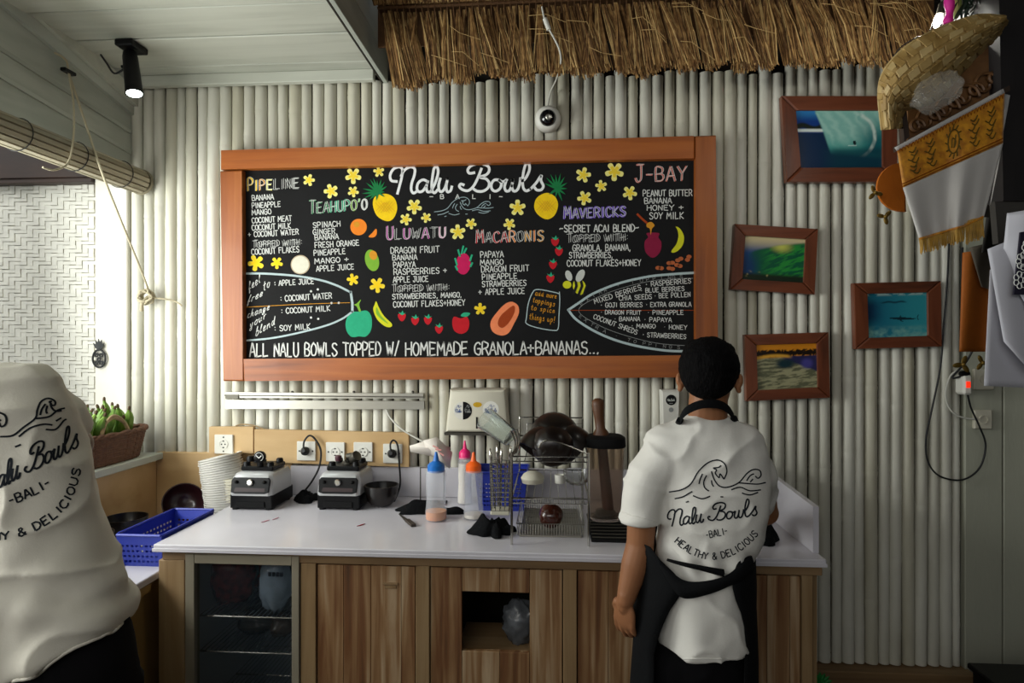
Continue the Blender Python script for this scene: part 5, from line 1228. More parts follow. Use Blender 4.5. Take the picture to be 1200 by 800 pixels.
M().rings([sq(.052, 0), sq(.058, .006), sq(.066, .15), sq(.072, .275), sq(.0695, .275), sq(.0635, .15), sq(.0555, .012), sq(.004, .010)]).ob('jar_wall', MT['smokep'], bj, 40)
M().rings([sq(.074, .272), sq(.076, .276), sq(.074, .305), sq(.062, .312), sq(.03, .314)]).ob('lid', MT['blackm'], bj, 40)
m = M()
for k in range(4): m.box((jx-.050+.030*k, -.439+.0, jz+.03), (jx-.046+.030*k, -.4365, jz+.24), .001)
M().lathe([(.03, 0), (.045, .01), (.035, .02), (.012, .028), (0, .03)], (jx, -.37, jz+.012), n=16).ob('blade_assembly', MT['dkmetal'], bj)
tp = thing('tamper', 'wooden tamper stick pushed through the jar lid', 'tamper', (jx, -.37, jz+.05))
lean = Vector((-.035, 0, .36)); b = Vector((jx+.012, -.37, jz+.035))
M().tube([b, b+lean*.35, b+lean*.75], [.022, .020, .018], 14).ob('shaft', mat('dark_red_wood', '#5a2c1c', .5, var=.3), tp, 50)
M().tube([b+lean*.75, b+lean*.79, b+lean*.84, b+lean*.95, b+lean*1.08, b+lean*1.13, b+lean*1.15], [.028, .030, .018, .019, .024, .021, .010], 16).ob('handle', MT['pwood'], tp, 60)
# ================================================================ RIGHT SIDE: SHRINE SHELF, HANGING THINGS, CABLES
SD = 1.62                                     # distance of the shrine's front, metres along the view
def sp(u, v, o=0.0): return atD(u, v, SD-o)
sh = thing('wooden_shrine_shelf', 'dark carved wooden shrine shelf hanging high at the right edge', 'shrine', sp(1110, 180, -.1))
# tilted tray: front board leaning, thick
q = [(1058, 128), (1180, 62), (1183, 104), (1061, 168)]
P = [sp(*p) for p in q]; back = [atD(p[0], p[1], SD+.26) for p in q]
dkw = wood('dark_carved_wood', ['#1c130d', '#33241a', '#4a3524'], (.3, 1, .3), 30, .55, .5)
brw = wood('brown_carved_wood', ['#3c2613', '#6d4a28', '#8a6238'], (.4, 1, .6), 34, .5, .5, bump=.6)
def slab(P, off, name, mt_, par, k=0): return M().prism([Vector(p) for p in P], off).ob(name, mt_, par, 0)
vdir = Vector((-sw, cw, 0))
slab([sp(1057, 127), sp(1062, 126), sp(1066, 160), sp(1060, 166)], vdir*.02, 'end_board', dkw, sh)
slab([sp(1060, 166), sp(1183, 100), sp(1184, 106), sp(1061, 172)], vdir*.05, 'bottom_board', dkw, sh)
slab([atD(1064, 124, SD+.06), atD(1180, 36, SD+.06), atD(1180, 104, SD+.06), atD(1064, 166, SD+.06)], vdir*.02, 'back_panel', brw, sh)
m = M()
for k in range(9):
    a = k/8; c = atD(1074+92*a, 148-56*a, SD+.05); r_ = .022+.014*(k % 2)
    m.tube(smoothpath([c+Vector((math.cos(t)*r_*(1-t/9), 0, math.sin(t)*r_*(1-t/9))) for t in [i*.7 for i in range(10)]], 3), .0045, 6)
m.ob('carved_scrolls', brw, sh)
slab([sp(1164, -310, -.02), sp(1262, -310, -.02), sp(1262, 235, -.02), sp(1176, 235, -.02)], vdir*.22, 'side_post', wood('black_brown_post', ['#0d0b0b', '#191516', '#241f1e'], (1, 1, .2), 20), sh)
slab([sp(1166, 236, -.03), sp(1262, 236, -.03), sp(1262, 285, -.03), sp(1170, 285, -.03)], vdir*.02, 'lower_box', mat('dim_grey_board', '#3a3733', .8), sh)
# white cloth with gold printed band, draped from the shelf edge; real folds
def drape(u0v0, u1v1, u3v3, u2v2, a, b): return None
def quadp(q, a, b):
    p = Vector(q[0]).lerp(Vector(q[1]), a); r_ = Vector(q[3]).lerp(Vector(q[2]), a); return p.lerp(r_, b)
def fold(a, b, s): return .010*s*math.sin(a*11+1.2*b)+.006*s*math.sin(a*23+.5)*b
sc2 = thing('shrine_cloth', 'white satin cloth with a gold printed band and gold fringe hanging from the shrine shelf', 'cloth', sp(1110, 290))
band = [(1051, 175), (1177, 108), (1175, 168), (1058, 220)]
wht = [(1058, 220), (1175, 168), (1152, 258), (1077, 280)]
gold = mat('gold_brocade', '#d8951a', .45, var=.35, vscale=60, col2='#a8650c', sheen=.3)
satin = mat('white_satin', '#bfbbb6', .5, var=.06, sheen=.3)  # white greyed down, the shade it hangs in is put into the colour
def csheet(q, name, mt_, par, nu, nv, off0=0, b0=0, b1=1, th=.0015, side=None):
    m = M(); m.grid(lambda a, b: atD(*quadp(q, a, b), SD-.012-off0-fold(a, b0+(b1-b0)*b, (b0+(b1-b0)*b))), nu, nv)
    o = m.ob(name, mt_, par, 60, fix=False); s_ = o.modifiers.new('s', 'SOLIDIFY'); s_.thickness = th; return o
csheet([(1048, 173), (1175, 104), (1177, 109), (1051, 177)], 'white_hem', satin, sc2, 30, 2, .001, 0, .05)
gb_ = csheet(band, 'gold_band', gold, sc2, 40, 10, 0, .05, .45)
wh_ = csheet([(wht[0]), wht[1], wht[2], wht[3]], 'white_panel', satin, sc2, 40, 24, 0, .45, 1)
csheet([(1175, 168), (1177, 110), (1183, 112), (1160, 240)], 'turned_edge', satin, sc2, 4, 10, -.02, .3, 1)
ink2 = paint('brocade_ink', '#5c4a1e')
def gp(a, b, o=.004): return atD(*quadp(band, a, b), SD-.012-o-fold(a, .05+.4*b, .05+.4*b))
m = M()
for cx2, typ in ((.14, 0), (.30, 0), (.52, 1), (.72, 0), (.88, 0)):
    if typ:
        m.tube([gp(cx2+.055*math.cos(t), .48+.26*math.sin(t)) for t in [i*PI/8 for i in range(16)]], .0016, 5, closed=True)
        for i in range(12):
            t = i*PI/6; m.tube([gp(cx2+.06*math.cos(t), .48+.28*math.sin(t)), gp(cx2+.08*math.cos(t+.15), .48+.38*math.sin(t+.15))], .0016, 4)
        m.tube(smoothpath([gp(cx2-.02, .6), gp(cx2-.01, .4), gp(cx2+.02, .5), gp(cx2, .62), gp(cx2+.025, .36)], 4), .0014, 4)
    else:
        for k in range(7):
            t = k*2.4; a0_, b0_ = cx2+.02*math.sin(t), .2+.09*k
            m.tube(smoothpath([gp(a0_-.035, b0_), gp(a0_, b0_+.07), gp(a0_+.03, b0_-.02), gp(a0_+.012, b0_+.05)], 3), .0016, 4)
m.ob('printed_figures', ink2, gb_, 0)
m = M()
for b_ in (.90, .96): m.tube([gp(i/24, b_) for i in range(25)], .0012, 4)
for i in range(34): m.tube([gp(i/34+.004, .02), gp(i/34+.015, .11), gp(i/34+.026, .02)], .0010, 4)
m.ob('band_border', paint('rust_border', '#8a4a12'), gb_, 0)
gth = mat('gold_thread', '#b58a2c', .5, var=.3, vscale=40)
m = M(); LRf = random.Random(5)
for i in range(120):
    a = i/119; u_ = 1077+75*a+.0; v_ = 280-22*a+(-4 if a > .7 else 0); l_ = LRf.uniform(13, 19)+ (8 if a > .72 else 0)
    p0 = atD(u_, v_-1, SD-.014-fold(a, 1, 1)); p1 = atD(u_+LRf.uniform(-1.5, 1.5)+1, v_+l_, SD-.012-fold(a, 1, 1)+LRf.uniform(-.006, .004))
    m.tube([p0, p0.lerp(p1, .5)+Vector((LRf.uniform(-.001, .001), -.001, 0)), p1], .0013, 4)
m.ob('gold_fringe', gth, sc2, 0, kind='stuff')
m = M(); m.tube([atD(1077+75*i/20, 280-22*i/20-(4 if i > 14 else 0)*(i-14)/6, SD-.016-fold(i/20, 1, 1)) for i in range(21)], .003, 6); m.ob('fringe_heading', gold, sc2, 60)
# woven palm mat / hat leaning above it: a bowed disc of interlaced palm strips
ph = thing('woven_palm_hat', 'large woven palm-leaf hat leaning on the shrine shelf', 'hat', sp(1040, 150))
out_t = [(1034, 152), (1030, 110), (1036, 84), (1058, 58), (1090, 38), (1125, 24), (1150, 18), (1178, 20)]
out_b = [(1057, 151), (1059, 131), (1078, 126), (1100, 116), (1119, 95), (1147, 64), (1168, 44), (1181, 24)]
OT = smoothpath([Vector(p) for p in out_t], 6); OB = smoothpath([Vector(p) for p in out_b], 6)
def hp(a, b, o=0):
    k = a*(len(OT)-1); i = min(int(k), len(OT)-2); f_ = k-i
    t_ = OT[i].lerp(OT[i+1], f_); b_ = OB[i].lerp(OB[i+1], f_); p = t_.lerp(b_, b)
    return atD(p.x, p.y, SD-.05-.07*math.sin(PI*b*.9)-.05*math.sin(PI*a)-o+.10*b)
palmA = mat('palm_leaf', '#b3955c', .55, var=.25, vscale=25, col2='#94753f'); palmB = mat('palm_leaf_pale', '#c6ab74', .5, var=.2, vscale=25)
m = M(); m.grid(lambda a, b: hp(a, b), 40, 12); o = m.ob('brim_base', palmA, ph, 60, fix=False); s_ = o.modifiers.new('s', 'SOLIDIFY'); s_.thickness = .002
sd_ = bpy.data.meshes.new
na, nb_ = 26, 6
for half in (0, 1):
    for i in range(na):
        for j in range(nb_):
            if (i+j) % 2 != half: continue
            a0_, a1_ = i/na-.4/na, (i+1)/na+.4/na; b0_, b1_ = j/nb_+.02, (j+1)/nb_-.02; sk = .5/na
            if half: a0_, a1_ = i/na+.06/na, (i+1)/na-.06/na; b0_, b1_ = j/nb_-.05, (j+1)/nb_+.05
            cl = lambda t: min(max(t, 0), 1)
            def hh(a, b): return hp(cl(a+(b-.5)*.0+sk*(b-b0_)*4*(1 if half else -1)), cl(b), .003)
            m = M(); pts_ = [hh(a0_, b0_), hh(a1_, b0_), hh(a1_, b1_), hh(a0_, b1_)]; n_ = (pts_[1]-pts_[0]).cross(pts_[3]-pts_[0]).normalized()
            if n_.y > 0: n_ = -n_
            cc = sum(pts_, Vector())/4
            m.rings([pts_, [p+n_*.002 for p in pts_], [p.lerp(cc, .08)+n_*(.0045 if half else .0035) for p in pts_]], True)
            m.ob('palm_strip', palmB if (i*3+j) % 4 == 0 else palmA, ph, 0)
m = M(); m.tube([hp(i/30, .0, -.002) for i in range(31)], .004, 6); m.ob('brim_edge', palmB, ph, 60)
# clear plastic bag lying on it
pb = M().ellipsoid(atD(1098, 108, SD-.155), (.060, .03, .040), 26, 18, rot=Matrix.Rotation(-.6, 3, 'Y'), fn=lambda p, q: q*(1+.16*noise.noise(p*2.2+Vector((4, 0, 0)))+.12*noise.noise(p*6)))
o = pb.ob('plastic_bag', mat('clear_film', '#d9d6cc', .12, alpha=.12, spec=.9), None, 60); tag(o, 'crumpled clear plastic bag lying on the woven palm hat', 'bag')
# pink cloth tie and lamp bulb behind the hat
lm = thing('light_bulb', 'glowing white bulb between the thatch and the woven palm hat', 'lamp', atD(1099, 30, 1.80))
c = atD(1099, 24, 1.80)
M().ellipsoid(c, (.011, .011, .022), 16, 10, rot=Matrix.Rotation(.3, 3, 'Y')).ob('bulb_glass', mat('bulb_glow', '#ffffff', .3, emit='#fdfff0', estr=30), lm, 60)
M().lathe([(.011, 0), (.012, .03), (.006, .04)], c+Vector((.006, 0, .016)), (.3, 0, 1), 14).ob('bulb_base', MT['dkmetal'], lm)
pl_ = bpy.data.lights.new('bulb_light', 'POINT'); pl_.energy = 3.5; pl_.color = (1, .98, .88); pl_.shadow_soft_size = .02
lo_ = bpy.data.objects.new('bulb_light', pl_); COL.objects.link(lo_); lo_.location = c+Vector((-.02, .035, .01))
cord('cable', 'thin wire hanging across the thatch end to the glowing bulb', [atD(1094, 24, 1.79), atD(1088, 38, 1.79), atD(1070, 46, 1.80), atD(1055, 56, 1.82), atD(1046, 68, 1.84)], .0016, MT['bcable'])
m = M(); P = [atD(1111, -6, 1.70), atD(1113, 12, 1.70), atD(1110, 28, 1.70)]
m.tube(smoothpath(P, 5), [.006, .010, .012, .013, .012, .010, .009, .010, .012, .012, .008], 10)
o = m.ob('pink_ribbon', mat('magenta_cloth', '#c81f8a', .6), None, 50); tag(o, 'magenta cloth ribbon hanging beside the glowing bulb', 'ribbon')
# dark palm leaves at the very top right
dl = thing('potted_palm', 'dark green feathery leaves at the top right corner above the palm hat', 'plant', atD(1150, -30, 1.75))
m = M(); LRp = random.Random(9)
for k in range(150):
    u_ = LRp.uniform(1118, 1185); v_ = LRp.uniform(-22, 8); a = LRp.uniform(-1.2, 1.2); p0 = atD(u_, v_, 1.75+LRp.uniform(-.05, .05)); l_ = LRp.uniform(.04, .07)
    d_ = Vector((math.sin(a), -.1, -math.cos(a))); p1 = p0+d_*l_*.5+Vector((0, -.004, 0)); p2 = p0+d_*l_+Vector((0, .004, -.006))
    s2 = Vector((math.cos(a), 0, math.sin(a)))*.0035
    m.add([p0-s2*.3, p0+s2*.3, p1-s2, p1+s2, p2], [(0, 1, 3, 2), (2, 3, 4)])
m.ob('leaves', mat('dark_leaf', '#1d2b1f', .4), dl, 0, kind='stuff', fix=False)
o = M().tube(smoothpath([atD(1120, -5, 1.73), atD(1122, 12, 1.73), atD(1119, 22, 1.73)], 4), [.006, .009, .012, .012, .012, .01, .008, .006, .003], 8).ob('green_pouch', mat('olive_cloth', '#6f7a3c', .6), None, 50); tag(o, 'olive green pouch hanging right of the magenta ribbon', 'pouch')
# orange fan and brass blossoms
D2 = 1.85
m = M(); pts_ = [atD(1060, 190, D2)]+[atD(1060-32*math.sin(t)*1.0, 219-29*math.cos(t), D2-.01) for t in [i*PI/14 for i in range(15)]]+[atD(1062, 248, D2)]
o = m.prism(pts_, vdir*.008).ob('orange_fan', mat('orange_cloth', '#c46a14', .6, var=.12, bump=.2), None, 0); tag(o, 'half-round orange cloth fan behind the left edge of the shrine cloth', 'fan')
def blossom(u_, v_, d_, lab, r_=.017, tilt=0):
    c = atD(u_, v_, d_); t = thing('brass_ornament', lab, 'ornament', c, 'brass propeller-shaped ornaments')
    for k in range(3):
        a = tilt+k*2*PI/3; R = Matrix.Rotation(a, 3, 'Y')
        M().ellipsoid(c+R@Vector((r_*.9, 0, 0)), (r_*.9, .0025, r_*.48), 14, 8, rot=R).ob('petal', MT['brass'], t, 60)
    M().ellipsoid(c+Vector((0, -.004, 0)), (.006, .006, .006), 10, 8).ob('hub', MT['brass'], t, 60)
MT['brass'] = mat('tarnished_brass', '#7d642a', .45, .6, var=.3, vscale=30)
blossom(1025, 226, 1.82, 'upper brass ornament touching the orange fan', .013, .2); blossom(1037, 254, 1.82, 'brass ornament hanging just below the orange fan', .013, 1.3)
blossom(1128, 427, 1.9, 'brass ornament below the orange banner, left one', .016, 3.0); blossom(1151, 425, 1.9, 'brass ornament below the orange banner, right one, near the papers', .014, .1)
# orange banner below the cloth, with a dark strap
m = M(); bq = [(1128, 296), (1178, 288), (1172, 412), (1124, 412)]
m.grid(lambda a, b: atD(*quadp(bq, a, b), 1.95-.012*math.sin(a*7+b)+.0), 16, 20); o = m.ob('orange_banner', mat('dark_orange_cloth', '#a4580f', .7, var=.18, bump=.15), None, 60, fix=False); tag(o, 'dark orange cloth banner hanging below the shrine, above the adapter', 'banner')
s_ = o.modifiers.new('s', 'SOLIDIFY'); s_.thickness = .002
o.data.materials[0].use_backface_culling = False
m = M(); m.grid(lambda a, b: atD(*quadp([(1136, 290), (1176, 280), (1168, 342), (1150, 336)], a, b), 1.93-.01*math.sin(a*5+b*3)), 10, 10); o2 = m.ob('grey_cloth', mat('grey_brown_cloth', '#5d554a', .8, var=.2), None, 60, fix=False); tag(o2, 'grey-brown cloth hanging over the top of the orange banner', 'cloth'); s_ = o2.modifiers.new('s', 'SOLIDIFY'); s_.thickness = .002
m = M(); m.grid(lambda a, b: atD(*quadp([(1158, 236), (1196, 236), (1186, 292), (1150, 296)], a, b), 1.90-.012*math.sin(a*6+b*2)), 10, 10); o2 = m.ob('dark_cloth', mat('dim_grey_cloth', '#3b3834', .8, var=.2), None, 60, fix=False); tag(o2, 'dim grey cloth behind the right side of the white satin cloth', 'cloth'); s_ = o2.modifiers.new('s', 'SOLIDIFY'); s_.thickness = .002
# sheets of white paper at the right edge
for k, (q, d_, lab) in enumerate(((([(1180, 250), (1240, 240), (1240, 420), (1174, 310)]), 1.50, 'top white sheet hanging at the right edge, behind the dark patterned one'), ([(1157, 292), (1230, 262), (1230, 460), (1176, 400)], 1.52, 'middle white sheet at the right edge with a slanting left side'), ([(1160, 316), (1230, 300), (1240, 456), (1153, 452)], 1.545, 'lowest white sheet at the right edge, reaching down to the adapter'))):
    m = M(); m.grid(lambda a, b: atD(*quadp(q, a, b), d_-.02*math.sin(a*3+k)-.01*math.sin(b*4+a)), 14, 16)
    o = m.ob('paper_sheet', mat('grey_white_paper_%d' % k, '#c4c3cb', .8), None, 60, fix=False); tag(o, lab, 'paper'); s_ = o.modifiers.new('s', 'SOLIDIFY'); s_.thickness = .001
pn = M().prism([atD(1196, 272, 1.47), atD(1250, 262, 1.47), atD(1250, 346, 1.47), atD(1188, 345, 1.47), atD(1190, 330, 1.47)], vdir*.004).ob('patterned_card', mat('indigo_card', '#161226', .6), None, 0)
tag(pn, 'near-black card with white flower outlines at the right edge', 'card')
m = M()
for cx2, cy2, n_ in ((1199, 306, 8), (1196, 328, 7), (1206, 290, 8)):
    for k in range(n_):
        t = k*2*PI/n_; c_ = (cx2+5.5*math.cos(t), cy2+7*math.sin(t)); m.tube([atD(c_[0]+3*math.cos(a_), c_[1]+3.4*math.sin(a_), 1.466) for a_ in [i*PI/5 for i in range(10)]], .0011, 4, closed=True)
m.ob('flower_outline', MT['chalk'], pn, 0)
# adapter, sockets and cables on the planks
def wallsock(u_, v_, lab, s=.036):
    c = atY(u_, v_, 0); t = thing('wall_socket', lab, 'socket', (c.x, 0, c.z-s))
    M().box((c.x-s, -.014, c.z-s*1.1), (c.x+s, .004, c.z+s*1.1), .004).ob('face_plate', MT['cream'], t, 0)
    M().lathe([(.019, 0), (.019, .004), (.015, .004), (.015, .001), (0, .001)], (c.x, -.0135, c.z), (0, -1, 0), 20).ob('socket_well', MT['cream'], t); return c
c_a = wallsock(1151, 444, 'upper cream socket partly hidden by papers, with the adapter in front', .040); c_b = wallsock(1150, 491, 'lower cream socket on the white planks with a pale plug')
ad_ = thing('power_adapter', 'white plug-in adapter with a glowing red switch on the plank wall', 'adapter', atY(1132, 462, -.05))
c = atY(1130, 450, -.05); M().box((c.x-.018, -.075, c.z-.042), (c.x+.018, -.016, c.z+.038), .008).ob('housing', MT['whitep'], ad_, 30)
M().box((c.x-.009, -.079, c.z-.012), (c.x+.007, -.0755, c.z+.012), .002).ob('red_switch', mat('lit_red_switch', '#e0321c', .3, emit='#ff2a10', estr=1.2), ad_, 0)
c2_ = atY(1132, 438, -.06); M().lathe([(.013, 0), (.014, .02), (.008, .035)], (c2_.x+.01, -.055, c2_.z), (-1, -.2, 0), 12).lathe([(.01, 0), (.01, .01)], (c2_.x+.01, -.03, c2_.z), (0, -1, 0), 10).ob('black_plug', MT['black'], ad_)
cord('cable', 'long dark cable beside the rightmost picture, looping up to the adapter', [atY(1112, 285, -.02), atY(1110, 330, -.03), atY(1106, 380, -.03), atY(1102, 430, -.03), atY(1092, 480, -.03), atY(1085, 515, -.03), atY(1088, 542, -.03), atY(1102, 558, -.03), atY(1128, 562, -.03), atY(1148, 548, -.03), atY(1155, 522, -.03), atY(1148, 500, -.035), atY(1138, 478, -.04), atY(1134, 462, -.05)], .0036, MT['bcable'])
cord('cable', 'pale cable curving from the orange banner to the lower socket', [atY(1128, 432, -.03), atY(1114, 440, -.025), atY(1108, 462, -.025), atY(1114, 480, -.025), atY(1128, 489, -.025), atY(1146, 491, -.03)], .004, MT['cable'])
cord('cable', 'short black cable running down from the banner to the black plug', [atY(1140, 410, -.06), atY(1132, 424, -.05), atY(1116, 442, -.045), atY(1126, 441, -.055)], .004, MT['bcable'])
o = M().tube([atY(1127.5, 290, -.005), atY(1127.5, 412, -.005)], .005, 8).ob('cable', MT['bcable'], None); tag(o, 'straight black cord down the joint between bamboo and planks', 'cable')
# black box low at the right, plant leaf by the counter foot
k0 = thing('black_cabinet', 'black low cabinet at the bottom right corner', 'cabinet', (1.70, -.75, 0))
zt = atY(1150, 776, -.55).z
cxl = atY(1137, 777, -.55).x
M().box((cxl, -1.25, 0), (2.28, -.56, zt-.02), .004).ob('carcass', MT['black'], k0, 0); M().box((cxl-.012, -1.262, zt-.02), (2.29, -.55, zt), .008).ob('top', MT['black'], k0, 0)
gl_ = thing('green_plant', 'small green leaves poking out beside the right foot of the counter', 'plant', (atY(958, 798, -.30).x, -.30, .24))
c = atY(960, 801, -.3)
for k in range(7):
    a = -1.2+.4*k; m = M(); d_ = Vector((math.sin(a), -.15, math.cos(a))); p0 = c; L_ = .05
    s2 = Vector((math.cos(a), 0, -math.sin(a)))*.012; m.add([p0, p0+d_*L_*.5+s2, p0+d_*L_, p0+d_*L_*.5-s2, p0+d_*L_*.5+Vector((0, -.004, 0))], [(0, 1, 4), (1, 2, 4), (2, 3, 4), (3, 0, 4)]); m.ob('leaf', mat('bright_leaf', '#1f7a34', .5) if k == 0 else bpy.data.materials['bright_leaf'], gl_, 0, fix=False)
M().tube([(c.x, -.3, .236), c], .006, 6).ob('stem', bpy.data.materials['bright_leaf'], gl_)

# ================================================================ LEFT SIDE: BLIND, ROPE, SPOT LAMP, BASKET OF BANANAS, ORNAMENT
bl = thing('bamboo_blind', 'rolled-up bamboo slat blind hanging under the white beam at the left', 'blind', (-1.855, -1.0, 2.265))
BX, BZ = -1.862, 2.318
slat = [MT['blind'], mat('bamboo_blind_slat_dark', '#857d66', .6, var=.2, vscale=16)]
ns = 15
for k in range(ns):
    a = 2*PI*k/ns; r_ = .052; c = Vector((BX+r_*math.cos(a), 0, BZ+r_*math.sin(a))); ta = Vector((-math.sin(a), 0, math.cos(a)))*.0098; no = Vector((math.cos(a), 0, math.sin(a)))*.003
    sec = [c-ta-no, c+ta-no, c+ta*.8+no, c-ta*.8+no]
    M().rings([[p+Vector((0, y, 0)) for p in sec] for y in (-.045, -2.4)]).ob('slat', slat[k % 2 if k % 3 else 0], bl, 0)
M().lathe([(.046, 0), (.047, 2.35)], (BX, -.05, BZ), (0, -1, 0), 20).ob('roll_core', slat[1], bl)
m = M()
for y in (-.16, -.42, -.68, -1.0, -1.5): m.tube([(BX+.0585*math.cos(t), y+.004*math.sin(t), BZ+.0585*math.sin(t)) for t in [i*PI/10 for i in range(20)]], .0018, 5, closed=True)
m.ob('tie_cords', MT['bcable'], bl, kind='stuff')
M().lathe([(.056, 0), (.058, .010), (.03, .014), (0, .014)], (BX, -.034, BZ), (0, 1, 0), 20).ob('end_disc', slat[1], bl)
# ropes
rk = thing('blind_rope', 'pale rope running from the cleat on the beam to a knot on the bamboo', 'rope', atX(78, 82, -1.9))
kn_ = atY(173, 348, -.03)
cl_ = atX(80, 84, -1.905)
M().tube(smoothpath([cl_, atX(102, 150, -1.85), atX(124, 214, -1.78), kn_+Vector((0, -.01, .06)), kn_], 8), .0042, 8).ob('long_strand', MT['rope'], rk, 60)
M().tube(smoothpath([cl_, atX(86, 120, -1.87), atX(86, 160, -1.80), atX(80, 190, -1.795), atX(64, 199, -1.79), atX(50, 196, -1.80)], 8), .0036, 8).ob('short_strand', MT['rope'], rk, 60)
M().tube(smoothpath([cl_+Vector((0, 0, .0)), atX(78, 72, -1.9), atX(72, 66, -1.9), atX(64, 62, -1.905)], 5), .004, 8).ob('upper_end', MT['rope'], rk, 60)
M().box(cl_-Vector((.012, .03, .007)), cl_+Vector((.012, .03, .007)), .004).ob('cleat', MT['black'], rk, 0)
m = M(); rrk = random.Random(4)
for k in range(7):
    a = rrk.uniform(0, 6.28); R = Matrix.Rotation(a, 3, 'Y') @ Matrix.Rotation(rrk.uniform(-.7, .7), 3, 'X')
    m.tube([kn_+Vector((0, -.012, 0))+R@Vector((.021*math.cos(t), .006*math.sin(3*t), .034*math.sin(t))) for t in [i*PI/8 for i in range(16)]], .0052, 7, closed=True)
m.tube(smoothpath([kn_, kn_+Vector((-.012, -.02, -.03)), kn_+Vector((-.02, -.012, -.062))], 4), .008, 8)
m.ob('knot', MT['rope'], rk, 60, kind='stuff')
M().tube(smoothpath([kn_, atY(190, 350, -.03), atY(203, 352, -.012), atY(213, 358, -.01)], 5), .0036, 7).ob('loose_end', MT['rope'], rk, 60)
# spot lamp
sl = thing('spot_lamp', 'black cylindrical spot lamp under the white ceiling boards, lit', 'lamp', atD(158, 52, 2.5))
top_ = atZ(152, 52, 2.786); d_ = (top_-CAM).dot(Vector((-sw, cw, 0)))
M().box((top_.x-.030, top_.y-.05, 2.762), (top_.x+.045, top_.y+.05, 2.787), .004).ob('mount', MT['black'], sl, 0)
a_ = atD(152, 62, d_); b_ = atD(157.5, 110, d_-.03); ax = (b_-a_).normalized(); L_ = (b_-a_).length
M().lathe([(.014, 0), (.014, .03)], a_+Vector((0, 0, .02)), ax, 12).ob('joint', MT['black'], sl)
M().lathe([(.0, -.002), (.024, 0), (.028, .02), (.031, L_-.02), (.033, L_), (.029, L_), (.029, L_-.012), (0, L_-.012)], a_, ax, 24).ob('lamp_body', MT['black'], sl, 40)
M().lathe([(0, L_-.006), (.028, L_-.006), (.026, L_-.001), (0, L_+.001)], a_, ax, 24).ob('lamp_face', MT['white_em'], sl)
M().lathe([(.006, 0), (.006, .012)], a_+ax*.06+Vector((-.028, 0, 0)), (-1, 0, 0), 8).ob('side_knob', MT['black'], sl)
M().tube(smoothpath([a_+ax*.07+Vector((-.03, 0, 0)), atD(134, 86, d_), atD(125, 74, d_), atD(118, 64, d_+.0)], 5), .004, 8).ob('lead', MT['bcable'], sl, 60)
ld = bpy.data.lights.new('spot_lamp_light', 'SPOT'); ld.energy = 9; ld.color = (.90, 1, .93); ld.spot_size = 1.5; ld.spot_blend = .8; ld.shadow_soft_size = .03
lo_ = bpy.data.objects.new('spot_lamp_light', ld); COL.objects.link(lo_); lo_.location = b_+ax*.012; lo_.rotation_euler = ax.to_track_quat('-Z', 'Y').to_euler()
# metal pineapple ornament
c = atY(116, 420, -.012); po = thing('pineapple_ornament', 'small black metal pineapple wall ornament left of the bamboo', 'ornament', (c.x, -.003, c.z-.04))
sy_ = .030; m = M(); m.tube([(c.x+sy_*math.cos(t), -.012, c.z+.040*math.sin(t)) for t in [i*PI/12 for i in range(24)]], .0045, 7, closed=True)
for dx, dz in ((-.011, .015), (.011, .015), (0, -.004), (-.011, -.02), (.011, -.02)): m.tube([(c.x+dx+.010*math.cos(t)*(1-t/16), -.013, c.z+dz+.010*math.sin(t)*(1-t/16)) for t in [i*.6 for i in range(18)]], .003, 6)
m.ob('spiral_body', mat('blackened_tin', '#1f2121', .5), po); mt_ = bpy.data.materials['blackened_tin']
for a in (-.9, -.45, 0, .45, .9):
    b = Vector((c.x, -.012, c.z+.040)); t_ = b+Vector((math.sin(a)*.034, -.004, math.cos(a)*.050)); s2 = Vector((math.cos(a), 0, -math.sin(a)))*.008
    M().prism([b-s2*.4, b.lerp(t_, .5)-s2, t_, b.lerp(t_, .5)+s2, b+s2*.4], (0, .003, 0)).ob('leaf', mt_, po, 0)
# wicker basket with green bananas on the sill
bk = thing('wicker_basket', 'brown wicker basket with an arched handle on the window sill', 'basket', (-1.87, -.42, 1.10))
bx_, by_, bz_ = -1.872, -.285, 1.101; hw, hl, hh_ = .092, .235, .115
def bo_(t, k, z): 
    c_, s_2 = math.cos(t), math.sin(t); r_ = .6
    return Vector((bx_+hw*k*math.copysign(abs(c_)**r_, c_), by_+hl*k*math.copysign(abs(s_2)**r_, s_2), bz_+z))
m = M()
for j in range(12):
    z = .006+hh_*j/12; kk_ = .84+.16*j/12; m.tube([bo_(t, kk_*(1+.018*math.cos(26*t+PI*j)), z) for t in [i*2*PI/104 for i in range(104)]], .0052, 6, closed=True)
m.ob('woven_wall', MT['basket'], bk, 60, kind='stuff')
m = M()
for i in range(26): t = 2*PI*(i+.5)/26; m.tube([bo_(t, .84, .0), bo_(t, 1.0, hh_)], .0042, 6)
m.ob('stakes', MT['basket'], bk, 60, kind='stuff')
m = M()
for ph_ in (0, PI): m.tube([bo_(t, 1.02+.02*math.cos(20*t+ph_), hh_+.006+.006*math.sin(20*t+ph_)) for t in [i*2*PI/120 for i in range(120)]], .007, 7, closed=True)
m.ob('braided_rim', MT['basket'], bk, 60)
M().prism([bo_(t, .84, 0) for t in [i*2*PI/24 for i in range(24)]], (0, 0, .006)).ob('base', MT['basket'], bk, 0)
m = M(); m.tube(smoothpath([(bx_+hw*.9, by_+.085, bz_+hh_-.01), (bx_+hw*.8, by_+.06, bz_+hh_+.045), (bx_+hw*.75, by_-.0, bz_+hh_+.072), (bx_+hw*.8, by_-.06, bz_+hh_+.045), (bx_+hw*.9, by_-.085, bz_+hh_-.01)], 8), .0075, 8)
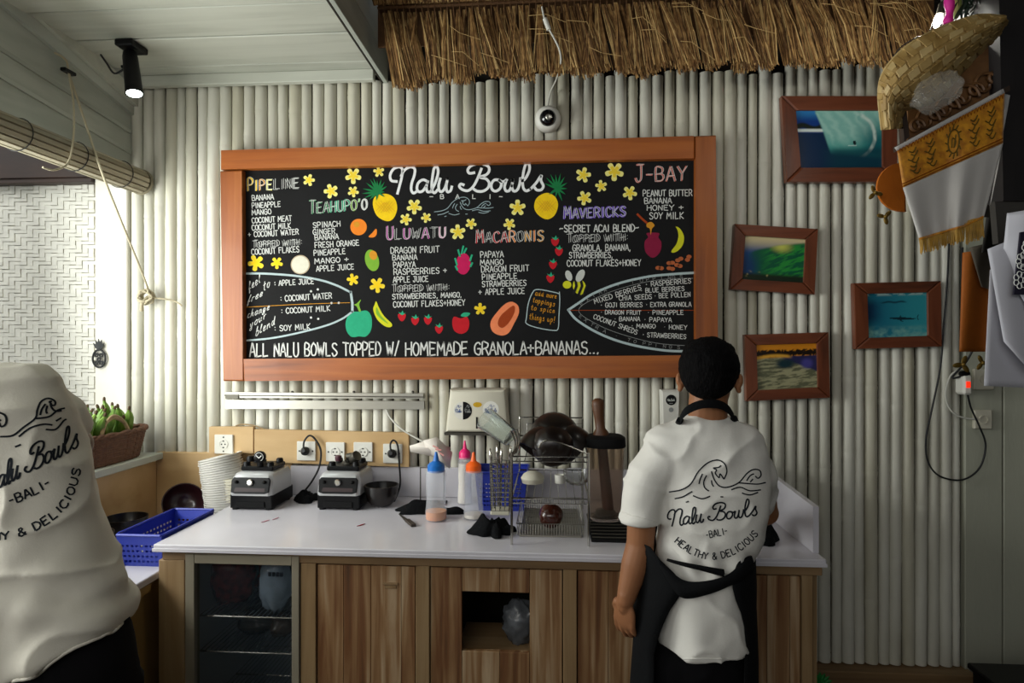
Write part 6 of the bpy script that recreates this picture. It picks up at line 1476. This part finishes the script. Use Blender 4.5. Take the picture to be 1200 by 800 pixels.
m.tube(smoothpath([(bx_+hw*.92, by_+.09, bz_+hh_-.03), (bx_+hw*.84, by_+.055, bz_+hh_+.05), (bx_+hw*.78, by_-.0, bz_+hh_+.081), (bx_+hw*.84, by_-.055, bz_+hh_+.05), (bx_+hw*.92, by_-.09, bz_+hh_-.03)], 8), .005, 8); m.ob('handle', MT['cane'], bk, 60)
def banana(p, d, L_, r_, lab):
    d = Vector(d).normalized(); a_, b_ = frame_of(d); P = []; R = []
    for k, (t, rr_) in enumerate(((0, .3), (.06, .55), (.2, .92), (.45, 1), (.7, .93), (.86, .6), (.93, .32), (1, .26))): P.append(Vector(p)+d*(L_*t)+a_*(.10*L_*math.sin(PI*t))); R.append(r_*rr_)
    t_ = thing('green_banana', lab, 'banana', p, 'green bananas in the wicker basket')
    pa = Vector(p); M().tube(smoothpath(P, 2), [R[i//2] if i % 2 == 0 else (R[i//2]+R[min(i//2+1, len(R)-1)])/2 for i in range(len(smoothpath(P, 2)))], 7).ob('fruit', MT['green'], t_, 25)
    M().lathe([(r_*.30, 0), (r_*.25, .012), (r_*.1, .016)], P[-1], d, 7).ob('tip', mat('brown_tip', '#4b3a22', .8) if 'brown_tip' not in bpy.data.materials else bpy.data.materials['brown_tip'], t_)
LB = random.Random(21); nb = 0
words = ['nearest the man on the left', 'second from the man', 'third from the man', 'fourth from the man', 'fifth from the man', 'third from the bamboo', 'second from the bamboo', 'nearest the bamboo']
for row, (xo, n_, h0) in enumerate(((-.045, 8, .10), (-.01, 8, .085), (.035, 8, .065))):
    for k in range(n_):
        y = by_-.165+.33*(k+.5)/n_+LB.uniform(-.01, .01); hz = h0+LB.uniform(-.02, .045)*(1 if k not in (4, 5) else .2)
        tz = (LB.uniform(-.25, .35), LB.uniform(-.6, .5), 1 if row < 2 else .8)
        banana((bx_+xo, y, bz_+.045+hz*.35), tz, .145+LB.uniform(0, .025)-(.02 if row == 2 else 0), .021, 'green banana, %s row of the wicker basket, %s' % (('back', 'middle', 'front')[row], words[k]))
# ================================================================ PEOPLE
def remesh(ms, name, mt_, parent, voxel, smooth_it=6, disp=None, label=None, fac=.5):
    """fuse closed shapes into one continuous skin"""
    me = bpy.data.meshes.new('tmp'); vs = []; fs = []
    for m in ms:
        n = len(vs); vs += [tuple(p) for p in m.v]; fs += [tuple(i+n for i in f) for f in m.f]
    me.from_pydata(vs, [], fs); bm = bmesh.new(); bm.from_mesh(me); bmesh.ops.recalc_face_normals(bm, faces=bm.faces); bm.to_mesh(me); bm.free()
    o = bpy.data.objects.new('tmp', me); COL.objects.link(o)
    r = o.modifiers.new('r', 'REMESH'); r.mode = 'VOXEL'; r.voxel_size = voxel
    if smooth_it: s_ = o.modifiers.new('s', 'SMOOTH'); s_.iterations = smooth_it; s_.factor = fac
    dg = bpy.context.evaluated_depsgraph_get(); ev = o.evaluated_get(dg); out = bpy.data.meshes.new_from_object(ev)
    bpy.data.objects.remove(o); bpy.data.meshes.remove(me)
    base = wl(parent)
    if disp:
        nm = [v.normal.copy() for v in out.vertices]
        for v, n_ in zip(out.vertices, nm): v.co = v.co + n_*disp(v.co, n_)
    bv = BVHTree.FromPolygons([v.co.copy() for v in out.vertices], [tuple(p.vertices) for p in out.polygons])
    for v in out.vertices: v.co = v.co-base
    out.materials.clear(); out.materials.append(mt_); out.name = name
    out.polygons.foreach_set('use_smooth', [True]*len(out.polygons)); out.update()
    ob = bpy.data.objects.new(name, out); COL.objects.link(ob); ob.parent = parent; WL[ob.name] = base
    if label: ob['label'] = label
    return ob, bv
def hit(bv, u, v, off=.0015):
    d = ray(u, v).normalized(); h = bv.ray_cast(CAM, d)
    return (h[0]-d*off, h[1]) if h[0] is not None else (None, None)
def print_on(bv, strokes, wd, name, mt_, parent, off=.0015, k=5):
    """strokes in photograph pixels laid on the cloth"""
    m = M()
    for st in strokes:
        P = smoothpath([Vector(q) for q in st], k) if k > 1 and len(st) > 2 else [Vector(q) for q in st]
        if k <= 1 or len(st) <= 2:
            Q = []
            for a, b in zip(P[:-1], P[1:]): n_ = max(1, int((b-a).length/2)); Q += [a.lerp(b, i/n_) for i in range(n_)]
            P = Q+[P[-1]]
        run = []; nrm = None
        vs = []; ok = True; L_ = []
        H = [hit(bv, p[0], p[1], off) for p in P]
        segs = []; cur = []
        for h in H:
            if h[0] is None:
                if len(cur) > 1: segs.append(cur)
                cur = []
            else:
                if cur and (h[0]-cur[-1][0]).length > .05:
                    if len(cur) > 1: segs.append(cur)
                    cur = []
                cur.append(h)
        if len(cur) > 1: segs.append(cur)
        for sg in segs:
            L2_ = []
            for i, (p, n_) in enumerate(sg):
                d = sg[min(i+1, len(sg)-1)][0]-sg[max(i-1, 0)][0]; d = d.normalized() if d.length > 1e-9 else Vector((1, 0, 0))
                vd = (p-CAM).normalized(); s_ = d.cross(vd).normalized()*wd/2; L2_.append((p+s_, p-s_))
            # keep each side of the ribbon on the cloth too
            vv = []
            for a, b in L2_:
                for q in (a, b):
                    d = (q-CAM).normalized(); h = bv.ray_cast(CAM, d); vv.append(h[0]-d*off if h[0] is not None and (h[0]-q).length < .03 else q)
            m.add(vv, [(2*i, 2*i+1, 2*i+3, 2*i+2) for i in range(len(L2_)-1)])
    return m.ob(name, mt_, parent, 0, fix=False)
def txt_strokes(t, path, h, gap=.9, total=None, fit=True):
    """capitals along a pixel path, upright to it"""
    P = smoothpath([Vector(p) for p in path], 12); cum = [0]
    for a, b in zip(P[:-1], P[1:]): cum.append(cum[-1]+(b-a).length)
    W_ = textw(t, gap); out = []
    for c, x0, sts in letters(t, gap, .08):
        s0 = cum[-1]*(x0+GW.get(c, 4)/2)/W_; k = max(j for j in range(len(cum)) if cum[j] <= s0); k = min(k, len(P)-2)
        q = P[k].lerp(P[k+1], (s0-cum[k])/max(cum[k+1]-cum[k], 1e-6)); e = (P[k+1]-P[k]).normalized(); up = Vector((e.y, -e.x)); sc_2 = cum[-1]/W_
        for st in sts: out.append([tuple(q+e*((x-x0-GW.get(c, 4)/2)*sc_2)+up*(y/6*h)) for x, y in st])
    return out
def oval(c, a, b, z=None, n=28, tilt=(0, 0), pw=1.0, rot=0):
    out = []
    for i in range(n):
        t = 2*PI*i/n; x = a*math.copysign(abs(math.cos(t))**pw, math.cos(t)); y = b*math.copysign(abs(math.sin(t))**pw, math.sin(t))
        x, y = x*math.cos(rot)-y*math.sin(rot), x*math.sin(rot)+y*math.cos(rot)
        out.append(Vector((c[0]+x, c[1]+y, c[2]+tilt[0]*x+tilt[1]*y)))
    return out
def head(c, r, yaw=0, pitch=0, back=True):
    """head with jaw, nose, brow, eye hollows, lips and ears; face looks towards +Y turned by yaw"""
    R = Matrix.Rotation(yaw, 3, 'Z') @ Matrix.Rotation(pitch, 3, 'X'); c = Vector(c); L_ = []
    def e(o, s, fn=None): m = M().ellipsoid(c+R@(Vector(o)*r), Vector(s)*r, 24, 16, rot=R, fn=fn); L_.append(m); return m
    e((0, -.10, .18), (.86, 1.02, .98)); e((0, .22, -.35), (.66, .72, .82)); e((0, .45, -.78), (.40, .40, .32))
    e((0, .98, -.20), (.13, .20, .30)); e((0, 1.05, -.34), (.19, .15, .12)); e((0, .80, .14), (.55, .22, .16))
    e((0, .86, -.60), (.26, .13, .07)); e((0, .84, -.70), (.22, .13, .07))
    for s in (-1, 1): e((s*.30, .80, -.02), (.15, .12, .10)); e((s*.40, .60, -.30), (.26, .26, .22)); 
    for s in (-1, 1):
        e((s*.88, .02, -.20), (.10, .20, .30)); e((s*.96, -.06, -.12), (.09, .17, .22)); e((s*.92, .02, -.42), (.08, .10, .12))
    return L_, R
def hand(wr_, d, side, palm_n, s=1.0, curl=.5, thumb=1):
    """palm plus five fingers, each its own tapering bent chain; returns limb meshes"""
    wr_ = Vector(wr_); d = Vector(d).normalized(); pn = Vector(palm_n); pn = (pn-d*pn.dot(d)).normalized(); sd = d.cross(pn).normalized()*side; L_ = []
    L_.append(M().ellipsoid(wr_+d*.045*s, (.040*s, .016*s, .050*s), 18, 12, rot=Matrix((sd, pn, d)).transposed()))
    L_.append(M().limb([wr_-d*.015, wr_+d*.02*s], [.023*s, .024*s], 12))
    for k, (o, ln_) in enumerate(((-.030, .066), (-.010, .076), (.010, .071), (.029, .056))):
        p = wr_+d*(.078-.004*abs(k-1))*s+sd*o*s*1.05; P = [p-d*.02*s, p]; dd = d
        for j, f_ in enumerate((.42, .33, .25)):
            a = curl*(.35+.35*j)+.06*k; dd = (d*math.cos(a*(1+j*.5))+pn*math.sin(a*(1+j*.5))).normalized(); P.append(P[-1]+dd*ln_*f_*s)
        L_.append(M().limb(P, [.0092*s, .0098*s, .0088*s, .0082*s, .0068*s], 10))
    p = wr_+d*.022*s-sd*.030*s; q = p+(d*.75-sd*.55+pn*.35).normalized()*.034*s; r2 = q+(d*.95-sd*.1+pn*.45).normalized()*.030*s; r3 = r2+(d*.95+pn*.4+sd*.1).normalized()*.022*s
    L_.append(M().limb([wr_+d*.018*s-sd*.012*s, p, q, r2, r3], [.016*s, .015*s, .0115*s, .0105*s, .0085*s], 10))
    return L_

# ---------------------------------------------------------------- the man at the counter, seen from behind
DA = 1.80                                     # distance along the view
def A_(u, v, o=0.0): return atD(u, v, DA+o)
def AZ(u, v, o=0.0, back=-.10): p = A_(u, v, o); p.z = atD(u, v, DA+back).z; return p   # v read on the back of the figure
PXM = DA/F
FLOOR = 0.006
man = thing('person', 'man seen from behind at the worktop in a white printed T-shirt and black apron', 'person', (A_(815, 700, .04).x, A_(815, 700, .04).y, FLOOR))
skinA = []
hl_, hR = head(A_(831, 441, .01), .088, -.30, -.22)   # looks down and slightly to his left-forward
skinA += hl_
skinA.append(M().limb([A_(830, 468, .01), A_(829, 498, .02), A_(826, 520, .03)], [.054, .056, .075], 18))
# trunk, hips, legs
tor = []
for v, u, a, b, o in ((505, 828, .08, .06, .03), (520, 826, .125, .085, .03), (560, 829, .125, .09, .03), (610, 829, .115, .09, .03), (655, 823, .105, .09, .03), (690, 820, .09, .075, .045), (730, 818, .09, .07, .05), (750, 816, .09, .07, .05)):
    c = A_(u, v, o); tor.append(oval(c, a, b))
skinA.append(M().rings(tor))
for s in (-1, 1):
    hx = A_(814+s*32, 760, .04); kx = Vector((hx.x+s*.01, hx.y+.02, .44)); ax_ = Vector((hx.x+s*.015, hx.y-.01, .09))
    skinA.append(M().limb([hx, kx, ax_], [.050, .046, .036], 18)); skinA.append(M().ellipsoid((ax_.x+s*.01, ax_.y+.02, .045), (.045, .10, .035), 18, 10))
# left arm hangs at the image's left
sh1 = A_(757, 535, .02); el1 = A_(750, 640, .03); wr1 = A_(733, 703, .01); 
skinA.append(M().limb([A_(790, 545, .02), sh1+Vector((.012, 0, -.035)), sh1.lerp(el1, .5), el1], [.035, .038, .043, .039], 18)); skinA.append(M().limb([el1, el1.lerp(wr1, .35), wr1], [.041, .040, .026], 18))
skinA += hand(wr1, (A_(731, 745, .04)-wr1), 1, (.75, .65, 0), 1.0, .42)
# right arm reaches forward over the worktop
sh2 = A_(884, 535, .02); el2 = A_(897, 600, .14); wr2 = A_(876, 598, .36)
skinA.append(M().limb([A_(858, 528, .02), sh2+Vector((-.01, 0, -.01)), sh2.lerp(el2, .5), el2], [.045, .044, .042, .037], 18)); skinA.append(M().limb([el2, wr2], [.040, .026], 18))
skinA += hand(wr2, (A_(862, 600, .50)-wr2), -1, (0, 0, -1), .95, .5)
bodyA, _ = remesh(skinA, 'body', MT['skin'], man, .0038, 3)
for s in (-1, 1):                             # eyes, on the far side
    c = A_(831, 441, .01)+hR@(Vector((s*.30, .90, .02))*.088); M().ellipsoid(c, (.011, .008, .008), 12, 8).ob('eye', mat('eye_white', '#e8e4de', .3) if s < 0 else bpy.data.materials['eye_white'], man, 60)
# hair: cap hugging the skull, hairline at the nape, cropped sides
HC = A_(831, 441, .01); hm = []
def hfn(p, q):
    return q*(1+.035*noise.noise(p*5)+.03*noise.noise(p*13))
for o, s in (((0, -.16, .26), (.96, 1.06, 1.02)), ((0, -.42, -.10), (.82, .72, .72)), ((0, .40, .62), (.80, .62, .55)), ((0, -.52, -.42), (.62, .42, .40)), ((.30, .2, .9), (.5, .5, .3)), ((-.3, -.1, .92), (.5, .5, .3))):
    hm.append(M().ellipsoid(HC+hR@(Vector(o)*.088), Vector(s)*.088, 30, 22, rot=hR, fn=hfn))
hair, _ = remesh(hm, 'hair', MT['hair'], man, .004, 2, disp=lambda p, n: .0014*noise.noise(p*190)+.0012*noise.noise(p*80))
# T-shirt
def wrinkles(amp, seed, axis=None):
    o_ = Vector((seed, 0, 0))
    def f(p, n):
        q = p.copy(); w0 = Vector((noise.noise(q*4+o_), noise.noise(q*4-o_), 0))*.05; r_ = q+w0
        rid = (1-abs(noise.noise(Vector((r_.x*6+r_.z*5, r_.y*4, r_.z*7-r_.x*4))+o_*2)))**6
        return amp*.75*(rid-.35)+amp*(noise.noise(Vector((q.x*7+q.z*3.5, q.y*5, q.z*4-q.x*2))+o_)+.45*noise.noise(Vector((q.x*17-q.z*9, q.y*9, q.z*8+q.x*6))+o_))
    return f
rs = []
for v, ul, ur, b, o, pw in ((488, 801, 857, .060, .028, 1), (492, 790, 866, .070, .028, 1), (500, 769, 883, .085, .03, .95), (512, 757, 893, .102, .03, .9), (535, 755, 899, .118, .03, .9), (570, 762, 903, .126, .03, .9), (610, 766, 901, .128, .03, .9),
                        (640, 769, 893, .126, .03, .9), (662, 769, 884, .122, .035, .9), (680, 766, 880, .126, .035, .9), (715, 765, 877, .136, .035, .9), (755, 766, 875, .142, .035, .9), (776, 768, 874, .146, .035, .9)):
    c = AZ((ul+ur)/2, v, o, -.10 if v > 560 else -.10*max(0, (v-500)/60)); rs.append(oval(c, (ur-ul)/2*PXM*.985, b, n=36, pw=pw))
sA = [M().rings(rs)]
e1 = A_(752, 603, .02)
def sleeve(spec):
    pts = [Vector(q[0]) for q in spec]; R_ = []
    for i, (p, r1, r2) in enumerate(spec):
        d = (pts[min(i+1, len(pts)-1)]-pts[max(i-1, 0)]).normalized(); b_ = Vector((0, 1, 0)); b_ = (b_-d*d.dot(b_)); b_ = b_.normalized() if b_.length > .3 else Vector((0, 0, 1)); a_ = b_.cross(d).normalized()
        R_.append([pts[i]+a_*math.cos(t)*r1+b_*math.sin(t)*r2 for t in [2*PI*k/24 for k in range(24)]])
    return M().rings(R_)
sA.append(sleeve([(A_(800, 536, .03), .072, .085), (A_(776, 540, .025), .070, .085), (A_(759, 556, .02), .066, .082), (A_(753, 582, .02), .062, .078), (A_(751, 611, .02), .061, .074)]))
sA.append(sleeve([(A_(850, 536, .03), .072, .085), (A_(872, 540, .03), .068, .085), (A_(884, 556, .05), .062, .078), (A_(887, 574, .09), .056, .068), (A_(889, 588, .13), .052, .060)]))
def drapeA(p, n):
    w_ = wrinkles(.011, 3.0)(p, n)
    zt = 1.6-(655-400)/F*DA
    g = math.exp(-((p.z-zt)/.05)**2); w_ += .006*g*math.sin(p.x*95+p.z*30)
    lo = max(0, (zt-.02-p.z)/.2); w_ += .006*min(lo, 1)*math.sin(p.x*48+p.z*11)
    return w_
shirtA, bvA = remesh(sA, 't_shirt', MT['shirt'], man, .006, 8, disp=drapeA)
# neckline, hem and sleeve bands stand proud
def ringband(bv, pts, name, mt_, r_, par, closed=False):
    P = [hit(bv, *p, .0005)[0] for p in pts]; P = [p for p in P if p is not None]
    return M().tube(smoothpath(P, 3), r_, 7).ob(name, mt_, par, 60)
M().tube([A_(829+28*math.cos(t), 490.5+3.0*math.sin(t), .028-.060*math.sin(t)) for t in [i*PI/14 for i in range(28)]], .006, 8, closed=True).ob('collar_rib', MT['shirt'], man, 60)
ringband(bvA, [(770+5.0*i, 771.5+6*math.sin(i/20*PI)*.0) for i in range(21)], 'hem_seam', MT['shirt'], .0016, man)
ringband(bvA, [(729+2.1*i, 600+.62*i) for i in range(21)], 'sleeve_seam', MT['shirt'], .0016, man)
# printed back
ink = lambda q: q
def crop7(p): return (650+p[0]/2.667, 360+p[1]/2.667)
print_on(bvA, [[crop7(p) for p in st] for st in WAVE], .0036, 'wave_print', MT['ink'], man)
def sA_(p):
    x, y = p; t = (x-100)/1090
    return (782+106*t+(y-170)*.02*0, 616-11.5*t+(y-262)*.105)
print_on(bvA, [[sA_(p) for p in st] for st in SCRIPT], .0042, 'script_print', MT['ink'], man)
print_on(bvA, txt_strokes('-BALI-', [(828, 631), (853, 625.5)], 8), .0026, 'small_print', MT['ink'], man, k=1)
print_on(bvA, txt_strokes('HEALTHY & DELICIOUS', [(790, 635), (806, 647), (824, 654.5), (842, 655), (860, 649.5), (875, 640), (889, 626)], 8), .0030, 'arc_print', MT['ink'], man, k=1)
# trousers
rs = []
tm2 = [M().rings([oval(AZ(816, v, .045), a, b, n=28) for v, a, b in ((700, .10, .085), (720, .115, .10), (745, .125, .105), (775, .13, .11), (800, .135, .11), (830, .12, .10))])]
for s in (-1, 1):
    hx = A_(814+s*27, 765, .05); kx = Vector((hx.x+s*.01, hx.y+.02, .44)); ax_ = Vector((hx.x+s*.012, hx.y-.01, .10))
    tm2.append(M().rings([oval((q.x, q.y, q.z), a, b, n=24) for q, a, b in ((hx+Vector((0, 0, .03)), .075, .09), (hx, .085, .10), (hx.lerp(kx, .5), .083, .095), (kx, .072, .078), (kx.lerp(ax_, .5), .064, .068), (ax_, .058, .062), (ax_-Vector((0, 0, .05)), .060, .066))]))
remesh(tm2, 'trousers', MT['trouser'], man, .009, 4, disp=wrinkles(.006, 8))
for s in (-1, 1):
    hx = A_(814+s*27, 750, .04); c = Vector((hx.x+s*.02, hx.y+.015, FLOOR)); M().rings([oval(c+Vector((0, 0, z)), a, b, n=24, pw=.9) for z, a, b in ((0, .050, .135), (.018, .053, .138), (.03, .050, .132), (.055, .046, .105), (.075, .042, .06))]).ob('shoe', MT['blackm'], man, 50)
# apron: skirt wrapping the hips, open at the back; ties crossing; neck strap
def hipE(v):
    t = (v-650)/150; u = 814-2*t; return AZ(u, v, .045, -.11), (67+4*t)*PXM, .150+.006*t
def ap(th, v, o=0): c, a, b = hipE(v); return Vector((c.x+(a+o)*math.cos(th), c.y+(b+o)*math.sin(th), c.z))
def th_at(u, v):
    """angle of the back half of the hip oval that shows at pixel u"""
    c, a, b = hipE(v); x = (A_(u, v, -.09)-c).x/a; x = max(-.999, min(.999, x)); return -math.acos(x)   # back half: sin<0
vs_ = [652, 664, 676, 690, 705, 722, 740, 760, 780, 800, 840, 880, 940, 1000]
import bisect
def lerpt(tab, v):
    xs = [t[0] for t in tab]; i = min(max(bisect.bisect(xs, v)-1, 0), len(tab)-2); a, b = tab[i], tab[i+1]; return a[1]+(b[1]-a[1])*max(0, min(1, (v-a[0])/(b[0]-a[0])))
Lin = [(652, 768), (664, 778), (676, 792), (690, 803), (705, 795), (722, 786), (740, 779), (760, 773), (780, 769), (1000, 766)]
Rin = [(652, 872), (664, 862), (676, 856), (690, 856), (705, 860), (722, 867), (740, 872), (760, 874), (780, 873), (1000, 873)]
rows = []; n1 = 30
m = M(); 
for v in vs_:
    tl = th_at(lerpt(Lin, v), v)+2*PI; tr = th_at(lerpt(Rin, v), v)        # tl in (pi,2pi): image left is cos<0
    row = [ap(tr+(tl-tr)*i/n1 if False else tr+((tl-2*PI)-tr+2*PI)*i/n1, v, .004+.004*math.sin(i*1.1+v*.02)) for i in range(n1+1)]
    rows.append(row)
m.rings(rows, cap=False, closed=False); o = m.ob('apron_skirt', MT['apron'], man, 70, fix=False); s_ = o.modifiers.new('s', 'SOLIDIFY'); s_.thickness = .003; s_.offset = 1
# bib in front (far side)
m = M(); m.grid(lambda a, b: Vector((A_(0, 0).x*0+A_(826-50+100*a, 650-125*b, 0).x, A_(826, 600, .03).y+.142-.02*(2*a-1)**2, A_(826, 650-125*b, .03).z)), 12, 12); o = m.ob('apron_bib', MT['apron'], man, 70, fix=False); s_ = o.modifiers.new('s', 'SOLIDIFY'); s_.thickness = .002
def tie(top, bot, name, off=.004):
    m = M(); rws = []
    for T_ in (top, bot):
        rws.append(T_)
    n_ = 24; P1 = smoothpath([Vector(p) for p in top], 6); P2 = smoothpath([Vector(p) for p in bot], 6); r1 = []; r2 = []; rm = []
    for a, b in zip(P1, P2):
        for k, lst in ((0, r1), (.5, rm), (1, r2)):
            q = a.lerp(b, k); c, aa, bb = hipE(q.y); e = ap(th_at(q.x, q.y), q.y, off+.003+.004*(k == .5)); lst.append(e)
    m.rings([r1, rm, r2], cap=False, closed=False); o = m.ob(name, MT['apron'], man, 60, fix=False); s_ = o.modifiers.new('s', 'SOLIDIFY'); s_.thickness = .003
tie([(776, 662), (792, 676), (806, 682), (830, 679), (850, 673), (866, 663), (880, 655)], [(779, 672), (790, 692), (802, 702), (830, 694), (852, 686), (868, 682), (884, 676)], 'waist_tie')
tie([(785, 660.5), (800, 661), (822, 663), (845, 667)], [(785, 661.5), (800, 664), (822, 668), (845, 675)], 'crossing_tie', .003)
P = [A_(797, 492, -.030), A_(803, 483, -.050), A_(816, 476, -.062), A_(830, 473.5, -.066), A_(844, 475, -.060), A_(854, 481, -.045), A_(860, 490, -.024)]
P = smoothpath(P, 5); m = M(); rr_ = [[p+Vector((0, 0, .014)), p+Vector((0, -.004, .004)), p+Vector((0, -.003, -.010)), p+Vector((0, .003, -.010)), p+Vector((0, .004, .012))] for p in P]; m.rings(rr_)
m.ob('neck_strap', MT['apron'], man, 60)
M().tube(smoothpath([A_(797, 492, -.028), A_(795, 500, .06), A_(802, 520, .15)], 5), .010, 8).tube(smoothpath([A_(860, 490, -.022), A_(862, 500, .07), A_(850, 520, .15)], 5), .010, 8).ob('bib_strap', MT['apron'], man, 60)

# ---------------------------------------------------------------- the man at the left edge, leaning over the side counter
DB = 1.46
def B_(u, v, o=0.0): return atD(u, v, DB+o)
PB = DB/F
mb = thing('person', 'man at the left edge, leaning left, in a white printed T-shirt', 'person', (B_(85, 790).x, B_(85, 790).y, FLOOR))
skB = []
neck = B_(-40, 440, .03)
hB, hRB = head(B_(-92, 372, .05), .098, .9, -.35); skB += hB
skB.append(M().limb([B_(-80, 400, .04), B_(-45, 440, .03), B_(-25, 470, .02)], [.058, .060, .09], 16))
skB.append(M().rings([oval(B_(u, v, .03), a, b, n=24) for v, u, a, b in ((460, -20, .09, .07), (490, -10, .13, .09), (560, 5, .14, .10), (640, 20, .14, .10), (700, 40, .14, .11), (760, 58, .14, .11), (800, 68, .145, .11))]))
for s, fy in ((-1, .05), (1, -.03)):
    hx = B_(74+s*34, 800, .02); kx = Vector((hx.x+s*.03, hx.y+fy, .46)); ax_ = Vector((hx.x+s*.04, hx.y+fy-.03, .09)); skB.append(M().limb([hx, kx, ax_], [.068, .052, .038], 16)); skB.append(M().ellipsoid((ax_.x-.04, ax_.y+.06, .045), (.06, .11, .035), 16, 10))
shr = B_(52, 470, .04); elr = B_(88, 520, .20); wrr = B_(60, 560, .42)
skB.append(M().limb([B_(10, 470, .03), shr+Vector((-.015, 0, -.02)), shr.lerp(elr, .5), elr], [.05, .050, .046, .042], 16)); skB.append(M().limb([elr, wrr], [.044, .028], 16)); skB += hand(wrr, Vector((-.5, .7, -.5)), 1, (0, 0, -1), 1, .5)
shl = B_(-85, 490, .03); ell = B_(-95, 600, .03); wrl = B_(-80, 640, .20)
skB.append(M().limb([B_(-50, 470, .03), shl, ell], [.07, .062, .045], 16)); skB.append(M().limb([ell, wrl], [.044, .028], 16)); skB += hand(wrl, Vector((0, .8, -.5)), -1, (0, 0, -1), 1, .5)
bodyB, _ = remesh(skB, 'body', mat('dark_brown_skin', '#5b3d2c', .5, var=.1), mb, .007, 4)
hmB = [M().ellipsoid(B_(-92, 372, .05)+hRB@(Vector(o)*.098), Vector(s)*.098, 24, 16, rot=hRB, fn=hfn) for o, s in (((0, -.16, .26), (.96, 1.06, 1.02)), ((0, -.42, -.10), (.82, .72, .72)), ((0, .40, .62), (.80, .62, .55)))]
remesh(hmB, 'hair', MT['hair'], mb, .007, 2)
rs = []
for v, ul, ur, b, o, pw, tl_ in ((431, -62, 30, .060, .03, 1, .10), (438, -95, 52, .095, .03, 1, .15), (455, -118, 72, .120, .03, .95, .15), (490, -112, 88, .130, .03, .92, .1), (530, -100, 97, .132, .03, .9, .05), (570, -92, 107, .132, .03, .9, 0), (620, -78, 116, .132, .03, .9, 0),
                               (660, -62, 125, .135, .03, .9, .05), (700, -45, 134, .140, .03, .9, .15), (735, -25, 146, .146, .03, .9, .28), (775, -12, 152, .152, .03, .9, .42), (800, -4, 152, .152, .03, .9, .50)):
    c = B_((ul+ur)/2, v, o); c.z = atD(0, v, DB-.11*min(1, max(0, (v-480)/120))).z; rs.append(oval(c, (ur-ul)/2*PB*(.98 if v < 690 else .955), b, n=36, pw=pw, tilt=(tl_, 0)))
sB = [M().rings(rs)]
sB.append(sleeve([(B_(20, 470, .03), .075, .095), (B_(48, 474, .05), .072, .088), (B_(70, 490, .09), .064, .078), (B_(82, 507, .13), .055, .068)]))
def drapeB(p, n):
    w_ = wrinkles(.013, 9.0)(p, n); z0 = B_(0, 700).z; g = math.exp(-((p.z-z0)/.10)**2); w_ += .008*g*math.sin((p.x*.55+p.z)*52+2*noise.noise(p*6)); return w_
shirtB, bvB = remesh(sB, 't_shirt', MT['shirtb'], mb, .0065, 8, disp=drapeB)
def c3(p): return (p[0]/4, 400+p[1]/4)
WB = [[(0, 446), (60, 440), (110, 402), (165, 360), (175, 320), (192, 282), (225, 266), (256, 278), (258, 296), (244, 300)], [(244, 300), (238, 290), (232, 282), (244, 280)], [(165, 361), (230, 352), (270, 322), (305, 312)], [(236, 292), (244, 312), (262, 326), (290, 324)],
      [(213, 292), (196, 318), (188, 345)], [(222, 300), (216, 325), (222, 338)], [(88, 446), (140, 406), (200, 388), (246, 391)], [(214, 412), (262, 411), (298, 372), (312, 364)], [(262, 373), (288, 357)], [(70, 494), (98, 483)], [(-10, 330), (22, 345), (30, 370), (22, 392), (4, 398), (-4, 380)], [(-20, 360), (-5, 366), (4, 372)]]
print_on(bvB, [[c3(p) for p in st] for st in WB], .0040, 'wave_print', MT['ink'], mb)
def sB_(p):
    x, y = p; t = (x-590)/600; hgt = (258-y)/190
    return (29+63.5*t-9.5*hgt*.25+hgt*2.5, 555.5-31.5*t-30*hgt)
print_on(bvB, [[sB_(p) for p in st] for st in SCRIPT], .0044, 'script_print', MT['ink'], mb)
print_on(bvB, txt_strokes('-BALI-', [(12, 592), (36, 582), (60, 569)], 10.5), .0034, 'small_print', MT['ink'], mb, k=1)
print_on(bvB, txt_strokes('HEALTHY & DELICIOUS', [(-66, 615), (-40, 627), (-8, 633), (18, 630), (42, 621.5), (62, 609), (78, 594), (88, 575), (95, 549)], 9.5), .0036, 'arc_print', MT['ink'], mb, k=1)
# hem roll along the slanting lower edge
P = []
for i in range(22):
    u = -4+150*i/21; vv = None
    for v in range(820, 700, -1):
        h = hit(bvB, u, v, .0)[0]
        if h is not None: vv = v; P.append(h); break
M().tube(smoothpath(P, 2), .0045, 8).ob('hem_roll', MT['shirtb'], mb, 60)
tm2 = [M().rings([oval(B_(u, v, .03), a, b, n=24) for v, u, a, b in ((735, 66, .155, .128), (770, 72, .162, .132), (820, 76, .166, .134), (850, 78, .16, .13))])]
for s, fy in ((-1, .05), (1, -.03)):
    hx = B_(76+s*36, 830, .02); kx = Vector((hx.x+s*.03, hx.y+fy, .46)); ax_ = Vector((hx.x+s*.04, hx.y+fy-.03, .10))
    tm2.append(M().rings([oval((q.x, q.y, q.z), a, b, n=24) for q, a, b in ((hx+Vector((0, 0, .05)), .088, .12), (hx.lerp(kx, .5), .086, .10), (kx, .076, .084), (kx.lerp(ax_, .5), .068, .074), (ax_, .062, .068), (ax_-Vector((0, 0, .05)), .064, .070))]))
    c = Vector((ax_.x-.03, ax_.y+.06, FLOOR)); M().rings([oval(c+Vector((0, 0, z)), a, b, n=24, pw=.9) for z, a, b in ((0, .060, .135), (.018, .062, .138), (.03, .060, .132), (.055, .054, .105), (.075, .048, .07))]).ob('shoe', MT['blackm'], mb, 50)
remesh(tm2, 'trousers', MT['trouser'], mb, .010, 4, disp=wrinkles(.006, 5))
